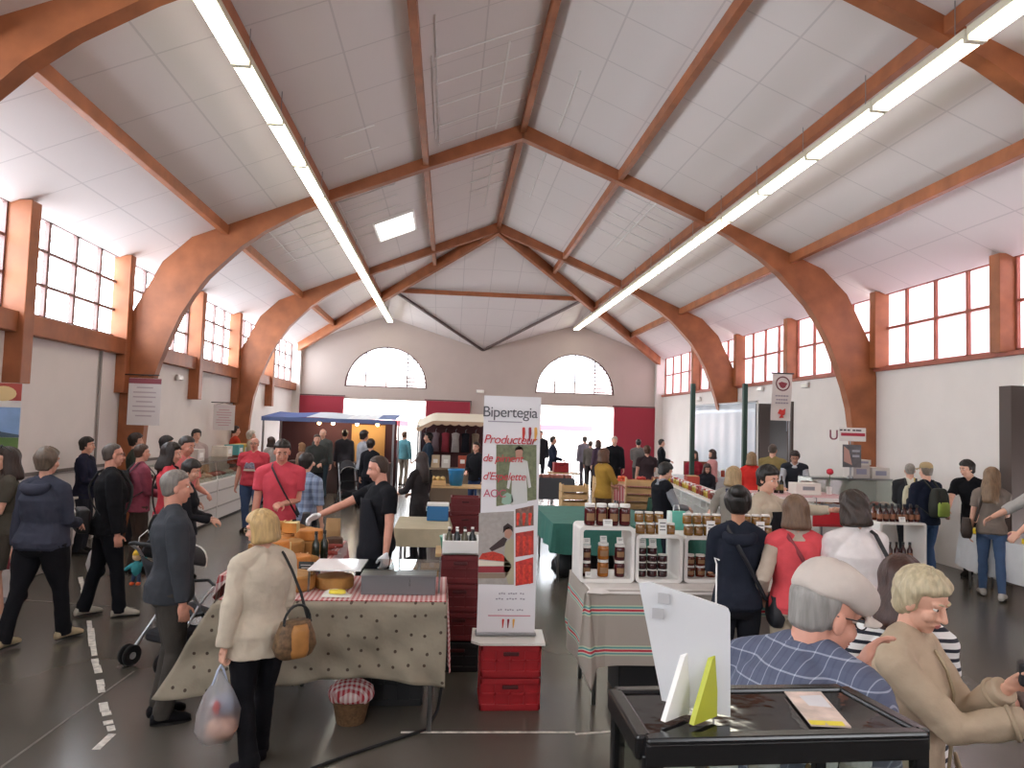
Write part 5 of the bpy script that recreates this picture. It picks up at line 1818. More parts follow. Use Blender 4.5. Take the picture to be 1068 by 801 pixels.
wheel('pale cut cheese block behind the orange wheels', -1.42, 6.72, zt, .17, .16, m=m_rind, cut=.42, rz=-2.2)
wheel('brown cheese wheel in the middle of the side table', -1.25, 7.05, zt, .16, .12)
wheel('upper brown cheese wheel resting on the middle one', -1.27, 7.05, zt + .122, .13, .09, m=m_rind2)
wheel('tan cheese wheel near the red-wrapped sausages', -1.52, 7.22, zt, .17, .13, m=m_rind2, cut=.2, rz=-2.6)
wheel('far tan cheese wheel at the back end of the side table', -1.48, 7.60, zt, .18, .14)
wheel('small dark cheese beside the white tray', -1.10, 7.50, zt, .085, .07, m=mat('dark_rind', '#5b4030', .7, noise=.2))
for i, (x, y, z_, h_, rz_, lb) in enumerate(((-1.66, 6.12, 0, .15, -.9, 'pale cut wedge standing on end beside the orange wheels'), (-1.30, 6.42, 0, .20, -2.3, 'tall cut wedge behind the slate card'), (-1.62, 6.62, 0, .17, -1.4, 'crumbly cut wedge at the outer edge of the side table'), (-1.34, 6.95, .215, .09, -2.0, 'small wedge lying on top of the brown wheels'), (-1.62, 6.95, 0, .13, -1.2, 'low wedge between the wheels at the outer edge'))):
    t = thing('cheese_wedge', lb, 'cheese', (x, y, zt + z_), rz_)
    b = MB(); b.rings([[Vector((0, 0, z))] + [Vector((.17 * math.cos(a), .17 * math.sin(a), z)) for a in [-.45 + .09 * k for k in range(11)]] for z in (0, h_)]); b.build('paste', m_paste, t, bevel=.006)
    b = MB(); b.rings([[Vector((r_ * math.cos(a), r_ * math.sin(a), z)) for r_, a in [(.168, -.45 + .09 * k) for k in range(11)] + [(.177, .45 - .09 * k) for k in range(11)]] for z in (.002, h_ - .002)]); b.build('rind', m_rind2 if i % 2 else m_rind, t)
for i, (x, y, z_, rz_) in enumerate(((-1.58, 7.42, .135, .3), (-1.45, 7.24, .135, 1.2), (-1.30, 7.42, 0, .8), (-1.22, 6.40, 0, .4))):
    t = thing('bread_loaf', '%s crusty loaf from the back of the cheese side table' % ORD[i], 'bread', (x, y, zt + z_), rz_)
    b = MB(); b.tube([(-.13, 0, .05), (-.05, .01, .055), (.05, .0, .055), (.13, -.01, .05)], [.035, .055, .057, .036], n=14, flat=.85); b.build('crust', mat('bread_crust', '#a8743a', .75, noise=.25, nscale=18, bump=.4, bscale=30), t, smooth=True)
    for k in range(3):
        b = MB(); b.tube([(-.07 + .06 * k, -.025, .1), (-.05 + .06 * k, .03, .102)], .007, n=6); b.build('slash', mat('bread_slash', '#d9b980', .8), t, smooth=True)
for i, (x, y, lb) in enumerate(((-1.30, 6.02, 'slate price card nearest the lady in cream on the cheese pile'), (-1.10, 6.03, 'slate price card in front of the olive oil bottles'))):
    card('price_slate', lb, (x, y, zt + .006), .115, .10, m=m_slate, ink='#c8c8c4')
card('price_slate', 'pale greenish price card next to the middle slate card', (-1.03, 6.10 + .06, zt + .006), .10, .07, m=mat('green_card', '#87958a', .6))
for i, (x, y, lb) in enumerate(((-1.13, 6.62, 'dark olive oil bottle beside the brown wheels'), (-1.07, 6.70, 'second dark bottle behind the slate card'))):
    t = thing('oil_bottle', lb, 'bottle', (x, y, zt))
    b = MB(); b.lathe([(.032, 0), (.034, .01), (.034, .15), (.014, .19), (.013, .235)], n=14); b.build('glass_body', mat('dark_green_glass', '#1d2419', .15), t, smooth=True)
    b = MB(); b.lathe([(.015, .235), (.015, .26)], n=12); b.build('cap', m_blackbag, t)
o = thing('cutting_tray', 'white cutting tray on the side table in front of the cheese seller', 'tray', (-1.14, 6.42, zt)); o.rotation_euler = (0, 0, .1)
b = MB(); b.box((0, 0, .012), (.20, .26, .02)); b.build('board', mat('tray_white', '#dedad0', .5), o, bevel=.006)
b = MB(); b.box((0, 0, .03), (.03, .2, .008), rz=.7); b.build('knife', m_steel, o)
for i, (x, y, r_) in enumerate(((-1.08, 7.25, .3), (-1.12, 7.12, .9), (-1.07, 6.92, -.4))):
    t = thing('dry_sausage', '%s dry sausage from the dark bottles on the gingham cloth' % ORD[2 - i], 'sausage', (x, y, zt + .024), r_)
    b = MB(); b.tube([(-.09, 0, 0), (0, .012, 0), (.09, 0, 0)], [.020, .023, .018], n=10); b.build('sausage', mat('sausage_red', '#8f3a30', .6, noise=.3, nscale=40), t, smooth=True)
    b = MB(); b.tube([(.105, 0, 0), (.135, .01, 0)], .003, n=5); b.build('string', m_paper, t)
t = thing('paper_bag', 'brown paper bag standing at the back of the cheese pile', 'bag', (-1.45, 7.63, zt + .142)); t.location = (-1.14, 7.66, zt)
b = MB(); b.rings([[Vector((w_ * math.copysign(1, math.cos(a)) * min(1, abs(math.cos(a)) * 1.4), d_ * math.copysign(1, math.sin(a)) * min(1, abs(math.sin(a)) * 1.4), z)) for a in [2 * math.pi * (k + .5) / 16 for k in range(16)]] for z, w_, d_ in ((0, .07, .045), (.12, .072, .046), (.22, .07, .02))]); b.build('bag_body', m_card, t)
b = MB(); b.box((0, 0, .225), (.14, .012, .03)); b.build('folded_top', m_card, t)

# under the stall: black crate, gingham bundle, cable
crate('black plastic crate under the cheese stall', -.42, 5.85, 0, .58, .38, .30, mat('black_crate', '#1d1d20', .6))
t = thing('gingham_bundle', 'bundled red gingham cloth in a basket under the cheese stall', 'cloth bundle', (-.62, 5.38, .0))
b = MB(); b.ell((0, 0, .20), (.17, .13, .10), nu=24, nv=12, jit=.16, seed=4); b.build('cloth', m_ging, t, smooth=True, sub=1)
b = MB(); b.lathe([(.10, 0), (.13, .14), (.135, .16)], n=20); b.build('basket', mat('wicker', '#6d5136', .8, noise=.3, nscale=50), t)
cab = [at(452, 712, .0), at(456, 742, 0), at(445, 762, 0), at(405, 775, 0), at(360, 790, 0), at(325, 803, 0), at(290, 822, 0)]
b = MB(); b.tube([(.0, 5.5, .40), (.02, 5.47, .2)] + [(q.x, q.y, .009) for q in cab[1:]], .011, n=8); o = b.build('power_cable', m_blackbag, None, smooth=True); tag(o, 'black power cable trailing from the cheese stall across the floor', 'cable')

# ---------------------------------------------------------------- red crate tower with the bottle box
for i in range(3):
    crate('%s dark red bottle crate of the stack behind the pepper banner' % ('lowest', 'middle', 'topmost')[i], .15, 6.62, .26 + .245 * i, .32, .40, .24, m_dkred)
crate('black crate at the foot of the dark red crate stack', .15, 6.62, 0, .34, .42, .25, mat('black_crate', '#1d1d20', .6))
t = thing('polystyrene_box', 'white polystyrene box of bottles tilted on top of the dark red crates', 'box', (.15, 6.62, 1.0)); t.rotation_euler = (0.0, 0, 0)
b = MB()
b.box((0, 0, .01), (.33, .40, .02))
for s in (-1, 1):
    b.box((s * .155, 0, .06), (.02, .40, .12)); b.box((0, s * .19, .06), (.30, .02, .12))
b.build('box', mat('polystyrene', '#ecebe8', .7), t, bevel=.006)
for i in range(8):
    x, y = -.105 + .07 * (i % 4), -.08 + .16 * (i // 4)
    q = thing('small_bottle', '%s small bottle in the %s row of the polystyrene box' % (ORD[i % 4], 'front' if i < 4 else 'rear'), 'bottle', (.15 + x, 6.62 + y, 1.022))
    b = MB(); b.lathe([(.028, 0), (.03, .01), (.03, .10), (.012, .14), (.012, .165)], n=12); b.build('glass_body', mat('bottle_dark' if i % 2 else 'bottle_amber', '#22282a' if i % 2 else '#55503c', .2), q, smooth=True)
    b = MB(); b.lathe([(.014, .165), (.014, .18)], n=10); b.build('cap', m_paper if i % 3 else LIDB, q)
# green tub and jug behind
for n_, lb, x, y, col, r_, h_ in (('plastic_tub', 'green plastic tub behind the polystyrene box', .06, 7.25, '#3d9a76', .10, .12), ('storage_jar', 'grey lidded storage jar behind the polystyrene box', .30, 7.25, '#8d8678', .07, .15)):
    t = thing(n_, lb, 'container', (x, y, .905))
    b = MB(); b.lathe([(r_ * .85, 0), (r_, h_ * .9), (r_ * 1.05, h_)], n=20); b.build('body', mat('tub_' + col[1:], col, .4), t, smooth=True)
    b = MB(); b.lathe([(r_ * 1.07, h_), (r_ * 1.07, h_ * 1.08), (r_ * .9, h_ * 1.1)], n=20); b.build('lid', mat('tub_lid_' + col[1:], '#8cc4ac' if 'tub' in n_ else '#b9b2a4', .4), t)
table('work_table', 'small table with a green tub behind the dark red crates', -.08, .50, 7.05, 7.5, .90)
# beige table behind the seller, blue cooler, far crates
table('packing_table', 'table with the blue cool box behind the cheese seller', -.62, .05, 9.25, 10.4, .80)
drape('tablecloth', 'plain beige cloth over the table with the blue cool box', -.62, .05, 9.25, 10.4, .802, mat('beige_cloth', '#b3a88e', .9, noise=.06, bump=.3, bscale=12), {'front': .22, 'left': .2, 'right': .2}, amp=.006)
t = thing('cool_box', 'blue cool box with a white lid on the beige cloth', 'cool box', (-.10, 10.1, .81))
b = MB(); b.box((0, 0, .10), (.29, .24, .20)); b.build('body', mat('cooler_blue', '#2f6fa3', .45), t, bevel=.012)
b = MB(); b.box((0, 0, .215), (.30, .25, .035)); b.build('lid', m_white, t, bevel=.01)
b = MB(); b.tube([(-.15, 0, .18), (-.16, -.10, .14), (.16, -.10, .14), (.15, 0, .18)], .008, n=6); b.build('handle', m_white, t)
for i, (x, y, z, m_) in enumerate(((-.48, 9.7, 0, m_card), (-.15, 9.65, 0, m_card))):
    t = thing('cardboard_box', '%s brown cardboard box under the beige cloth' % ('open', 'closed')[i], 'box', (x, y, z))
    b = MB(); b.box((0, 0, .14), (.28, .34, .28)); b.build('body', m_card, t, bevel=.004)
    b = MB(); b.box((0, 0, .283), (.06, .34, .004)); b.build('tape', mat('parcel_tape', '#9a7b50', .3), t)
for i in range(3):
    crate('%s dark red crate of the farther stack by the pepper banner' % ('lowest', 'middle', 'topmost')[i], .34, 12.6, .30 * i, .48, .40, .29, m_dkred)
for i in range(2):
    crate('%s dark red crate of the short stack under the blue bucket table' % ('lower', 'upper')[i], -.05, 14.0, .30 * i, .44, .40, .29, m_dkred)
table('bucket_table', 'wooden trestle with the blue bucket near the cream awning', -.45, .75, 14.9, 15.6, .85)
t = thing('bucket', 'blue plastic bucket on the wooden trestle by the cream awning', 'bucket', (.20, 15.2, .855))
b = MB(); b.lathe([(.13, 0), (.165, .30), (.175, .31), (.175, .335), (.16, .335), (.15, .30), (.12, .02)], n=24); b.build('pail', mat('bucket_blue', '#2f86c0', .4), t, smooth=True)
b = MB(); b.tube([(-.17, 0, .31), (-.12, -.1, .22), (.12, -.1, .22), (.17, 0, .31)], .006, n=6); b.build('bail', m_steel, t)
t = thing('bread_crate', 'crate of pale loaves beside the blue bucket', 'crate', (-.22, 15.2, .855))
b = MB()
b.box((0, 0, .05), (.42, .36, .10)); b.build('box', m_ply, t, bevel=.004)
for k in range(4):
    b = MB(); b.ell((-.15 + .1 * k, 0, .13), (.055, .15, .05), nu=14, nv=8); b.build('loaf', mat('loaf_crust', '#d1b06f', .7, noise=.15), t, smooth=True)

# ---------------------------------------------------------------- banner on red crates
for i in range(2):
    crate('%s bright red plastic crate under the tall pepper banner' % ('lower', 'upper')[i], .535, 5.74, .245 * i, .44, .36, .238, m_redcr)
t = thing('white_board', 'thin white board under the tall pepper banner', 'board', (.53, 5.74, .50), -.06)
b = MB(); b.plate([(-.29, -.17), (-.22, -.235), (.27, -.20), (.27, .18), (-.29, .18)], [], Matrix.Identity(4), .016); b.build('panel', mat('board_white', '#dcdad5', .4), t)
b = MB(); b.box((.02, .0, -.006), (.50, .33, .003)); b.build('edge_lining', m_card, t)
bw, bh = .452, 1.86
pb = aty(497, 661, 5.72)
bn = thing('roll_up_banner', 'tall white pepper producer banner standing on red crates', 'banner', (pb.x, 5.72, .512), 0)
m_ban = mat('banner_white', '#dedce0', .45)
b = MB(); b.box((bw / 2, 0, bh / 2), (bw, .006, bh)); b.build('printed_sheet', m_ban, bn)
b = MB(); b.box((bw / 2, .03, .012), (bw + .02, .10, .024)); b.build('base_bar', m_steel, bn, bevel=.006)
b = MB(); b.box((bw / 2, .006, bh - .008), (bw, .016, .016)); b.build('top_rail', m_steel, bn)
b = MB(); b.tube([(bw / 2, .03, .02), (bw / 2, .02, bh - .01)], .008, n=8); b.build('pole', m_steel, bn)


def bpx(px, py):
    """banner-plane position of a photo pixel"""
    q = aty(px, py, 5.72)
    return q.x - pb.x, q.z - .512


def panel(name, quad, col, off=.0045, noise=.25, ns=30):
    b = MB(); b.add([(x, -off, z) for x, z in quad], [(0, 1, 2, 3)])
    return b.build(name, mat('print_' + name + col[1:], col, .5, noise=noise, nscale=ns), bn)


m_ink, m_pk, m_red_ink = mat('ink_grey', '#54525a', .6), mat('ink_pink', '#b8506a', .6), mat('ink_red', '#c23340', .6)
x, z = bpx(503, 435)
text('lettering', 'Bipertegia', (x, -.006, z + .006), .118, m_ink, bn, squeeze=.93)
b = MB(); b.box((.17, -.005, bpx(530, 440)[1]), (.27, .002, .009)); b.build('small_print', mat('ink_pale', '#a09aa4', .6), bn)
for i, (s_, py, px, sz) in enumerate((('Producteur', 462, 504, .098), ('de piment', 481, 503, .085), ("d'Espelette", 500, 503, .085), ('AOC', 518, 504, .085))):
    x, z = bpx(px, py)
    text('lettering', s_, (x, -.0085, z), sz, m_red_ink if i < 3 else m_pk, bn, shear=.25 if i < 3 else 0, squeeze=.92)
for i, (px, col) in enumerate(((545.5, '#c8372e'), (552, '#8f1f35'), (558, '#d9a24a'))):
    x, z = bpx(px, 460)
    b = MB(); b.tube([(x, -.007, z), (x + .004, -.007, z + .06), (x + .002, -.007, z + .10)], [.005, .012, .011], n=10, flat=.35); b.build('pepper_print', mat('print_pepper' + col[1:], col, .5), bn, smooth=True)
    x, z = bpx(524 + i * 5.5, 654.5)
    b = MB(); b.tube([(x, -.007, z), (x + .003, -.007, z + .06)], [.003, .009], n=10, flat=.35); b.build('pepper_print', mat('print_pepper' + col[1:], col, .5), bn, smooth=True)


def Q(a, b_, c, d): return [bpx(*a), bpx(*b_), bpx(*c), bpx(*d)]


panel('garden_photo', Q((517.5, 528), (559.5, 521), (559.5, 464), (517.5, 463.5)), '#6d7356')
panel('kitchen_photo', Q((498.5, 609), (536, 610), (536, 533), (499.5, 535)), '#a39d98', noise=.1)
panel('pepper_photo_top', Q((537.5, 550), (556.5, 548), (556.5, 527), (537.5, 531)), '#7a5a50', noise=.5)
panel('pepper_photo_middle', Q((537.5, 581), (556.5, 578), (556.5, 553), (537.5, 556)), '#b03a34', noise=.4)
panel('pepper_photo_low', Q((537.5, 611), (556, 608), (556, 581), (537.5, 586)), '#c0352e', noise=.4)
# man in white in the garden picture (printed)
fig = MB()
def fp(pts, mi): fig.add([(bpx(*p)[0], -.0062, bpx(*p)[1]) for p in pts], [tuple(range(len(pts)))], mi)
fp([(533, 527), (534, 495), (531, 510), (528.5, 509), (532, 482), (538, 479), (544, 478.5), (550, 481), (554, 508), (551, 509), (549, 494), (550, 524)][::-1], 0)
fp([(538, 479), (537.5, 470), (540, 466), (543.5, 466), (545.5, 470), (544, 478.5)][::-1], 1)
fp([(537, 471), (537.5, 467), (541, 464.8), (545, 467), (545.8, 471), (543, 468.5), (539.5, 469)][::-1], 2)
fp([(523, 524), (524, 517), (529, 513.5), (534, 516), (535.5, 523), (531, 526), (526, 526)][::-1], 3)
# woman at a pepper tray in the kitchen picture
fp([(525, 592), (527, 566), (533, 561), (535.8, 563), (535.8, 609), (530, 609)][::-1], 4)
fp([(510, 572), (525, 560), (529, 562), (526, 569), (513, 575)][::-1], 5)
fp([(526.5, 560), (526, 552), (529, 549.5), (533, 551), (534, 557), (531, 562)][::-1], 1)
fp([(524.5, 556), (525, 549), (529.5, 545.5), (534.5, 549), (535, 555), (532, 551.5), (528, 552)][::-1], 5)
fp([(499, 583), (503, 577), (514, 575), (524, 578), (531, 586)][::-1], 6)
fp([(498.8, 590), (499, 584), (531, 586.5), (534, 590)][::-1], 7)
fp([(498.8, 597), (498.8, 590.5), (534, 590.5), (530, 597)][::-1], 8)
fp([(498.8, 603), (498.8, 597.5), (531, 597.5), (526, 603)][::-1], 9)
fig.build('printed_figures', [mat('print_white', '#c8c9c6', .5), mat('print_skin', '#b08572', .5), mat('print_hair', '#33261f', .5), mat('print_sage', '#8fae9b', .5), mat('print_apron', '#a9a288', .5), mat('print_dark', '#3a2a2a', .5),
                                    mat('print_chili', '#bf3a2c', .5, noise=.3, nscale=60), mat('print_cream', '#d8d0c0', .5), mat('print_wine', '#93303a', .5), mat('print_taupe', '#8b7a68', .5)], bn)
for k in range(9):
    b = MB()
    x0, z0 = bpx(538.5 + (k % 3) * 6.2, (578, 608, 547)[k // 3])
    b.tube([(x0 + .01, -.0065, z0), (x0 + .012, -.0065, z0 + (.13 if k < 6 else .08))], [.008, .014], n=8, flat=.2)
    b.build('printed_pepper', mat('print_red_pepper', '#d1402f', .5, noise=.3, nscale=50), bn)
b = MB()
for py, x0, x1 in ((619, 521, 548), (624.5, 518, 549), (636, 520, 547)):
    a, c = bpx(x0, py), bpx(x1, py)
    n = 11
    for k in range(n):
        if (k * 7 + py) % 5 < .6: continue
        xx = a[0] + (c[0] - a[0]) * k / n
        b.box((xx, -.0055, a[1] + .003 * (k % 2)), ((c[0] - a[0]) / n * .72, .002, .011))
b.build('small_print', mat('ink_pale', '#a09aa4', .6), bn)
b = MB(); a, c = bpx(509, 642.5), bpx(553, 641.5); b.box(((a[0] + c[0]) / 2, -.0055, (a[1] + c[1]) / 2), (c[0] - a[0], .002, .009)); b.build('small_print', mat('ink_pink_pale', '#c98a98', .6), bn)

# ---------------------------------------------------------------- jam stand
m_band = bpy.data.materials.new('banded_cloth')
JX0, JX1, JY0, JY1, JZ = 1.12, 3.6, 5.60, 6.35, .89
table('jam_table', 'long table of the jam stand under the striped cloth', JX0, JX1, JY0, JY1, JZ)
m_band = stripes('basque_stripes', [(0, '#a59c93'), (.30, '#b9c3ab'), (.335, '#5f9c99'), (.375, '#cfd0c3'), (.40, '#c03848'), (.455, '#cfd0c3'), (.48, '#5f9c99'), (.52, '#b9c3ab'), (.555, '#a59c93')], .30, 'Z', offset=-.06)
nt = m_band.node_tree
m_band.node_tree.nodes['Principled BSDF'].inputs['Roughness'].default_value = .9
cl = drape('striped_cloth', 'grey cloth with red and teal bands over the jam table', JX0, JX1, JY0, JY1, JZ + .003, m_band, {'front': .56, 'left': .62, 'right': .5, 'back': .2}, amp=.016)
b = MB()
def tip(u, v):
    q = v
    return (JX0 - .03 - .05 * q + .13 * u * (.4 + q), JY0 - .02 - .10 * q * (1 - abs(2 * u - 1) * .7) + .02 * math.sin(u * 9), JZ - .02 - (.70 - .22 * abs(2 * u - 1)) * q)
b.sheet(tip, 12, 20); o = b.build('cloth_corner', m_band, cl, solid=.005, smooth=True); o.location = (-(JX0 + JX1) / 2, -(JY0 + JY1) / 2, 0)
o = drape('table_runner', 'white lace runner on top of the striped jam table cloth', JX0 + .03, JX1 - .02, JY0 + .01, JY1 - .02, JZ + .012, mat('runner_white', '#d9d3cf', .8, noise=.05), {'front': .035, 'left': .02}, amp=.002)
ZT = JZ + .021


def frame_box(label, x0, x1, z0, z1, y0, y1, r=.028, shelf=None):
    t = thing('shelf_cube', label, 'shelf', ((x0 + x1) / 2, y0, z0))
    w, h, d = x1 - x0, z1 - z0, y1 - y0
    b = MB()
    M = Matrix.Translation((0, d / 2, 0)) @ Matrix.Rotation(R90, 4, 'X')
    def rr(a, bb, cx, cz, q):
        pts = []
        for sx, sz, a0 in ((1, 1, 0), (-1, 1, 90), (-1, -1, 180), (1, -1, 270)):
            for k in range(4):
                t_ = math.radians(a0 + 30 * k)
                pts.append((cx + sx * (a - q) + q * math.cos(t_), cz + sz * (bb - q) + q * math.sin(t_)))
        return pts
    b.plate(rr(w / 2, h / 2, 0, h / 2, .035), [rr(w / 2 - r, h / 2 - r, 0, h / 2, .02)], M, d)
    b.build('frame', m_shelf, t, bevel=.003)
    if shelf:
        b = MB(); b.box((0, d / 2, shelf), (w - 2 * r, d * .9, .012)); b.build('inner_shelf', m_shelf, t)
    return t


xs = [(aty(604, 600, 5.78).x, aty(661.5, 600, 5.78).x), (aty(662.5, 600, 5.80).x, aty(712, 600, 5.80).x), (aty(713.5, 600, 5.82).x, aty(764, 600, 5.82).x), (aty(766, 600, 5.84).x, aty(818, 600, 5.84).x), (aty(820, 600, 5.86).x, aty(870, 600, 5.86).x)]
hs = [.445, .385, .375, .375, .37]
nm = ['tallest white shelf cube at the banner end of the jam table', 'second white shelf cube holding stacked small dark jars', 'third white shelf cube half hidden by the navy hooded top', 'fourth white shelf cube behind the coral jacket', 'fifth white shelf cube at the far end of the jam table']
for i, ((x0, x1), h_) in enumerate(zip(xs, hs)):
    frame_box(nm[i], x0, x1, ZT, ZT + h_, 5.78 + .02 * i, 6.12 + .02 * i)
which = ['tallest', 'second', 'third', 'fourth', 'fifth']
# big dark jars on the tallest cube
x0, x1 = xs[0]
for k in range(4):
    jar('%s big dark red jar from the banner end on top of the tallest shelf cube' % ORD[k], x0 + .09 + .096 * k, 5.86, ZT + hs[0] + .001, .046, .175, '#4a1418')
card('price_card', 'white price card before the big dark red jars', (x0 + .225, 5.795, ZT + hs[0] + .001), .075, .055)
for ci in (1, 2, 3):
    x0, x1 = xs[ci]
    yb_ = 5.84 + .02 * ci
    for k in range(4):
        jar('%s amber jar of the lower row on top of the %s shelf cube' % (ORD[k], which[ci]), x0 + .05 + .083 * k, yb_, ZT + hs[ci] + .001, .039, .09, '#7a5524')
    for k in range(3 if ci == 1 else 4):
        jar('%s amber jar of the upper row on top of the %s shelf cube' % (ORD[k], which[ci]), x0 + .04 + .083 * k, yb_ + .012, ZT + hs[ci] + .092, .037, .085, '#8a6228')
    card('price_card', 'white price card among the amber jars on the %s shelf cube' % which[ci], (x0 + .22, yb_ - .05, ZT + hs[ci] + .001), .07, .125, tilt=-.05)
x0, x1 = xs[0]
for k, (col, r_, h_) in enumerate((('#3a1416', .038, .125), ('#96591c', .046, .135), ('#431218', .043, .13))):
    xx = x0 + .078 + .138 * k
    jar('lower %s jar inside the tallest shelf cube' % ('dark brown', 'amber honey', 'dark red')[k], xx, 5.90, ZT + .030, r_, h_, col)
    jar('upper %s jar inside the tallest shelf cube' % ('dark brown', 'amber honey', 'dark red')[k], xx, 5.90, ZT + .032 + h_, r_, h_ * (.98 if k else .95), col)
    card('price_card', 'price card standing on the upper %s jar' % ('dark brown', 'amber honey', 'dark red')[k], (xx, 5.90, ZT + .034 + 2 * h_), .055, .05)
card('price_card', 'price card leaning on the lower dark brown jar', (x0 + .085, 5.835, ZT + .030), .05, .045)
x0, x1 = xs[1]
for lv in range(4):
    for k in range(3 if lv < 3 else 2):
        jar('%s small dark jar in %s tier inside the second shelf cube' % (ORD[k], ('the bottom', 'the second', 'the third', 'the top')[lv]), x0 + .082 + .088 * k, 5.92, ZT + .030 + .061 * lv, .040, .06, '#35161a', paper=False)
for k in range(2):
    card('price_card', '%s pale price card on the top tier of small dark jars' % ('first', 'second')[k], (x0 + .085 + .088 * k, 5.92, ZT + .03 + .061 * 4), .06, .06)
for ci in (2, 3, 4):
    x0, x1 = xs[ci]
    for lv in range(2):
        for k in range(3):
            jar('%s reddish jar in the %s tier inside the %s shelf cube' % (ORD[k], ('bottom', 'upper')[lv], which[ci]), x0 + .085 + .09 * k, 5.94, ZT + .030 + .091 * lv, .041, .09, '#5a2418')
t = thing('shopping_bag', 'teal and white paper bag standing behind the amber jars', 'bag', (aty(703, 540, 6.3).x, 6.24, JZ + .02))
b = MB(); b.rings([[Vector((.075 * math.copysign(min(1, 1.4 * abs(math.cos(a))), math.cos(a)), d_ * math.copysign(min(1, 1.4 * abs(math.sin(a))), math.sin(a)), z)) for a in [2 * math.pi * (k + .5) / 16 for k in range(16)]] for z, d_ in ((0, .045), (.4, .045), (.53, .035))]); b.build('bag_body', stripes('teal_white_bag', [(0, '#62b5a4'), (.45, '#d7e4df'), (.7, '#62b5a4')], .16, 'X'), t)
b = MB(); b.tube([(-.03, 0, .52), (-.02, 0, .58), (.02, 0, .58), (.03, 0, .52)], .004, n=6); b.build('handle', m_paper, t)
for i, (x, y, c_) in enumerate(((1.65, 6.0, '#1b1b1e'), (2.2, 6.05, '#26262a'))):
    t = thing('storage_box', '%s dark box under the jam table' % ('nearer', 'farther')[i], 'box', (x, y, 0))
    b = MB(); b.box((0, 0, .14), (.45, .4, .28)); b.build('body', mat('dark_box' + str(i), c_, .6), t, bevel=.01)
    b = MB(); b.box((0, 0, .29), (.47, .42, .03)); b.build('lid', mat('dark_box_lid', '#2d2d31', .5), t, bevel=.006)

# ---------------------------------------------------------------- green-clothed tables and wooden crates in the aisle
table('trestle_table', 'table under the teal cloth behind the jam stand', 1.5, 3.05, 10.0, 12.2, .80)
drape('tablecloth', 'teal green cloth hanging over the table behind the jam stand', 1.5, 3.05, 10.0, 12.2, .802, m_tealc, {'front': .42, 'left': .36, 'right': .3, 'back': .3}, amp=.02)
t = thing('cardboard_box', 'small brown cardboard box on the teal cloth', 'box', (2.22, 10.35, .812))
b = MB(); b.box((0, 0, .09), (.34, .28, .18)); b.build('body', m_card, t, bevel=.004)
b = MB(); b.box((0, -.16, .19), (.33, .08, .006), rx=.5); b.build('flap', m_card, t)
for i, (x, y) in enumerate(((1.75, 10.4), (2.3, 10.7))):
    t = thing('sack', '%s black sack under the teal cloth' % ('nearer', 'farther')[i], 'bag', (x, y, 0))
    b = MB(); b.ell((0, 0, .16), (.22, .18, .17), nu=20, nv=12, jit=.12, seed=i); b.build('sack_body', m_blackbag, t, smooth=True)
    b = MB(); b.tube([(-.1, 0, .28), (0, 0, .36), (.1, 0, .28)], .012, n=6); b.build('handle', m_blackbag, t)
for i in range(4):
    wood_crate('%s wooden crate of the stack nearest the pepper banner' % ('lowest', 'second', 'third', 'topmost')[i], 2.36, 13.4, .60 + .135 * i - .6 + .0, .50, .36, .13) if False else wood_crate('%s wooden crate of the stack nearest the pepper banner' % ('lowest', 'second', 'third', 'topmost')[i], 2.36, 13.4, .53 + .14 * i, .48, .36, .135)
crate('grey plastic crate carrying the wooden stack near the pepper banner', 2.36, 13.4, 0, .52, .40, .525, mat('grey_crate', '#8a8a8a', .5))
for i in range(5):
    wood_crate('%s pale crate in the slim stack behind the mustard top' % ('lowest', 'second', 'third', 'fourth', 'topmost')[i], 3.02, 13.9, .50 + .14 * i, .34, .36, .135)
crate('grey plastic crate carrying the slim wooden stack', 3.02, 13.9, 0, .38, .40, .495, mat('grey_crate', '#8a8a8a', .5))
for i in range(4):
    wood_crate('%s wooden crate of the stack in front of the dark brown T-shirt' % ('lowest', 'second', 'third', 'topmost')[i], 3.86, 14.3, .56 + .15 * i, .58, .40, .145, rz=-.2)
crate('grey plastic crate under the stack in front of the dark brown T-shirt', 3.86, 14.3, 0, .60, .42, .555, mat('grey_crate', '#8a8a8a', .5))
# fruit table
table('fruit_table', 'trestle table of fruit between the mustard top and the black coat', 3.75, 5.0, 16.1, 17.0, .86)
drape('tablecloth', 'pink checked cloth on the fruit table', 3.75, 5.0, 16.1, 17.0, .862, stripes('pink_check', [(0, '#d9b0ae'), (.5, '#b9535c')], .06, 'X'), {'front': .35, 'left': .3, 'right': .3}, amp=.012)
rnd = random.Random(11)
for j, (cx_, col, nm_, ct) in enumerate(((4.0, '#dd5a24', 'orange', 'fruit'), (4.45, '#b8352c', 'red tomato', 'fruit'), (4.8, '#8a4a34', 'brown pear', 'fruit'))):
    t = thing('fruit_tray', 'shallow wooden tray of %ss on the fruit table' % nm_, 'tray', (cx_, 16.45, .875))
    b = MB(); b.box((0, 0, .01), (.38, .5, .02)); b.build('base', m_ply, t)
    for s in (-1, 1):
        b = MB(); b.box((s * .19, 0, .035), (.012, .5, .07)); b.build('side', m_ply, t)
        b = MB(); b.box((0, s * .25, .035), (.38, .012, .07)); b.build('side', m_ply, t)
    n = 0
    for a in range(4):
        for c in range(5):
            for l in range(2 if 0 < a < 3 and 0 < c < 4 else 1):
                b = MB(); r_ = .043
                b.ell((cx_ - .13 + .087 * a + (.02 if l else 0), 16.45 - .18 + .09 * c + (.03 if l else 0), .94 + .07 * l), (r_, r_, r_ * .92), nu=10, nv=7)
                o = b.build(nm_.split()[-1], mat('fruit_' + col[1:], col, .45, noise=.12), None, smooth=True)
                tag(o, '%s lying in its wooden tray on the fruit table' % nm_, ct, '%ss on the fruit table' % nm_)
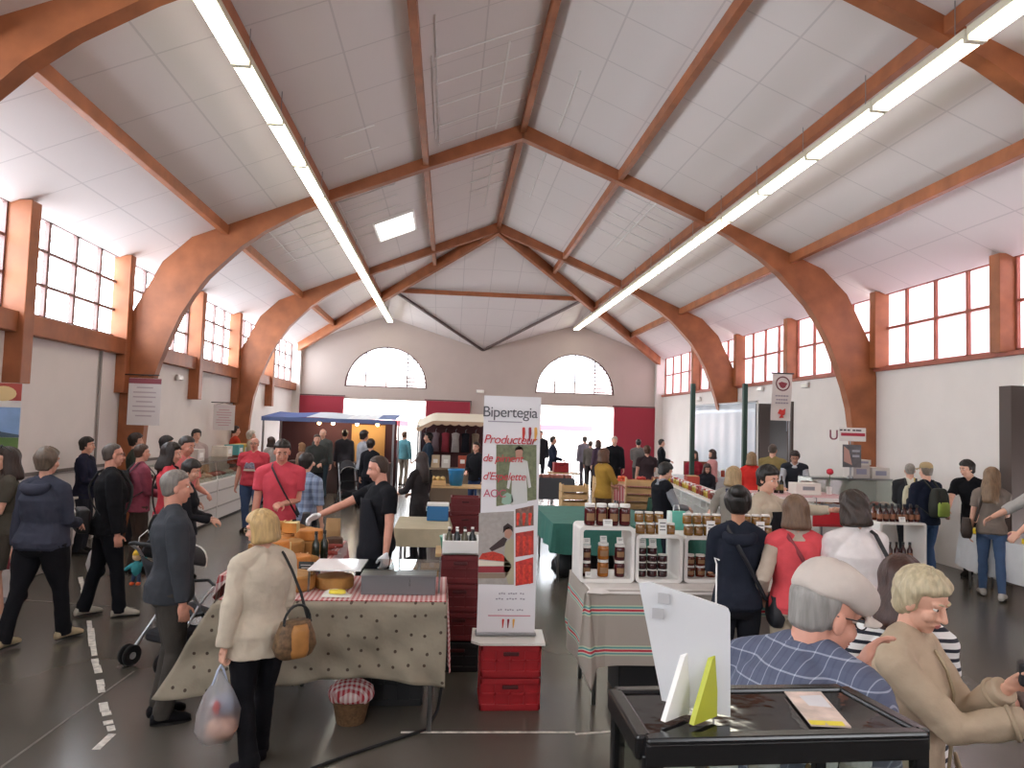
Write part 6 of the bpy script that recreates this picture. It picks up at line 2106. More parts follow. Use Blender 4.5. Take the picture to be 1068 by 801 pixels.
# meat and flower stall near the bright door
table('trestle_table', 'table of pink packets behind the pepper banner', 2.1, 3.1, 17.6, 18.6, .86)
drape('tablecloth', 'dark cloth on the table of pink packets', 2.1, 3.1, 17.6, 18.6, .862, mat('slate_cloth', '#4a4d52', .9), {'front': .5, 'left': .4, 'right': .4}, amp=.015)
for i in range(5):
    t = thing('meat_packet', '%s pink packet on the dark cloth behind the pepper banner' % ORD[i], 'packet', (2.22 + .19 * i, 17.9, .872), .2 * (i % 3))
    b = MB(); b.box((0, 0, .04), (.15, .3, .08)); b.build('pack', mat('pink_packet', '#b97a6c', .5, noise=.2), t, bevel=.015)
    b = MB(); b.box((0, -.02, .082), (.07, .1, .003)); b.build('sticker', m_paper, t)
crate('red crate on the floor of the bright doorway stall', 3.2, 20.4, .86, .4, .36, .26, m_redcr)
table('trestle_table', 'small table with the red crate near the bright doorway', 2.85, 3.7, 20.1, 20.8, .85)

# ---------------------------------------------------------------- long green stall with white counters
GR = -.12
def GP(dx, y, z): return (4.06 + dx * math.cos(GR) - (y - 11.55) * math.sin(GR), 11.55 + (y - 11.55) * math.cos(GR) + dx * math.sin(GR), z)


table('stall_table', 'long stall table under the dark green cloth', 3.675, 4.445, 9.1, 14.0, .80, rz=GR)
drape('tablecloth', 'dark green cloth along the stall with the white jam counters', 3.675, 4.445, 9.1, 14.0, .802, m_green, {'front': .45, 'left': .40, 'right': .3, 'back': .3}, amp=.03, wav=5, rz=GR)
for i in range(5):
    y0 = 9.2 + .93 * i
    t = thing('counter_shelf', '%s white counter unit from the near end of the dark green stall' % ORD[i], 'shelf', GP(.09, y0 + .44, .815), GR)
    b = MB(); b.box((0, 0, .012), (.55, .88, .02)); b.box((0, 0, .33), (.58, .90, .025)); b.box((.26, 0, .17), (.02, .88, .30))
    b.box((0, -.43, .17), (.54, .02, .30)); b.box((0, .43, .17), (.54, .02, .30)); b.box((0, 0, .17), (.52, .02, .30)); b.build('carcase', m_shelf, t, bevel=.004)
    b = MB(); b.box((0, 0, .19), (.5, .86, .012)); b.build('inner_shelf', m_shelf, t)
    cols = ('#a3872c', '#6a2a1e', '#8b3a2a', '#b0943c')
    for k in range(6):
        jar('%s jar on the %s white counter unit of the green stall' % (ORD[k], ORD[i]), *GP(-.06, y0 + .10 + .14 * k, 1.16), .045, .12, cols[(k + i) % 4], lid=LIDW if (k + i) % 2 else mat('red_lid', '#a8323a', .4), paper=False)
t = thing('serving_tray', 'red box of goods on the white counters beside the grey-sleeved stallholder', 'box', GP(.2, 12.9, 1.16), GR)
b = MB(); b.box((0, 0, .08), (.22, .3, .16)); b.build('body', mat('red_card_box', '#a53b2c', .6), t, bevel=.004)
b = MB(); b.box((0, 0, .165), (.2, .28, .01)); b.build('lid', m_card, t)
# posts of the far stall
for i, (px, y) in enumerate(((722, 16.6), (776.5, 15.9))):
    q = aty(px, 450, y)
    t = thing('stall_post', '%s dark green stall post in front of the pale sliding panel' % ('farther', 'nearer')[i], 'post', (q.x, y, 0))
    b = MB(); b.box((0, 0, 1.62), (.10, .10, 3.24)); b.build('post', mat('dark_green_paint', '#27453c', .5), t, bevel=.008)
    b = MB(); b.box((0, 0, .02), (.3, .3, .04)); b.build('foot_plate', m_black, t, bevel=.006)
# tables under the pale panel with mixed goods
table('trestle_table', 'far table of bottles and flowers in front of the pale panel', 6.4, 7.9, 19.2, 20.2, .88)
drape('tablecloth', 'white cloth on the far table in front of the pale panel', 6.4, 7.9, 19.2, 20.2, .882, m_wcloth, {'front': .6, 'left': .5, 'right': .3}, amp=.015)
cols = ('#c85a5a', '#e6e2d8', '#b03a30', '#7d9a4a', '#d8b0a8', '#3f5a38', '#e8e4dc', '#a8462f', '#c9c2b0', '#8a9a70')
for k in range(10):
    jar('%s pot from the corridor end on the far white-clothed table' % ORD[k], 6.52 + .145 * k, 19.4, .895, .055, .16 + .05 * (k % 3), cols[k], name='table_pot', paper=False)
t = thing('wooden_screen', 'brown wooden panel standing at the back of the far white-clothed table', 'panel', (7.05, 20.05, .89))
b = MB(); b.box((0, 0, .19), (.8, .03, .38)); b.build('board', mat('brown_panel', '#7b3f2a', .6, noise=.15), t, bevel=.004)
b = MB(); b.box((-.3, .05, .06), (.03, .12, .12)); b.build('foot', m_card, t)

# ---------------------------------------------------------------- striped-cloth counter, fridge case, wine shelf
table('stall_table', 'table under the red and white striped cloth', 5.0, 6.45, 10.95, 12.0, 1.15)
drape('striped_cloth', 'red and white striped cloth over the counter behind the laughing stallholder', 5.0, 6.45, 10.95, 12.0, 1.152, stripes('red_white_stripes', [(0, '#e0d9d6'), (.5, '#a52f42')], .21, 'Y'), {'front': .06, 'left': .12, 'right': .1}, amp=.004)
t = thing('red_sign', 'bright red panel hanging at the front of the striped-cloth counter', 'panel', (5.98, 10.88, .72))
b = MB(); b.box((0, 0, .14), (.62, .02, .28)); b.build('board', mat('bright_red_panel', '#c2242f', .5), t, bevel=.004)
b = MB(); b.box((0, -.011, .02), (.62, .006, .03)); b.build('edge', m_redcr, t)
for s in (-1, 1):
    b = MB(); b.tube([(s * .25, 0, .27), (s * .25, 0, .44), (s * .25, .12, .44)], .008, n=6); b.build('hook', m_steel, t)
t = thing('cardboard_box', 'cream cardboard box below the striped-cloth counter', 'box', (5.55, 10.75, 0))
b = MB(); b.box((0, 0, .3), (.4, .3, .6)); b.build('body', mat('cream_card', '#cdb893', .8), t, bevel=.004)
b = MB(); b.box((0, -.151, .35), (.2, .003, .1)); b.build('label_patch', m_paper, t)
t = thing('carton', 'white carton standing on the striped cloth', 'box', (5.85, 11.5, 1.165))
b = MB(); b.box((0, 0, .09), (.42, .28, .18)); b.build('body', mat('white_carton', '#e3dfd8', .7), t, bevel=.004)
b = MB(); b.box((0, -.142, .1), (.2, .003, .06)); b.build('print', mat('carton_print', '#8a8c92', .7), t)
for k in range(5):
    q = thing('wine_bottle', '%s dark bottle from the corridor end on the striped cloth' % ORD[k], 'bottle', (5.12 + .09 * k, 11.55, 1.165))
    b = MB(); b.lathe([(.034, 0), (.036, .01), (.036, .18), (.014, .22), (.014, .28)], n=14); b.build('glass_body', mat('dark_bottle_glass', '#1a1713', .15), q, smooth=True)
    b = MB(); b.lathe([(.0365, .05), (.0365, .14)], n=14); b.build('paper_label', mat('bottle_label', '#a08a5c', .6), q)
t = thing('flower_pot', 'red flower in a slim pot on the wall side of the striped cloth', 'plant', (5.95, 11.72, 1.128))
t.location = (6.3, 11.55, 1.165)
b = MB(); b.lathe([(.04, 0), (.05, .12)], n=14); b.build('pot', m_white, t)
b = MB(); b.tube([(0, 0, .1), (.01, 0, .34)], .005, n=6); b.build('stem', mat('stem_green', '#4a6a35', .7), t)
b = MB(); b.ell((.01, 0, .37), (.055, .05, .05), nu=12, nv=8, jit=.25, seed=3); b.build('bloom', mat('bloom_red', '#c0263a', .6), t, smooth=True)

fc = thing('refrigerated_case', 'long glass refrigerated case beside the big arch column', 'refrigerated case', (7.2, 12.55, 0))
b = MB(); b.box((0, 0, .45), (1.5, .8, .9)); b.build('cabinet', m_white, fc, bevel=.01)
b = MB(); b.box((0, .12, 1.36), (1.5, .5, .03)); b.build('top_shelf', mg, fc)
b = MB(); b.add([(-.75, -.40, .92), (.75, -.40, .92), (.75, -.12, 1.36), (-.75, -.12, 1.36)], [(0, 1, 2, 3)]); b.build('front_pane', mg, fc, solid=.006)
for s in (-1, 1):
    b = MB(); b.plate([(-.40, .92), (.38, .92), (.38, 1.36), (-.12, 1.36)], [], Matrix.Translation((s * .75, 0, 0)) @ Matrix(((0, 0, 1, 0), (1, 0, 0, 0), (0, 1, 0, 0), (0, 0, 0, 1))), .006); b.build('side_pane', mg, fc)
b = MB(); b.bar((-.76, -.12, 1.37), (.76, -.12, 1.37), .03, .03); b.build('top_rail', m_steel, fc)
b = MB(); b.bar((-.76, -.41, .92), (.76, -.41, .92), .03, .05); b.build('front_rail', m_steel, fc)
b = MB(); b.box((0, .37, 1.13), (1.5, .02, .46)); b.build('back_panel', mat('case_back', '#cfcac4', .5), fc)
for k in range(8):
    t = thing('meat_tray', '%s tray of meats from the corridor end inside the refrigerated case' % ORD[k], 'tray', (6.58 + .175 * k, 12.42, .902))
    b = MB(); b.box((0, 0, .012), (.15, .3, .024)); b.build('tray', m_white, t, bevel=.004)
    b = MB(); b.ell((0, 0, .045), (.06, .12, .035), nu=14, nv=8, jit=.2, seed=k); b.build('meat', mat('meat_%d' % (k % 3), ('#b0564a', '#d9b8a8', '#8f3d34')[k % 3], .5, noise=.2, nscale=30), t, smooth=True)
for i, (x, w_, h_, c_) in enumerate(((7.45, .32, .24, '#c9c3bf'), (7.82, .34, .20, '#d6d0ca'), (7.5, .26, .09, '#d9d5cf'))):
    t = thing('carton', ('printed white carton on top of the refrigerated case', 'plain white carton at the wall end of the refrigerated case', 'flat carton lying on the printed carton')[i], 'box', (x, 12.70, 1.377 if i < 2 else 1.62))
    b = MB(); b.box((0, 0, h_ / 2), (w_, .3, h_)); b.build('body', mat('carton_%d' % i, c_, .7), t, bevel=.004)
    b = MB(); b.box((0, -.151, h_ * .5), (w_ * .6, .003, h_ * .4)); b.build('print', mat('carton_blueprint', '#9c9cb2', .7), t)
# signs above the case
t = thing('sign_board', 'white shop sign with a letter U and a red stripe on a pole', 'sign', (7.0, 12.35, 0)); 
qa, qb = aty(870, 445, 12.3), aty(904, 460, 12.3)
b = MB(); b.tube([(.17, .09, 1.38), (.17, .09, 2.2)], .012, n=8); b.tube([(.17, .09, 1.38), (.17, .09, 1.385)], .06, n=12); b.build('pole', m_steel, t)
b = MB(); b.box(((qa.x + qb.x) / 2 + .06 - 7.0, 0, 2.16), (qb.x - qa.x - .10, .02, .24)); b.build('board', m_white, t, bevel=.004)
b = MB(); b.box(((qa.x + qb.x) / 2 + .07 - 7.0, -.013, 2.16), (qb.x - qa.x - .16, .004, .055)); b.build('red_stripe', mat('sign_red', '#b5344a', .5), t)
text('lettering', 'U', (qa.x - 7.0 - .075, -.012, 2.06), .25, mat('sign_maroon', '#7c2d44', .5), t, extrude=.006)
b = MB()
for k, x_ in enumerate((.03, .10, .17, .27, .33, .38)):
    b.box((qa.x + .12 + x_ - 7.0, -.013, 2.235), (.05, .003, .028))
b.build('small_print', mat('ink_grey', '#54525a', .6), t)
t = thing('poster', 'dark cured-meat poster under the white U sign', 'poster', (7.14, 12.33, 1.58))
b = MB(); b.box((0, 0, .2), (.34, .012, .40)); b.build('sheet', mat('poster_grey', '#6b6a6e', .5, noise=.3, nscale=8), t)
b = MB(); b.plate([(-.15, -.1), (.0, -.16), (-.06, .1), (-.15, .17)], [], Matrix.Translation((0, -.008, .2)) @ Matrix.Rotation(R90, 4, 'X'), .003); b.build('pink_print', mat('poster_pink', '#c29a8e', .5), t)
b = MB(); b.box((.07, -.008, .29), (.14, .003, .035)); b.box((.07, -.008, .2), (.13, .003, .04)); b.build('pale_print', mat('poster_pale', '#aeb0ba', .5), t)
b = MB(); b.tube([(.0, .02, -.20), (.0, .02, .3)], .012, n=8); b.box((0, .05, -.198), (.1, .12, .006)); b.build('stand', m_steel, t)

# hanging banner
qa, qb = aty(806, 389, 15.0), aty(826, 439, 15.0)
w_, h_ = qb.x - qa.x, qa.z - qb.z
t = thing('hanging_banner', 'narrow white banner with a round emblem and red map hanging before the stair doorway', 'banner', (qa.x, 15.0, qb.z))
b = MB(); b.sheet(lambda u, v: (w_ * u - (1 - v) * .04, .012 * math.sin(v * 7), h_ * v), 6, 16); b.build('cloth', mat('banner_cloth', '#dcd6d2', .7), t, solid=.004)
b = MB(); b.tube([(-.03, 0, h_), (w_ + .03, 0, h_)], .014, n=8); b.build('rod', m_black, t)
b = MB(); b.tube([(w_ * .9, .04, h_), (w_ * .9, .04, -qb.z + .02)], .012, n=8); b.tube([(w_ * .9, .04, -qb.z + .03), (w_ * .9, .04, -qb.z)], .12, n=14); b.build('pole', m_steel, t)
b = MB(); cx_, cz_ = w_ * .5, h_ * .78
b.tube([(cx_ + .145 * math.cos(a), -.02, cz_ + .145 * math.sin(a)) for a in [2 * math.pi * k / 24 for k in range(25)]], .014, n=6, flat=.5); b.build('emblem_ring', mat('emblem_maroon', '#6d3a40', .6), t)
b = MB(); b.plate([(-.10, .02), (-.03, .05), (.10, .02), (.05, -.07), (.0, -.09), (-.05, -.07)], [], Matrix.Translation((cx_, -.02, cz_ - .01)) @ Matrix.Rotation(R90, 4, 'X'), .006); b.build('emblem_heart', mat('emblem_red', '#8f3a44', .6), t)
b = MB()
for k, (zz, ww) in enumerate(((.52, .30), (.44, .26), (.37, .30))):
    for j in range(5):
        b.box((w_ * .5 - ww / 2 + ww * (j + .5) / 5 - .02, -.018, h_ * zz), (ww / 6.2, .003, .03))
b.build('small_print', mat('ink_pale', '#a09aa4', .6), t)
b = MB(); b.plate([(-.09, 0), (-.05, .09), (.02, .07), (.08, .11), (.07, -.02), (.02, -.05), (.05, -.09), (-.06, -.10), (-.02, -.03)], [], Matrix.Translation((w_ * .45, -.026, h_ * .15)) @ Matrix.Rotation(R90, 4, 'X'), .004); b.build('red_map', mat('map_red', '#cf3a34', .6), t)

# wine shelf
frame_box('low white shelf holding two rows of wine bottles', 5.78, 6.44, .42, 1.0, 9.3, 9.75)
table('low_table', 'low table under the white wine shelf', 5.6, 6.5, 9.2, 9.85, .418)
m_wine, m_cork = mat('red_wine_bottle', '#3a1512', .15), LIDB
for row in range(2):
    for k in range(7):
        q = thing('wine_bottle', '%s bottle from the corridor end in the %s row on the white wine shelf' % (ORD[k], ('front', 'rear')[row]), 'bottle', (5.84 + .088 * k, 9.4 + .14 * row, 1.002))
        b = MB(); b.lathe([(.034, 0), (.036, .01), (.036, .12), (.016, .16), (.015, .20)], n=14); b.build('glass_body', m_wine if row == 0 else mat('amber_bottle', '#5a2a18', .15), q, smooth=True)
        b = MB(); b.lathe([(.018, .19), (.018, .225)], n=12); b.build('cap', m_cork, q)
        b = MB(); b.lathe([(.0368, .035), (.0368, .10)], n=14); b.build('paper_label', mat('wine_label', '#8a5a40', .6), q)
for k in range(6):
    q = thing('wine_bottle', '%s bottle from the corridor end inside the white wine shelf' % ORD[k], 'bottle', (5.86 + .095 * k, 9.5, .449))
    b = MB(); b.lathe([(.034, 0), (.036, .01), (.036, .16), (.016, .2), (.015, .24)], n=14); b.build('glass_body', m_wine, q, smooth=True)
    b = MB(); b.lathe([(.018, .23), (.018, .265)], n=12); b.build('cap', m_cork, q)
    b = MB(); b.lathe([(.0368, .04), (.0368, .12)], n=14); b.build('paper_label', mat('wine_label', '#8a5a40', .6), q)
card('price_card', 'white price card at the foot of the wine bottles', (6.12, 9.34, 1.002), .09, .07)

# white-clothed table on the curtained side
table('trestle_table', 'table under the white cloth beside the dark side door', 7.52, 8.02, 7.9, 10.1, .78)
drape('tablecloth', 'white cloth hanging low beside the dark side door', 7.52, 8.02, 7.9, 10.1, .782, m_wcloth, {'front': .5, 'left': .52, 'back': .4, 'right': .1}, amp=.012, wav=6)
for i, (x, y, col, lb) in enumerate(((7.68, 9.95, '#e6c92c', 'yellow packet at the far end of the white-clothed table'), (7.68, 8.9, '#e6c92c', 'yellow leaflet pile in the middle of the white-clothed table'), (7.7, 9.6, '#c98a94', 'pink packet on the white-clothed table'), (7.72, 8.45, '#7d8a55', 'green punnet at the near end of the white-clothed table'), (7.88, 9.9, '#a8805a', 'brown box on the white-clothed table'))):
    t = thing('packet', lb, 'packet', (x, y, .795), .15 * i)
    b = MB(); b.box((0, 0, .035), (.26, .22, .07)); b.build('pack', mat('pack_' + col[1:], col, .5), t, bevel=.008)
    b = MB(); b.box((0, 0, .072), (.12, .08, .003)); b.build('sticker', m_paper, t)

# ---------------------------------------------------------------- pale sliding panel, stair behind the doorway
t = thing('hanging_sheet', 'large pale blue plastic sheet hanging behind the far right stalls', 'sheet', (7.9, 20.6, 0))
t['label'] = 'large pale blue plastic sheet hanging between the green posts and the stair doorway'
b = MB(); b.sheet(lambda u, v: (.02 * math.sin(u * 40) * (1 - v * .6), -2.45 + 4.9 * u, .12 + 2.80 * v), 60, 10); b.build('sheet', mat('pale_panel', '#c3ccd8', .35, noise=.05, nscale=1.5, bump=.3, bscale=2.5), t, solid=.006, smooth=True)
b = MB(); b.tube([(0, -2.5, 2.94), (0, 2.5, 2.94)], .025, n=8); b.build('rail', m_steel, t)
for y_ in (-2.5, 2.5):
    b = MB(); b.tube([(.03, y_, 0), (.03, y_, 2.96)], .025, n=8); b.box((.03, y_, .015), (.25, .25, .03)); b.build('upright', m_white, t)
b = MB()
X = XR + .5
b.bar((X, 19.2, .9), (X, 17.4, 2.3), .04, .06); b.bar((X, 19.2, .2), (X, 17.4, 1.6), .05, .2)
for k in range(6):
    y = 19.1 - .3 * k; z = .3 + .235 * k
    b.bar((X, y, z), (X, y, z + .72), .025, .025)
b.bar((X, 18.6, 2.2), (X, 18.6, 2.9), .04, .04)
struct(b.build('trim_20', mat('stair_steel', '#9aa0a8', .4, metal=.5)))

# ---------------------------------------------------------------- counters along the clear-window wall
for i in range(3):
    y0 = 13.4 + 1.95 * i
    t = thing('glass_counter', '%s white glass counter from the stage end along the clear-window wall' % ORD[i], 'counter', (-5.0, y0 + .95, 0))
    b = MB(); b.box((0, 0, .44), (.75, 1.9, .80)); b.build('cabinet', m_white, t, bevel=.015)
    b = MB(); b.box((.0, 0, .02), (.68, 1.8, .04)); b.build('plinth', m_black, t)
    b = MB(); b.box((.385, 0, .62), (.012, 1.86, .03)); b.box((.385, 0, .3), (.012, 1.86, .03)); b.build('front_trim', mat('counter_grey', '#b0aeac', .4), t)
    b = MB(); b.add([(.36, -.93, .85), (.36, .93, .85), (.30, .93, 1.2), (.30, -.93, 1.2)], [(0, 1, 2, 3)]); b.build('front_pane', mg, t, solid=.006)
    b = MB(); b.box((0, 0, 1.21), (.62, 1.86, .02)); b.build('top_pane', mg, t)
    b = MB(); b.bar((.31, -.95, 1.2), (.31, .95, 1.2), .02, .02); b.build('top_rail', m_steel, t)
    rnd = random.Random(i)
    for k in range(6):
        q = thing('meat_tray', '%s product tray from the stage end inside the %s glass counter' % (ORD[k], ORD[i]), 'tray', (-4.95, y0 + .2 + .3 * k, .842))
        b = MB(); b.box((0, 0, .012), (.35, .25, .024)); b.build('tray', m_white, q, bevel=.004)
        c_ = ('#b0564a', '#d9b8a8', '#c98d80', '#d8cdb8')[rnd.randrange(4)]
        b = MB(); b.ell((0, 0, .05), (.14, .1, .05), nu=14, nv=8, jit=.25, seed=k); b.build('meat', mat('counter_meat_' + c_[1:], c_, .5, noise=.2, nscale=30), q, smooth=True)
for i, (y, col, lb) in enumerate(((15.1, '#cfc8c2', 'pale carton on the glass counters near the salmon polo shirt'), (17.0, '#d8cfc0', 'cream hamper on the glass counters'), (17.9, '#5aa0a0', 'teal carton below the tall white poster'), (18.35, '#c9b45c', 'yellow carton below the tall white poster'), (18.9, '#c88f4a', 'tan carton at the far end of the glass counters'))):
    t = thing('carton', lb, 'box', (-5.08, y, 1.222))
    b = MB(); b.box((0, 0, .12), (.34, .4, .24)); b.build('body', mat('carton_' + col[1:], col, .7, noise=.1), t, bevel=.006)
    b = MB(); b.box((.172, 0, .12), (.003, .22, .1)); b.build('print', m_paper, t)
# the low counter near the stage end
t = thing('glass_counter', 'low grey counter against the clear-window wall nearest the stage', 'counter', (-5.55, 10.0, 0))
b = MB(); b.box((0, 0, .45), (.6, 1.8, .9)); b.build('cabinet', mat('grey_counter', '#8a8680', .5), t, bevel=.01)
b = MB(); b.box((0, 0, .915), (.66, 1.86, .03)); b.build('worktop', mat('counter_top_pale', '#b7b2aa', .4), t, bevel=.005)
for k in range(4):
    q = thing('jug', '%s cream jug from the stage end on the low grey counter' % ORD[k], 'jug', (-5.5, 9.3 + .42 * k, .932))
    b = MB(); b.lathe([(.05, 0), (.065, .08), (.05, .18), (.045, .22)], n=16); b.build('body', mat('cream_glaze', '#d0c4ac', .35), q, smooth=True)
    b = MB(); b.tube([(.05, 0, .06), (.095, 0, .1), (.09, 0, .17), (.046, 0, .19)], .008, n=8); b.build('handle', mat('cream_glaze', '#d0c4ac', .35), q, smooth=True)

# posters on that side
def wall_poster(label, pxs, y, cols, name='poster'):
    a, c = aty(*pxs[0], y), aty(*pxs[1], y)
    w_, h_ = c.x - a.x, a.z - c.z
    t = thing(name, label, 'poster', (a.x, y, c.z))
    b = MB(); b.box((w_ / 2, 0, h_ / 2), (w_, .012, h_)); b.build('sheet', mat('poster_sheet', '#dcd8d8', .5), t)
    b = MB(); b.box((w_ / 2, -.0085, h_ * .94), (w_, .004, h_ * .11)); b.build('header', mat('hdr_' + cols[0][1:], cols[0], .5), t)
    b = MB()
    for k in range(7):
        b.box((w_ * .5, -.0085, h_ * (.80 - .1 * k)), (w_ * (.7 if k % 3 else .5), .003, h_ * .028))
    b.build('small_print', mat('ink_' + cols[1][1:], cols[1], .6), t)
    b = MB()
    b.tube([(w_ * .12, 0, h_), (w_ * .5, 0, h_ + .06), (w_ * .88, 0, h_)], .004, n=5)
    b.build('cord', m_black, t)
    b = MB(); b.tube([(w_ * .9, 0, h_ + .06), (XL - a.x + .01, 0, h_ + .06)], .012, n=8); b.build('wall_bracket', m_black, t)
    return t


wall_poster('hanging white poster with a maroon header by the big arch column', ((135, 394), (166, 444)), 13.55, ('#8f4a58', '#b9aeb4'))
wall_poster('tall white printed poster above the cartons on the glass counters', ((223, 422), (244, 449)), 18.9, ('#d8cfd2', '#c79aa4'))
# roll-up banner near the stage
t = thing('roll_up_banner', 'colourful roll-up banner with a mountain picture against the clear-window wall', 'banner', (-5.22, 8.55, 0), 0.25)
w_, h_ = .85, 2.42
lay = [(0, .34, '#d6d2d0'), (.34, .36, '#7c2230'), (1.22, .42, '#6b2030'), (1.62, .05, '#d08a2a'), (1.67, .14, '#5a7a3c'), (1.81, .34, '#7ea2cf'), (2.15, .07, '#d8d8d6'), (2.22, .20, '#a8443a')]
b = MB(); b.box((0, 0, h_ / 2 + .02), (w_, .008, h_)); b.build('printed_sheet', mat('poster_sheet', '#dcd8d8', .5), t)
for i, (z0, hh, col) in enumerate(lay):
    b = MB(); b.box((0, -.0065, z0 + hh / 2 + .02), (w_ * .98, .003, hh * .98)); b.build('printed_band', mat('band_' + col[1:], col, .5, noise=.12, nscale=6), t)
b = MB(); b.plate([(-.42, 0), (.42, 0), (.42, .03), (.25, .06), (.05, .17), (-.08, .14), (-.25, .08), (-.42, .05)], [], Matrix.Translation((0, -.010, 1.83)) @ Matrix.Rotation(R90, 4, 'X'), .003); b.build('printed_mountain', mat('print_mountain', '#41566a', .5), t)
b = MB(); b.ell((.24, -.009, 2.32), (.13, .003, .085), nu=16, nv=8); b.build('printed_cheese', mat('print_ham', '#d8c08c', .5), t)
b = MB()
for k in range(3):
    b.box((.02, -.010, 1.54 - .1 * k), (.62 - .1 * k, .003, .035))
b.build('small_print', mat('print_band_white', '#cfc4c4', .5), t)
b = MB(); b.box((0, .02, .03), (w_ + .04, .16, .06)); b.build('base', m_steel, t, bevel=.01)
b = MB(); b.tube([(0, .03, .05), (0, .02, h_)], .01, n=8); b.build('pole', m_steel, t)

# ---------------------------------------------------------------- awnings of the far stalls
t = thing('stall_awning', 'blue and white awning stall by the far red door', 'stall', (-3.3, 21.6, 0))
b = MB(); b.sheet(lambda u, v: (-1.75 + 3.6 * u, -1.4 + 2.2 * v, 2.16 + .16 * v - .02 * math.sin(u * 12)), 24, 6); b.build('canopy', stripes('blue_white_canopy', [(0, '#3a4f8c'), (.33, '#b9bfc8'), (.62, '#cfd2d6'), (.86, '#5a6c9c')], 3.6, 'X', offset=.486), t, solid=.01)
b = MB(); b.sheet(lambda u, v: (-1.75 + 3.6 * u, -1.41, 2.05 + .11 * v), 24, 2); b.build('valance', mat('valance_blue', '#5f6f9c', .8), t, solid=.008)
for x in (-1.7, 1.8):
    for y in (-1.35, .75):
        b = MB(); b.box((x, y, 1.08), (.05, .05, 2.16)); b.build('post', m_steel, t)
b = MB(); b.box((0, .8, 1.1), (3.5, .04, 2.1)); b.build('back_cloth', mat('dark_back_cloth', '#4a2b30', .9), t)
b = MB(); b.box((.9, .75, 1.35), (1.0, .04, 1.3)); b.build('ochre_panel', mat('ochre_back_cloth', '#b98f5a', .9), t)  # plain ochre cloth over part of the back cloth
b = MB(); b.box((.2, .3, .45), (3.0, .6, .9)); b.build('stand', mat('stand_cloth', '#6a5a58', .9), t, bevel=.01)
for k, x in enumerate((-.5, -.1, .6, 1.2)):
    q = thing('spot_lamp', '%s small warm lamp from the wall under the blue and white awning' % ORD[k], 'lamp', (-3.3 + x, 21.9, 2.02))
    b = MB(); b.ell((0, 0, 0), (.055, .055, .055), nu=12, nv=8); b.build('bulb', mat('warm_bulb', '#ffd49a', .4, emit=14), q, smooth=True)
    b = MB(); b.lathe([(.02, .05), (.03, .09), (.012, .14), (.012, .19)], n=10); b.build('holder', m_black, q)
    ll = bpy.data.lights.new('bulb_light', 'POINT'); ll.energy = 12; ll.color = (1, .8, .55); ll.shadow_soft_size = .06
    lo = bpy.data.objects.new('bulb_light', ll); C.objects.link(lo); lo.location = (0, -.1, -.08); lo.parent = q
t = thing('stall_awning', 'cream scalloped awning stall behind the bearded man', 'stall', (.05, 19.6, 0))
b = MB(); b.sheet(lambda u, v: (-.85 + 1.9 * u, -1.2 + 1.6 * v, 2.22 + (.18 * sstep(0, .25, u)) * (1 if True else 0) - .22 * (1 - v)), 20, 6); b.build('canopy', mat('cream_canvas', '#dcd3c2', .8), t, solid=.012)
b = MB(); b.sheet(lambda u, v: (-.85 + 1.9 * u, -1.21, 2.0 + .18 * sstep(0, .25, u) - (.07 + .04 * abs(math.sin(u * 28))) * (1 - v)), 80, 2); b.build('scalloped_valance', mat('cream_canvas_dark', '#c0a48c', .8), t, solid=.008)
for x in (-.8, 1.0):
    for y in (-1.1, .35):
        b = MB(); b.box((x, y, 1.03), (.05, .05, 2.06)); b.build('post', m_steel, t)
b = MB(); b.box((.1, .4, 1.1), (1.8, .03, 2.0)); b.build('back_cloth', mat('back_plum', '#5a3a3e', .9), t)
b = MB(); b.box((.1, -.5, .95), (1.7, .5, .05)); b.box((.1, -.3, .47), (1.6, .1, .9)); b.build('counter', mat('counter_wood', '#8d7a66', .7), t)
for k in range(6):
    q = thing('hanging_garment', '%s garment from the doorway side hanging under the cream awning' % ORD[k], 'garment', (-.6 + .27 * k, 19.85, 1.35))
    b = MB(); b.rings([[Vector((w1 * math.cos(a), d1 * math.sin(a), z)) for a in [2 * math.pi * j / 16 for j in range(16)]] for z, w1, d1 in ((0, .11, .05), (.35, .09, .04), (.5, .11, .035), (.53, .03, .02))]); b.build('cloth', cloth(('#3a2a30', '#7b6a70', '#8f3a44', '#b9b2b0', '#2b2b33', '#8a7a6a')[k]), q, smooth=True)
    b = MB(); b.tube([(0, 0, .53), (0, 0, .6), (.03, 0, .63)], .006, n=6); b.build('hook', m_steel, q)
for k, (x, c_) in enumerate(((-.35, '#c9b394'), (-.08, '#d6d2cc'), (.35, '#a8503a'))):
    q = thing('carton', '%s on the counter of the cream awning stall' % ('kraft carton', 'white carton', 'russet carton')[k], 'box', (.05 + x, 19.05, .978))
    b = MB(); b.box((0, 0, .16), (.22, .2, .32)); b.build('body', mat('carton_' + c_[1:], c_, .7), q, bevel=.005)
    b = MB(); b.box((0, -.101, .17), (.12, .003, .1)); b.build('print', m_paper, q)

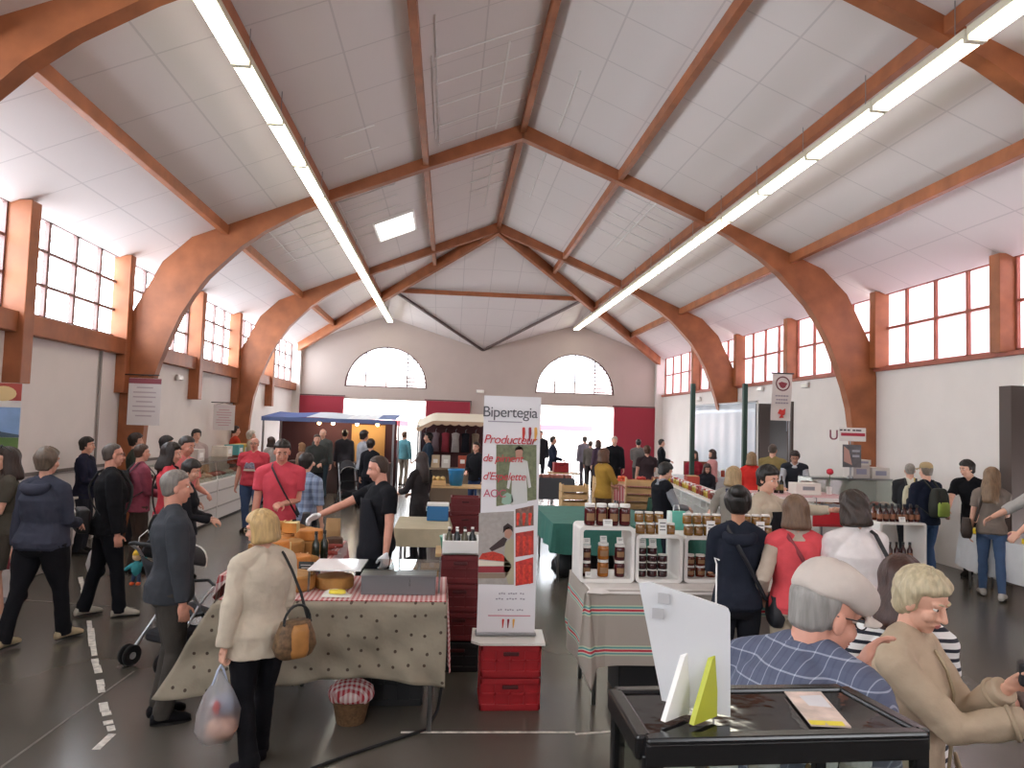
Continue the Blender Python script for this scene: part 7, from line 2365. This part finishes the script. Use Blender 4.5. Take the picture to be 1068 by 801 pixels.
# ---------------------------------------------------------------- pushchairs, toy, dog
def pushchair(label, x, y, rz, col):
    t = thing('pushchair', label, 'pushchair', (x, y, 0), rz)
    mt = mat('pushchair_tube', '#b9bcc0', .3, metal=.7)
    for s in (-1, 1):
        b = MB(); b.tube([(s * .22, -.32, .10), (s * .20, .05, .52), (s * .2, .35, .98), (s * .19, .44, 1.04)], .014, n=8); b.build('frame_tube', mt, t, smooth=True)
        b = MB(); b.tube([(s * .22, .36, .10), (s * .20, -.02, .55), (s * .2, -.12, .62)], .013, n=8); b.build('frame_tube', mt, t, smooth=True)
        for yy in (-.33, .36):
            for o_ in (-.03, .03):
                b = MB()
                cx_ = s * .22 + o_
                pr = [(.035, -.012), (.075, -.012), (.088, -.006), (.088, .006), (.075, .012), (.035, .012)]
                b.rings([[Vector((cx_ + dx, yy + r_ * math.cos(a), .09 + r_ * math.sin(a))) for a in [2 * math.pi * k / 20 for k in range(20)]] for r_, dx in pr])
                wv = b.build('wheel', m_blackbag, t, smooth=False)
                b = MB(); b.rings([[Vector((cx_ + dx, yy + r_ * math.cos(a), .09 + r_ * math.sin(a))) for a in [2 * math.pi * k / 12 for k in range(12)]] for r_, dx in ((.03, -.014), (.03, .014))]); b.build('hub', mt, wv)
    b = MB(); b.tube([(-.19, .44, 1.04), (-.1, .47, 1.06), (.1, .47, 1.06), (.19, .44, 1.04)], .017, n=8); b.build('handle', m_blackbag, t, smooth=True)
    ms = mat('pushchair_cloth_' + col[1:], col, .9, noise=.1)
    b = MB()
    def seatf(u, v):
        prof = [(-.30, .30), (-.25, .42), (.0, .40), (.12, .42), (.24, .68), (.33, .92)]
        i = min(4, int(v * 5)); q = v * 5 - i
        yy = prof[i][0] * (1 - q) + prof[i + 1][0] * q; zz = prof[i][1] * (1 - q) + prof[i + 1][1] * q
        return (-.18 + .36 * u, yy, zz - .04 * math.sin(math.pi * u))
    b.sheet(seatf, 10, 20); b.build('seat', ms, t, solid=.02, smooth=True)
    b = MB()
    b.sheet(lambda u, v: (-.2 * math.cos(math.pi * u) * 1.0, .33 - .34 * v - .05 * math.sin(math.pi * u), .92 + .20 * math.sin(math.pi * u) * (1 - .25 * v) - .10 * v), 14, 8); b.build('hood', ms, t, solid=.012, smooth=True)
    b = MB(); b.tube([(-.205, -.01, .82)] + [(-.2 * math.cos(math.pi * u / 8), -.02 - .05 * math.sin(math.pi * u / 8), .83 + .15 * math.sin(math.pi * u / 8)) for u in range(9)], .009, n=6); b.build('hood_rim', mat('pale_piping', '#b9b6b2', .6), t, smooth=True)
    b = MB(); b.box((0, .1, .24), (.34, .34, .10)); b.build('basket', ms, t, bevel=.03)
    b = MB(); b.tube([(-.2, -.14, .62), (0, -.24, .64), (.2, -.14, .62)], .014, n=8); b.build('bumper_bar', m_blackbag, t, smooth=True)
    return t


g = at(150, 690)
pushchair('dark pushchair with silver legs behind the charcoal jacket', -2.26, 6.75, 2.6, '#2b2b30')
pushchair('black pushchair with a pale hood rim standing in the far aisle', -2.42, 18.4, .3, '#1c1c22')
q = aty(142, 600, 6.75)
t = thing('cloth_doll', 'small stuffed doll in teal and orange hanging beside the pushchair', 'toy', (q.x, 6.75, q.z - .07))
b = MB(); b.ell((0, 0, .13), (.045, .035, .07), nu=12, nv=8); b.tube([(-.04, 0, .16), (-.09, 0, .12)], .018, n=8); b.tube([(.04, 0, .16), (.07, 0, .22)], .018, n=8); b.build('body', mat('doll_teal', '#2f7f86', .9), t, remesh=.006, soft=2)
b = MB(); b.ell((0, 0, .235), (.04, .038, .04), nu=12, nv=8); b.build('head', mat('doll_face', '#d9b58c', .9), t, smooth=True)
b = MB(); b.lathe([(.042, .25), (.03, .28), (.01, .3)], n=12); b.build('hat', mat('doll_yellow', '#d8b23a', .9), t, smooth=True)
for s in (-1, 1):
    b = MB(); b.tube([(s * .02, 0, .08), (s * .025, 0, .02)], .018, n=8); b.build('leg', mat('doll_navy', '#2b3a55', .9), t, smooth=True)
    b = MB(); b.ell((s * .027, -.015, .0), (.02, .03, .016), nu=10, nv=6); b.build('foot', mat('doll_orange', '#d0592c', .9), t, smooth=True)
b = MB(); b.tube([(0, 0, .29), (0, .02, .40), (.06, .04, .46)], .004, n=5); b.build('loop', m_paper, t)

t = thing('dog', 'small white fluffy dog standing in the far aisle near the dark suit', 'dog', (-3.7, 23.2, 0), .5)
b = MB()
b.tube([(0, -.14, .22), (0, .02, .225), (0, .15, .23)], [.085, .075, .082], n=14)
b.tube([(0, -.15, .25), (0, -.2, .31), (0, -.23, .36)], [.06, .05, .05], n=12)
b.ell((0, -.25, .38), (.058, .06, .055), nu=14, nv=10); b.tube([(0, -.28, .365), (0, -.335, .35)], [.032, .022], n=10)
for s in (-1, 1):
    b.tube([(s * .045, -.13, .2), (s * .045, -.14, .11), (s * .045, -.135, .03)], [.035, .026, .022], n=8); b.ell((s * .045, -.155, .018), (.022, .035, .018), nu=10, nv=6)
    b.tube([(s * .045, .12, .2), (s * .045, .09, .14), (s * .045, .165, .09), (s * .045, .15, .03)], [.045, .032, .022, .02], n=8); b.ell((s * .045, .13, .018), (.022, .035, .018), nu=10, nv=6)
    b.ell((s * .058, -.24, .37), (.016, .03, .045), nu=10, nv=6)
b.tube([(0, .16, .27), (0, .21, .34), (0, .17, .39)], [.025, .022, .02], n=8)
b.build('body', mat('white_fur', '#e6e0d8', .95, noise=.1, nscale=40, bump=.8, bscale=60), t, remesh=.009, soft=1)
for s in (-1, 1):
    b = MB(); b.ell((s * .024, -.302, .39), (.008, .006, .008), nu=8, nv=6); b.build('eye', m_blackbag, t)
b = MB(); b.ell((0, -.352, .355), (.012, .01, .009), nu=8, nv=6); b.build('nose', m_blackbag, t)

# ---------------------------------------------------------------- outside the far doors: market in daylight
for i, (x, y, col, lb) in enumerate(((-3.4, 36, '#d9c9c4', 'white market gazebo outside the far doorway nearer the clear-window wall'), (5.6, 37, '#c96a6a', 'pink-striped market gazebo outside the far doorway by the red door'), (1.9, 40, '#d4d2d0', 'pale market gazebo farther out on the square'))):
    t = thing('market_gazebo', lb, 'gazebo', (x, y, -.03))
    b = MB(); b.add([(-1.5, -1.5, 2.2), (1.5, -1.5, 2.2), (1.5, 1.5, 2.2), (-1.5, 1.5, 2.2), (0, 0, 3.0)], [(0, 1, 4), (1, 2, 4), (2, 3, 4), (3, 0, 4)]); b.build('roof', mat('gazebo_' + col[1:], col, .8), t, solid=.02)
    b = MB(); b.sheet(lambda u, v: (-1.5 + 3 * u, -1.51, 1.95 + .25 * v), 12, 1); b.build('valance', mat('gazebo_red', '#c25560', .8), t, solid=.01)
    for sx in (-1, 1):
        for sy in (-1, 1):
            b = MB(); b.box((sx * 1.46, sy * 1.46, 1.1), (.05, .05, 2.2)); b.build('post', m_steel, t)
b = MB(); b.box((XC, 56, 2.8), (60, .4, 5.6)); struct(b.build('wall_outside', mat('outside_facade', '#cfc2b8', .8, noise=.1)))

# lettering becomes plain mesh
bpy.context.view_layer.update()
_dg = bpy.context.evaluated_depsgraph_get()
for o in [o for o in C.objects if o.type == 'FONT']:
    me = bpy.data.meshes.new_from_object(o.evaluated_get(_dg))
    n = bpy.data.objects.new('lettering', me)
    C.objects.link(n)
    n.parent = o.parent
    n.location, n.rotation_euler = o.location, o.rotation_euler
    bpy.data.objects.remove(o)
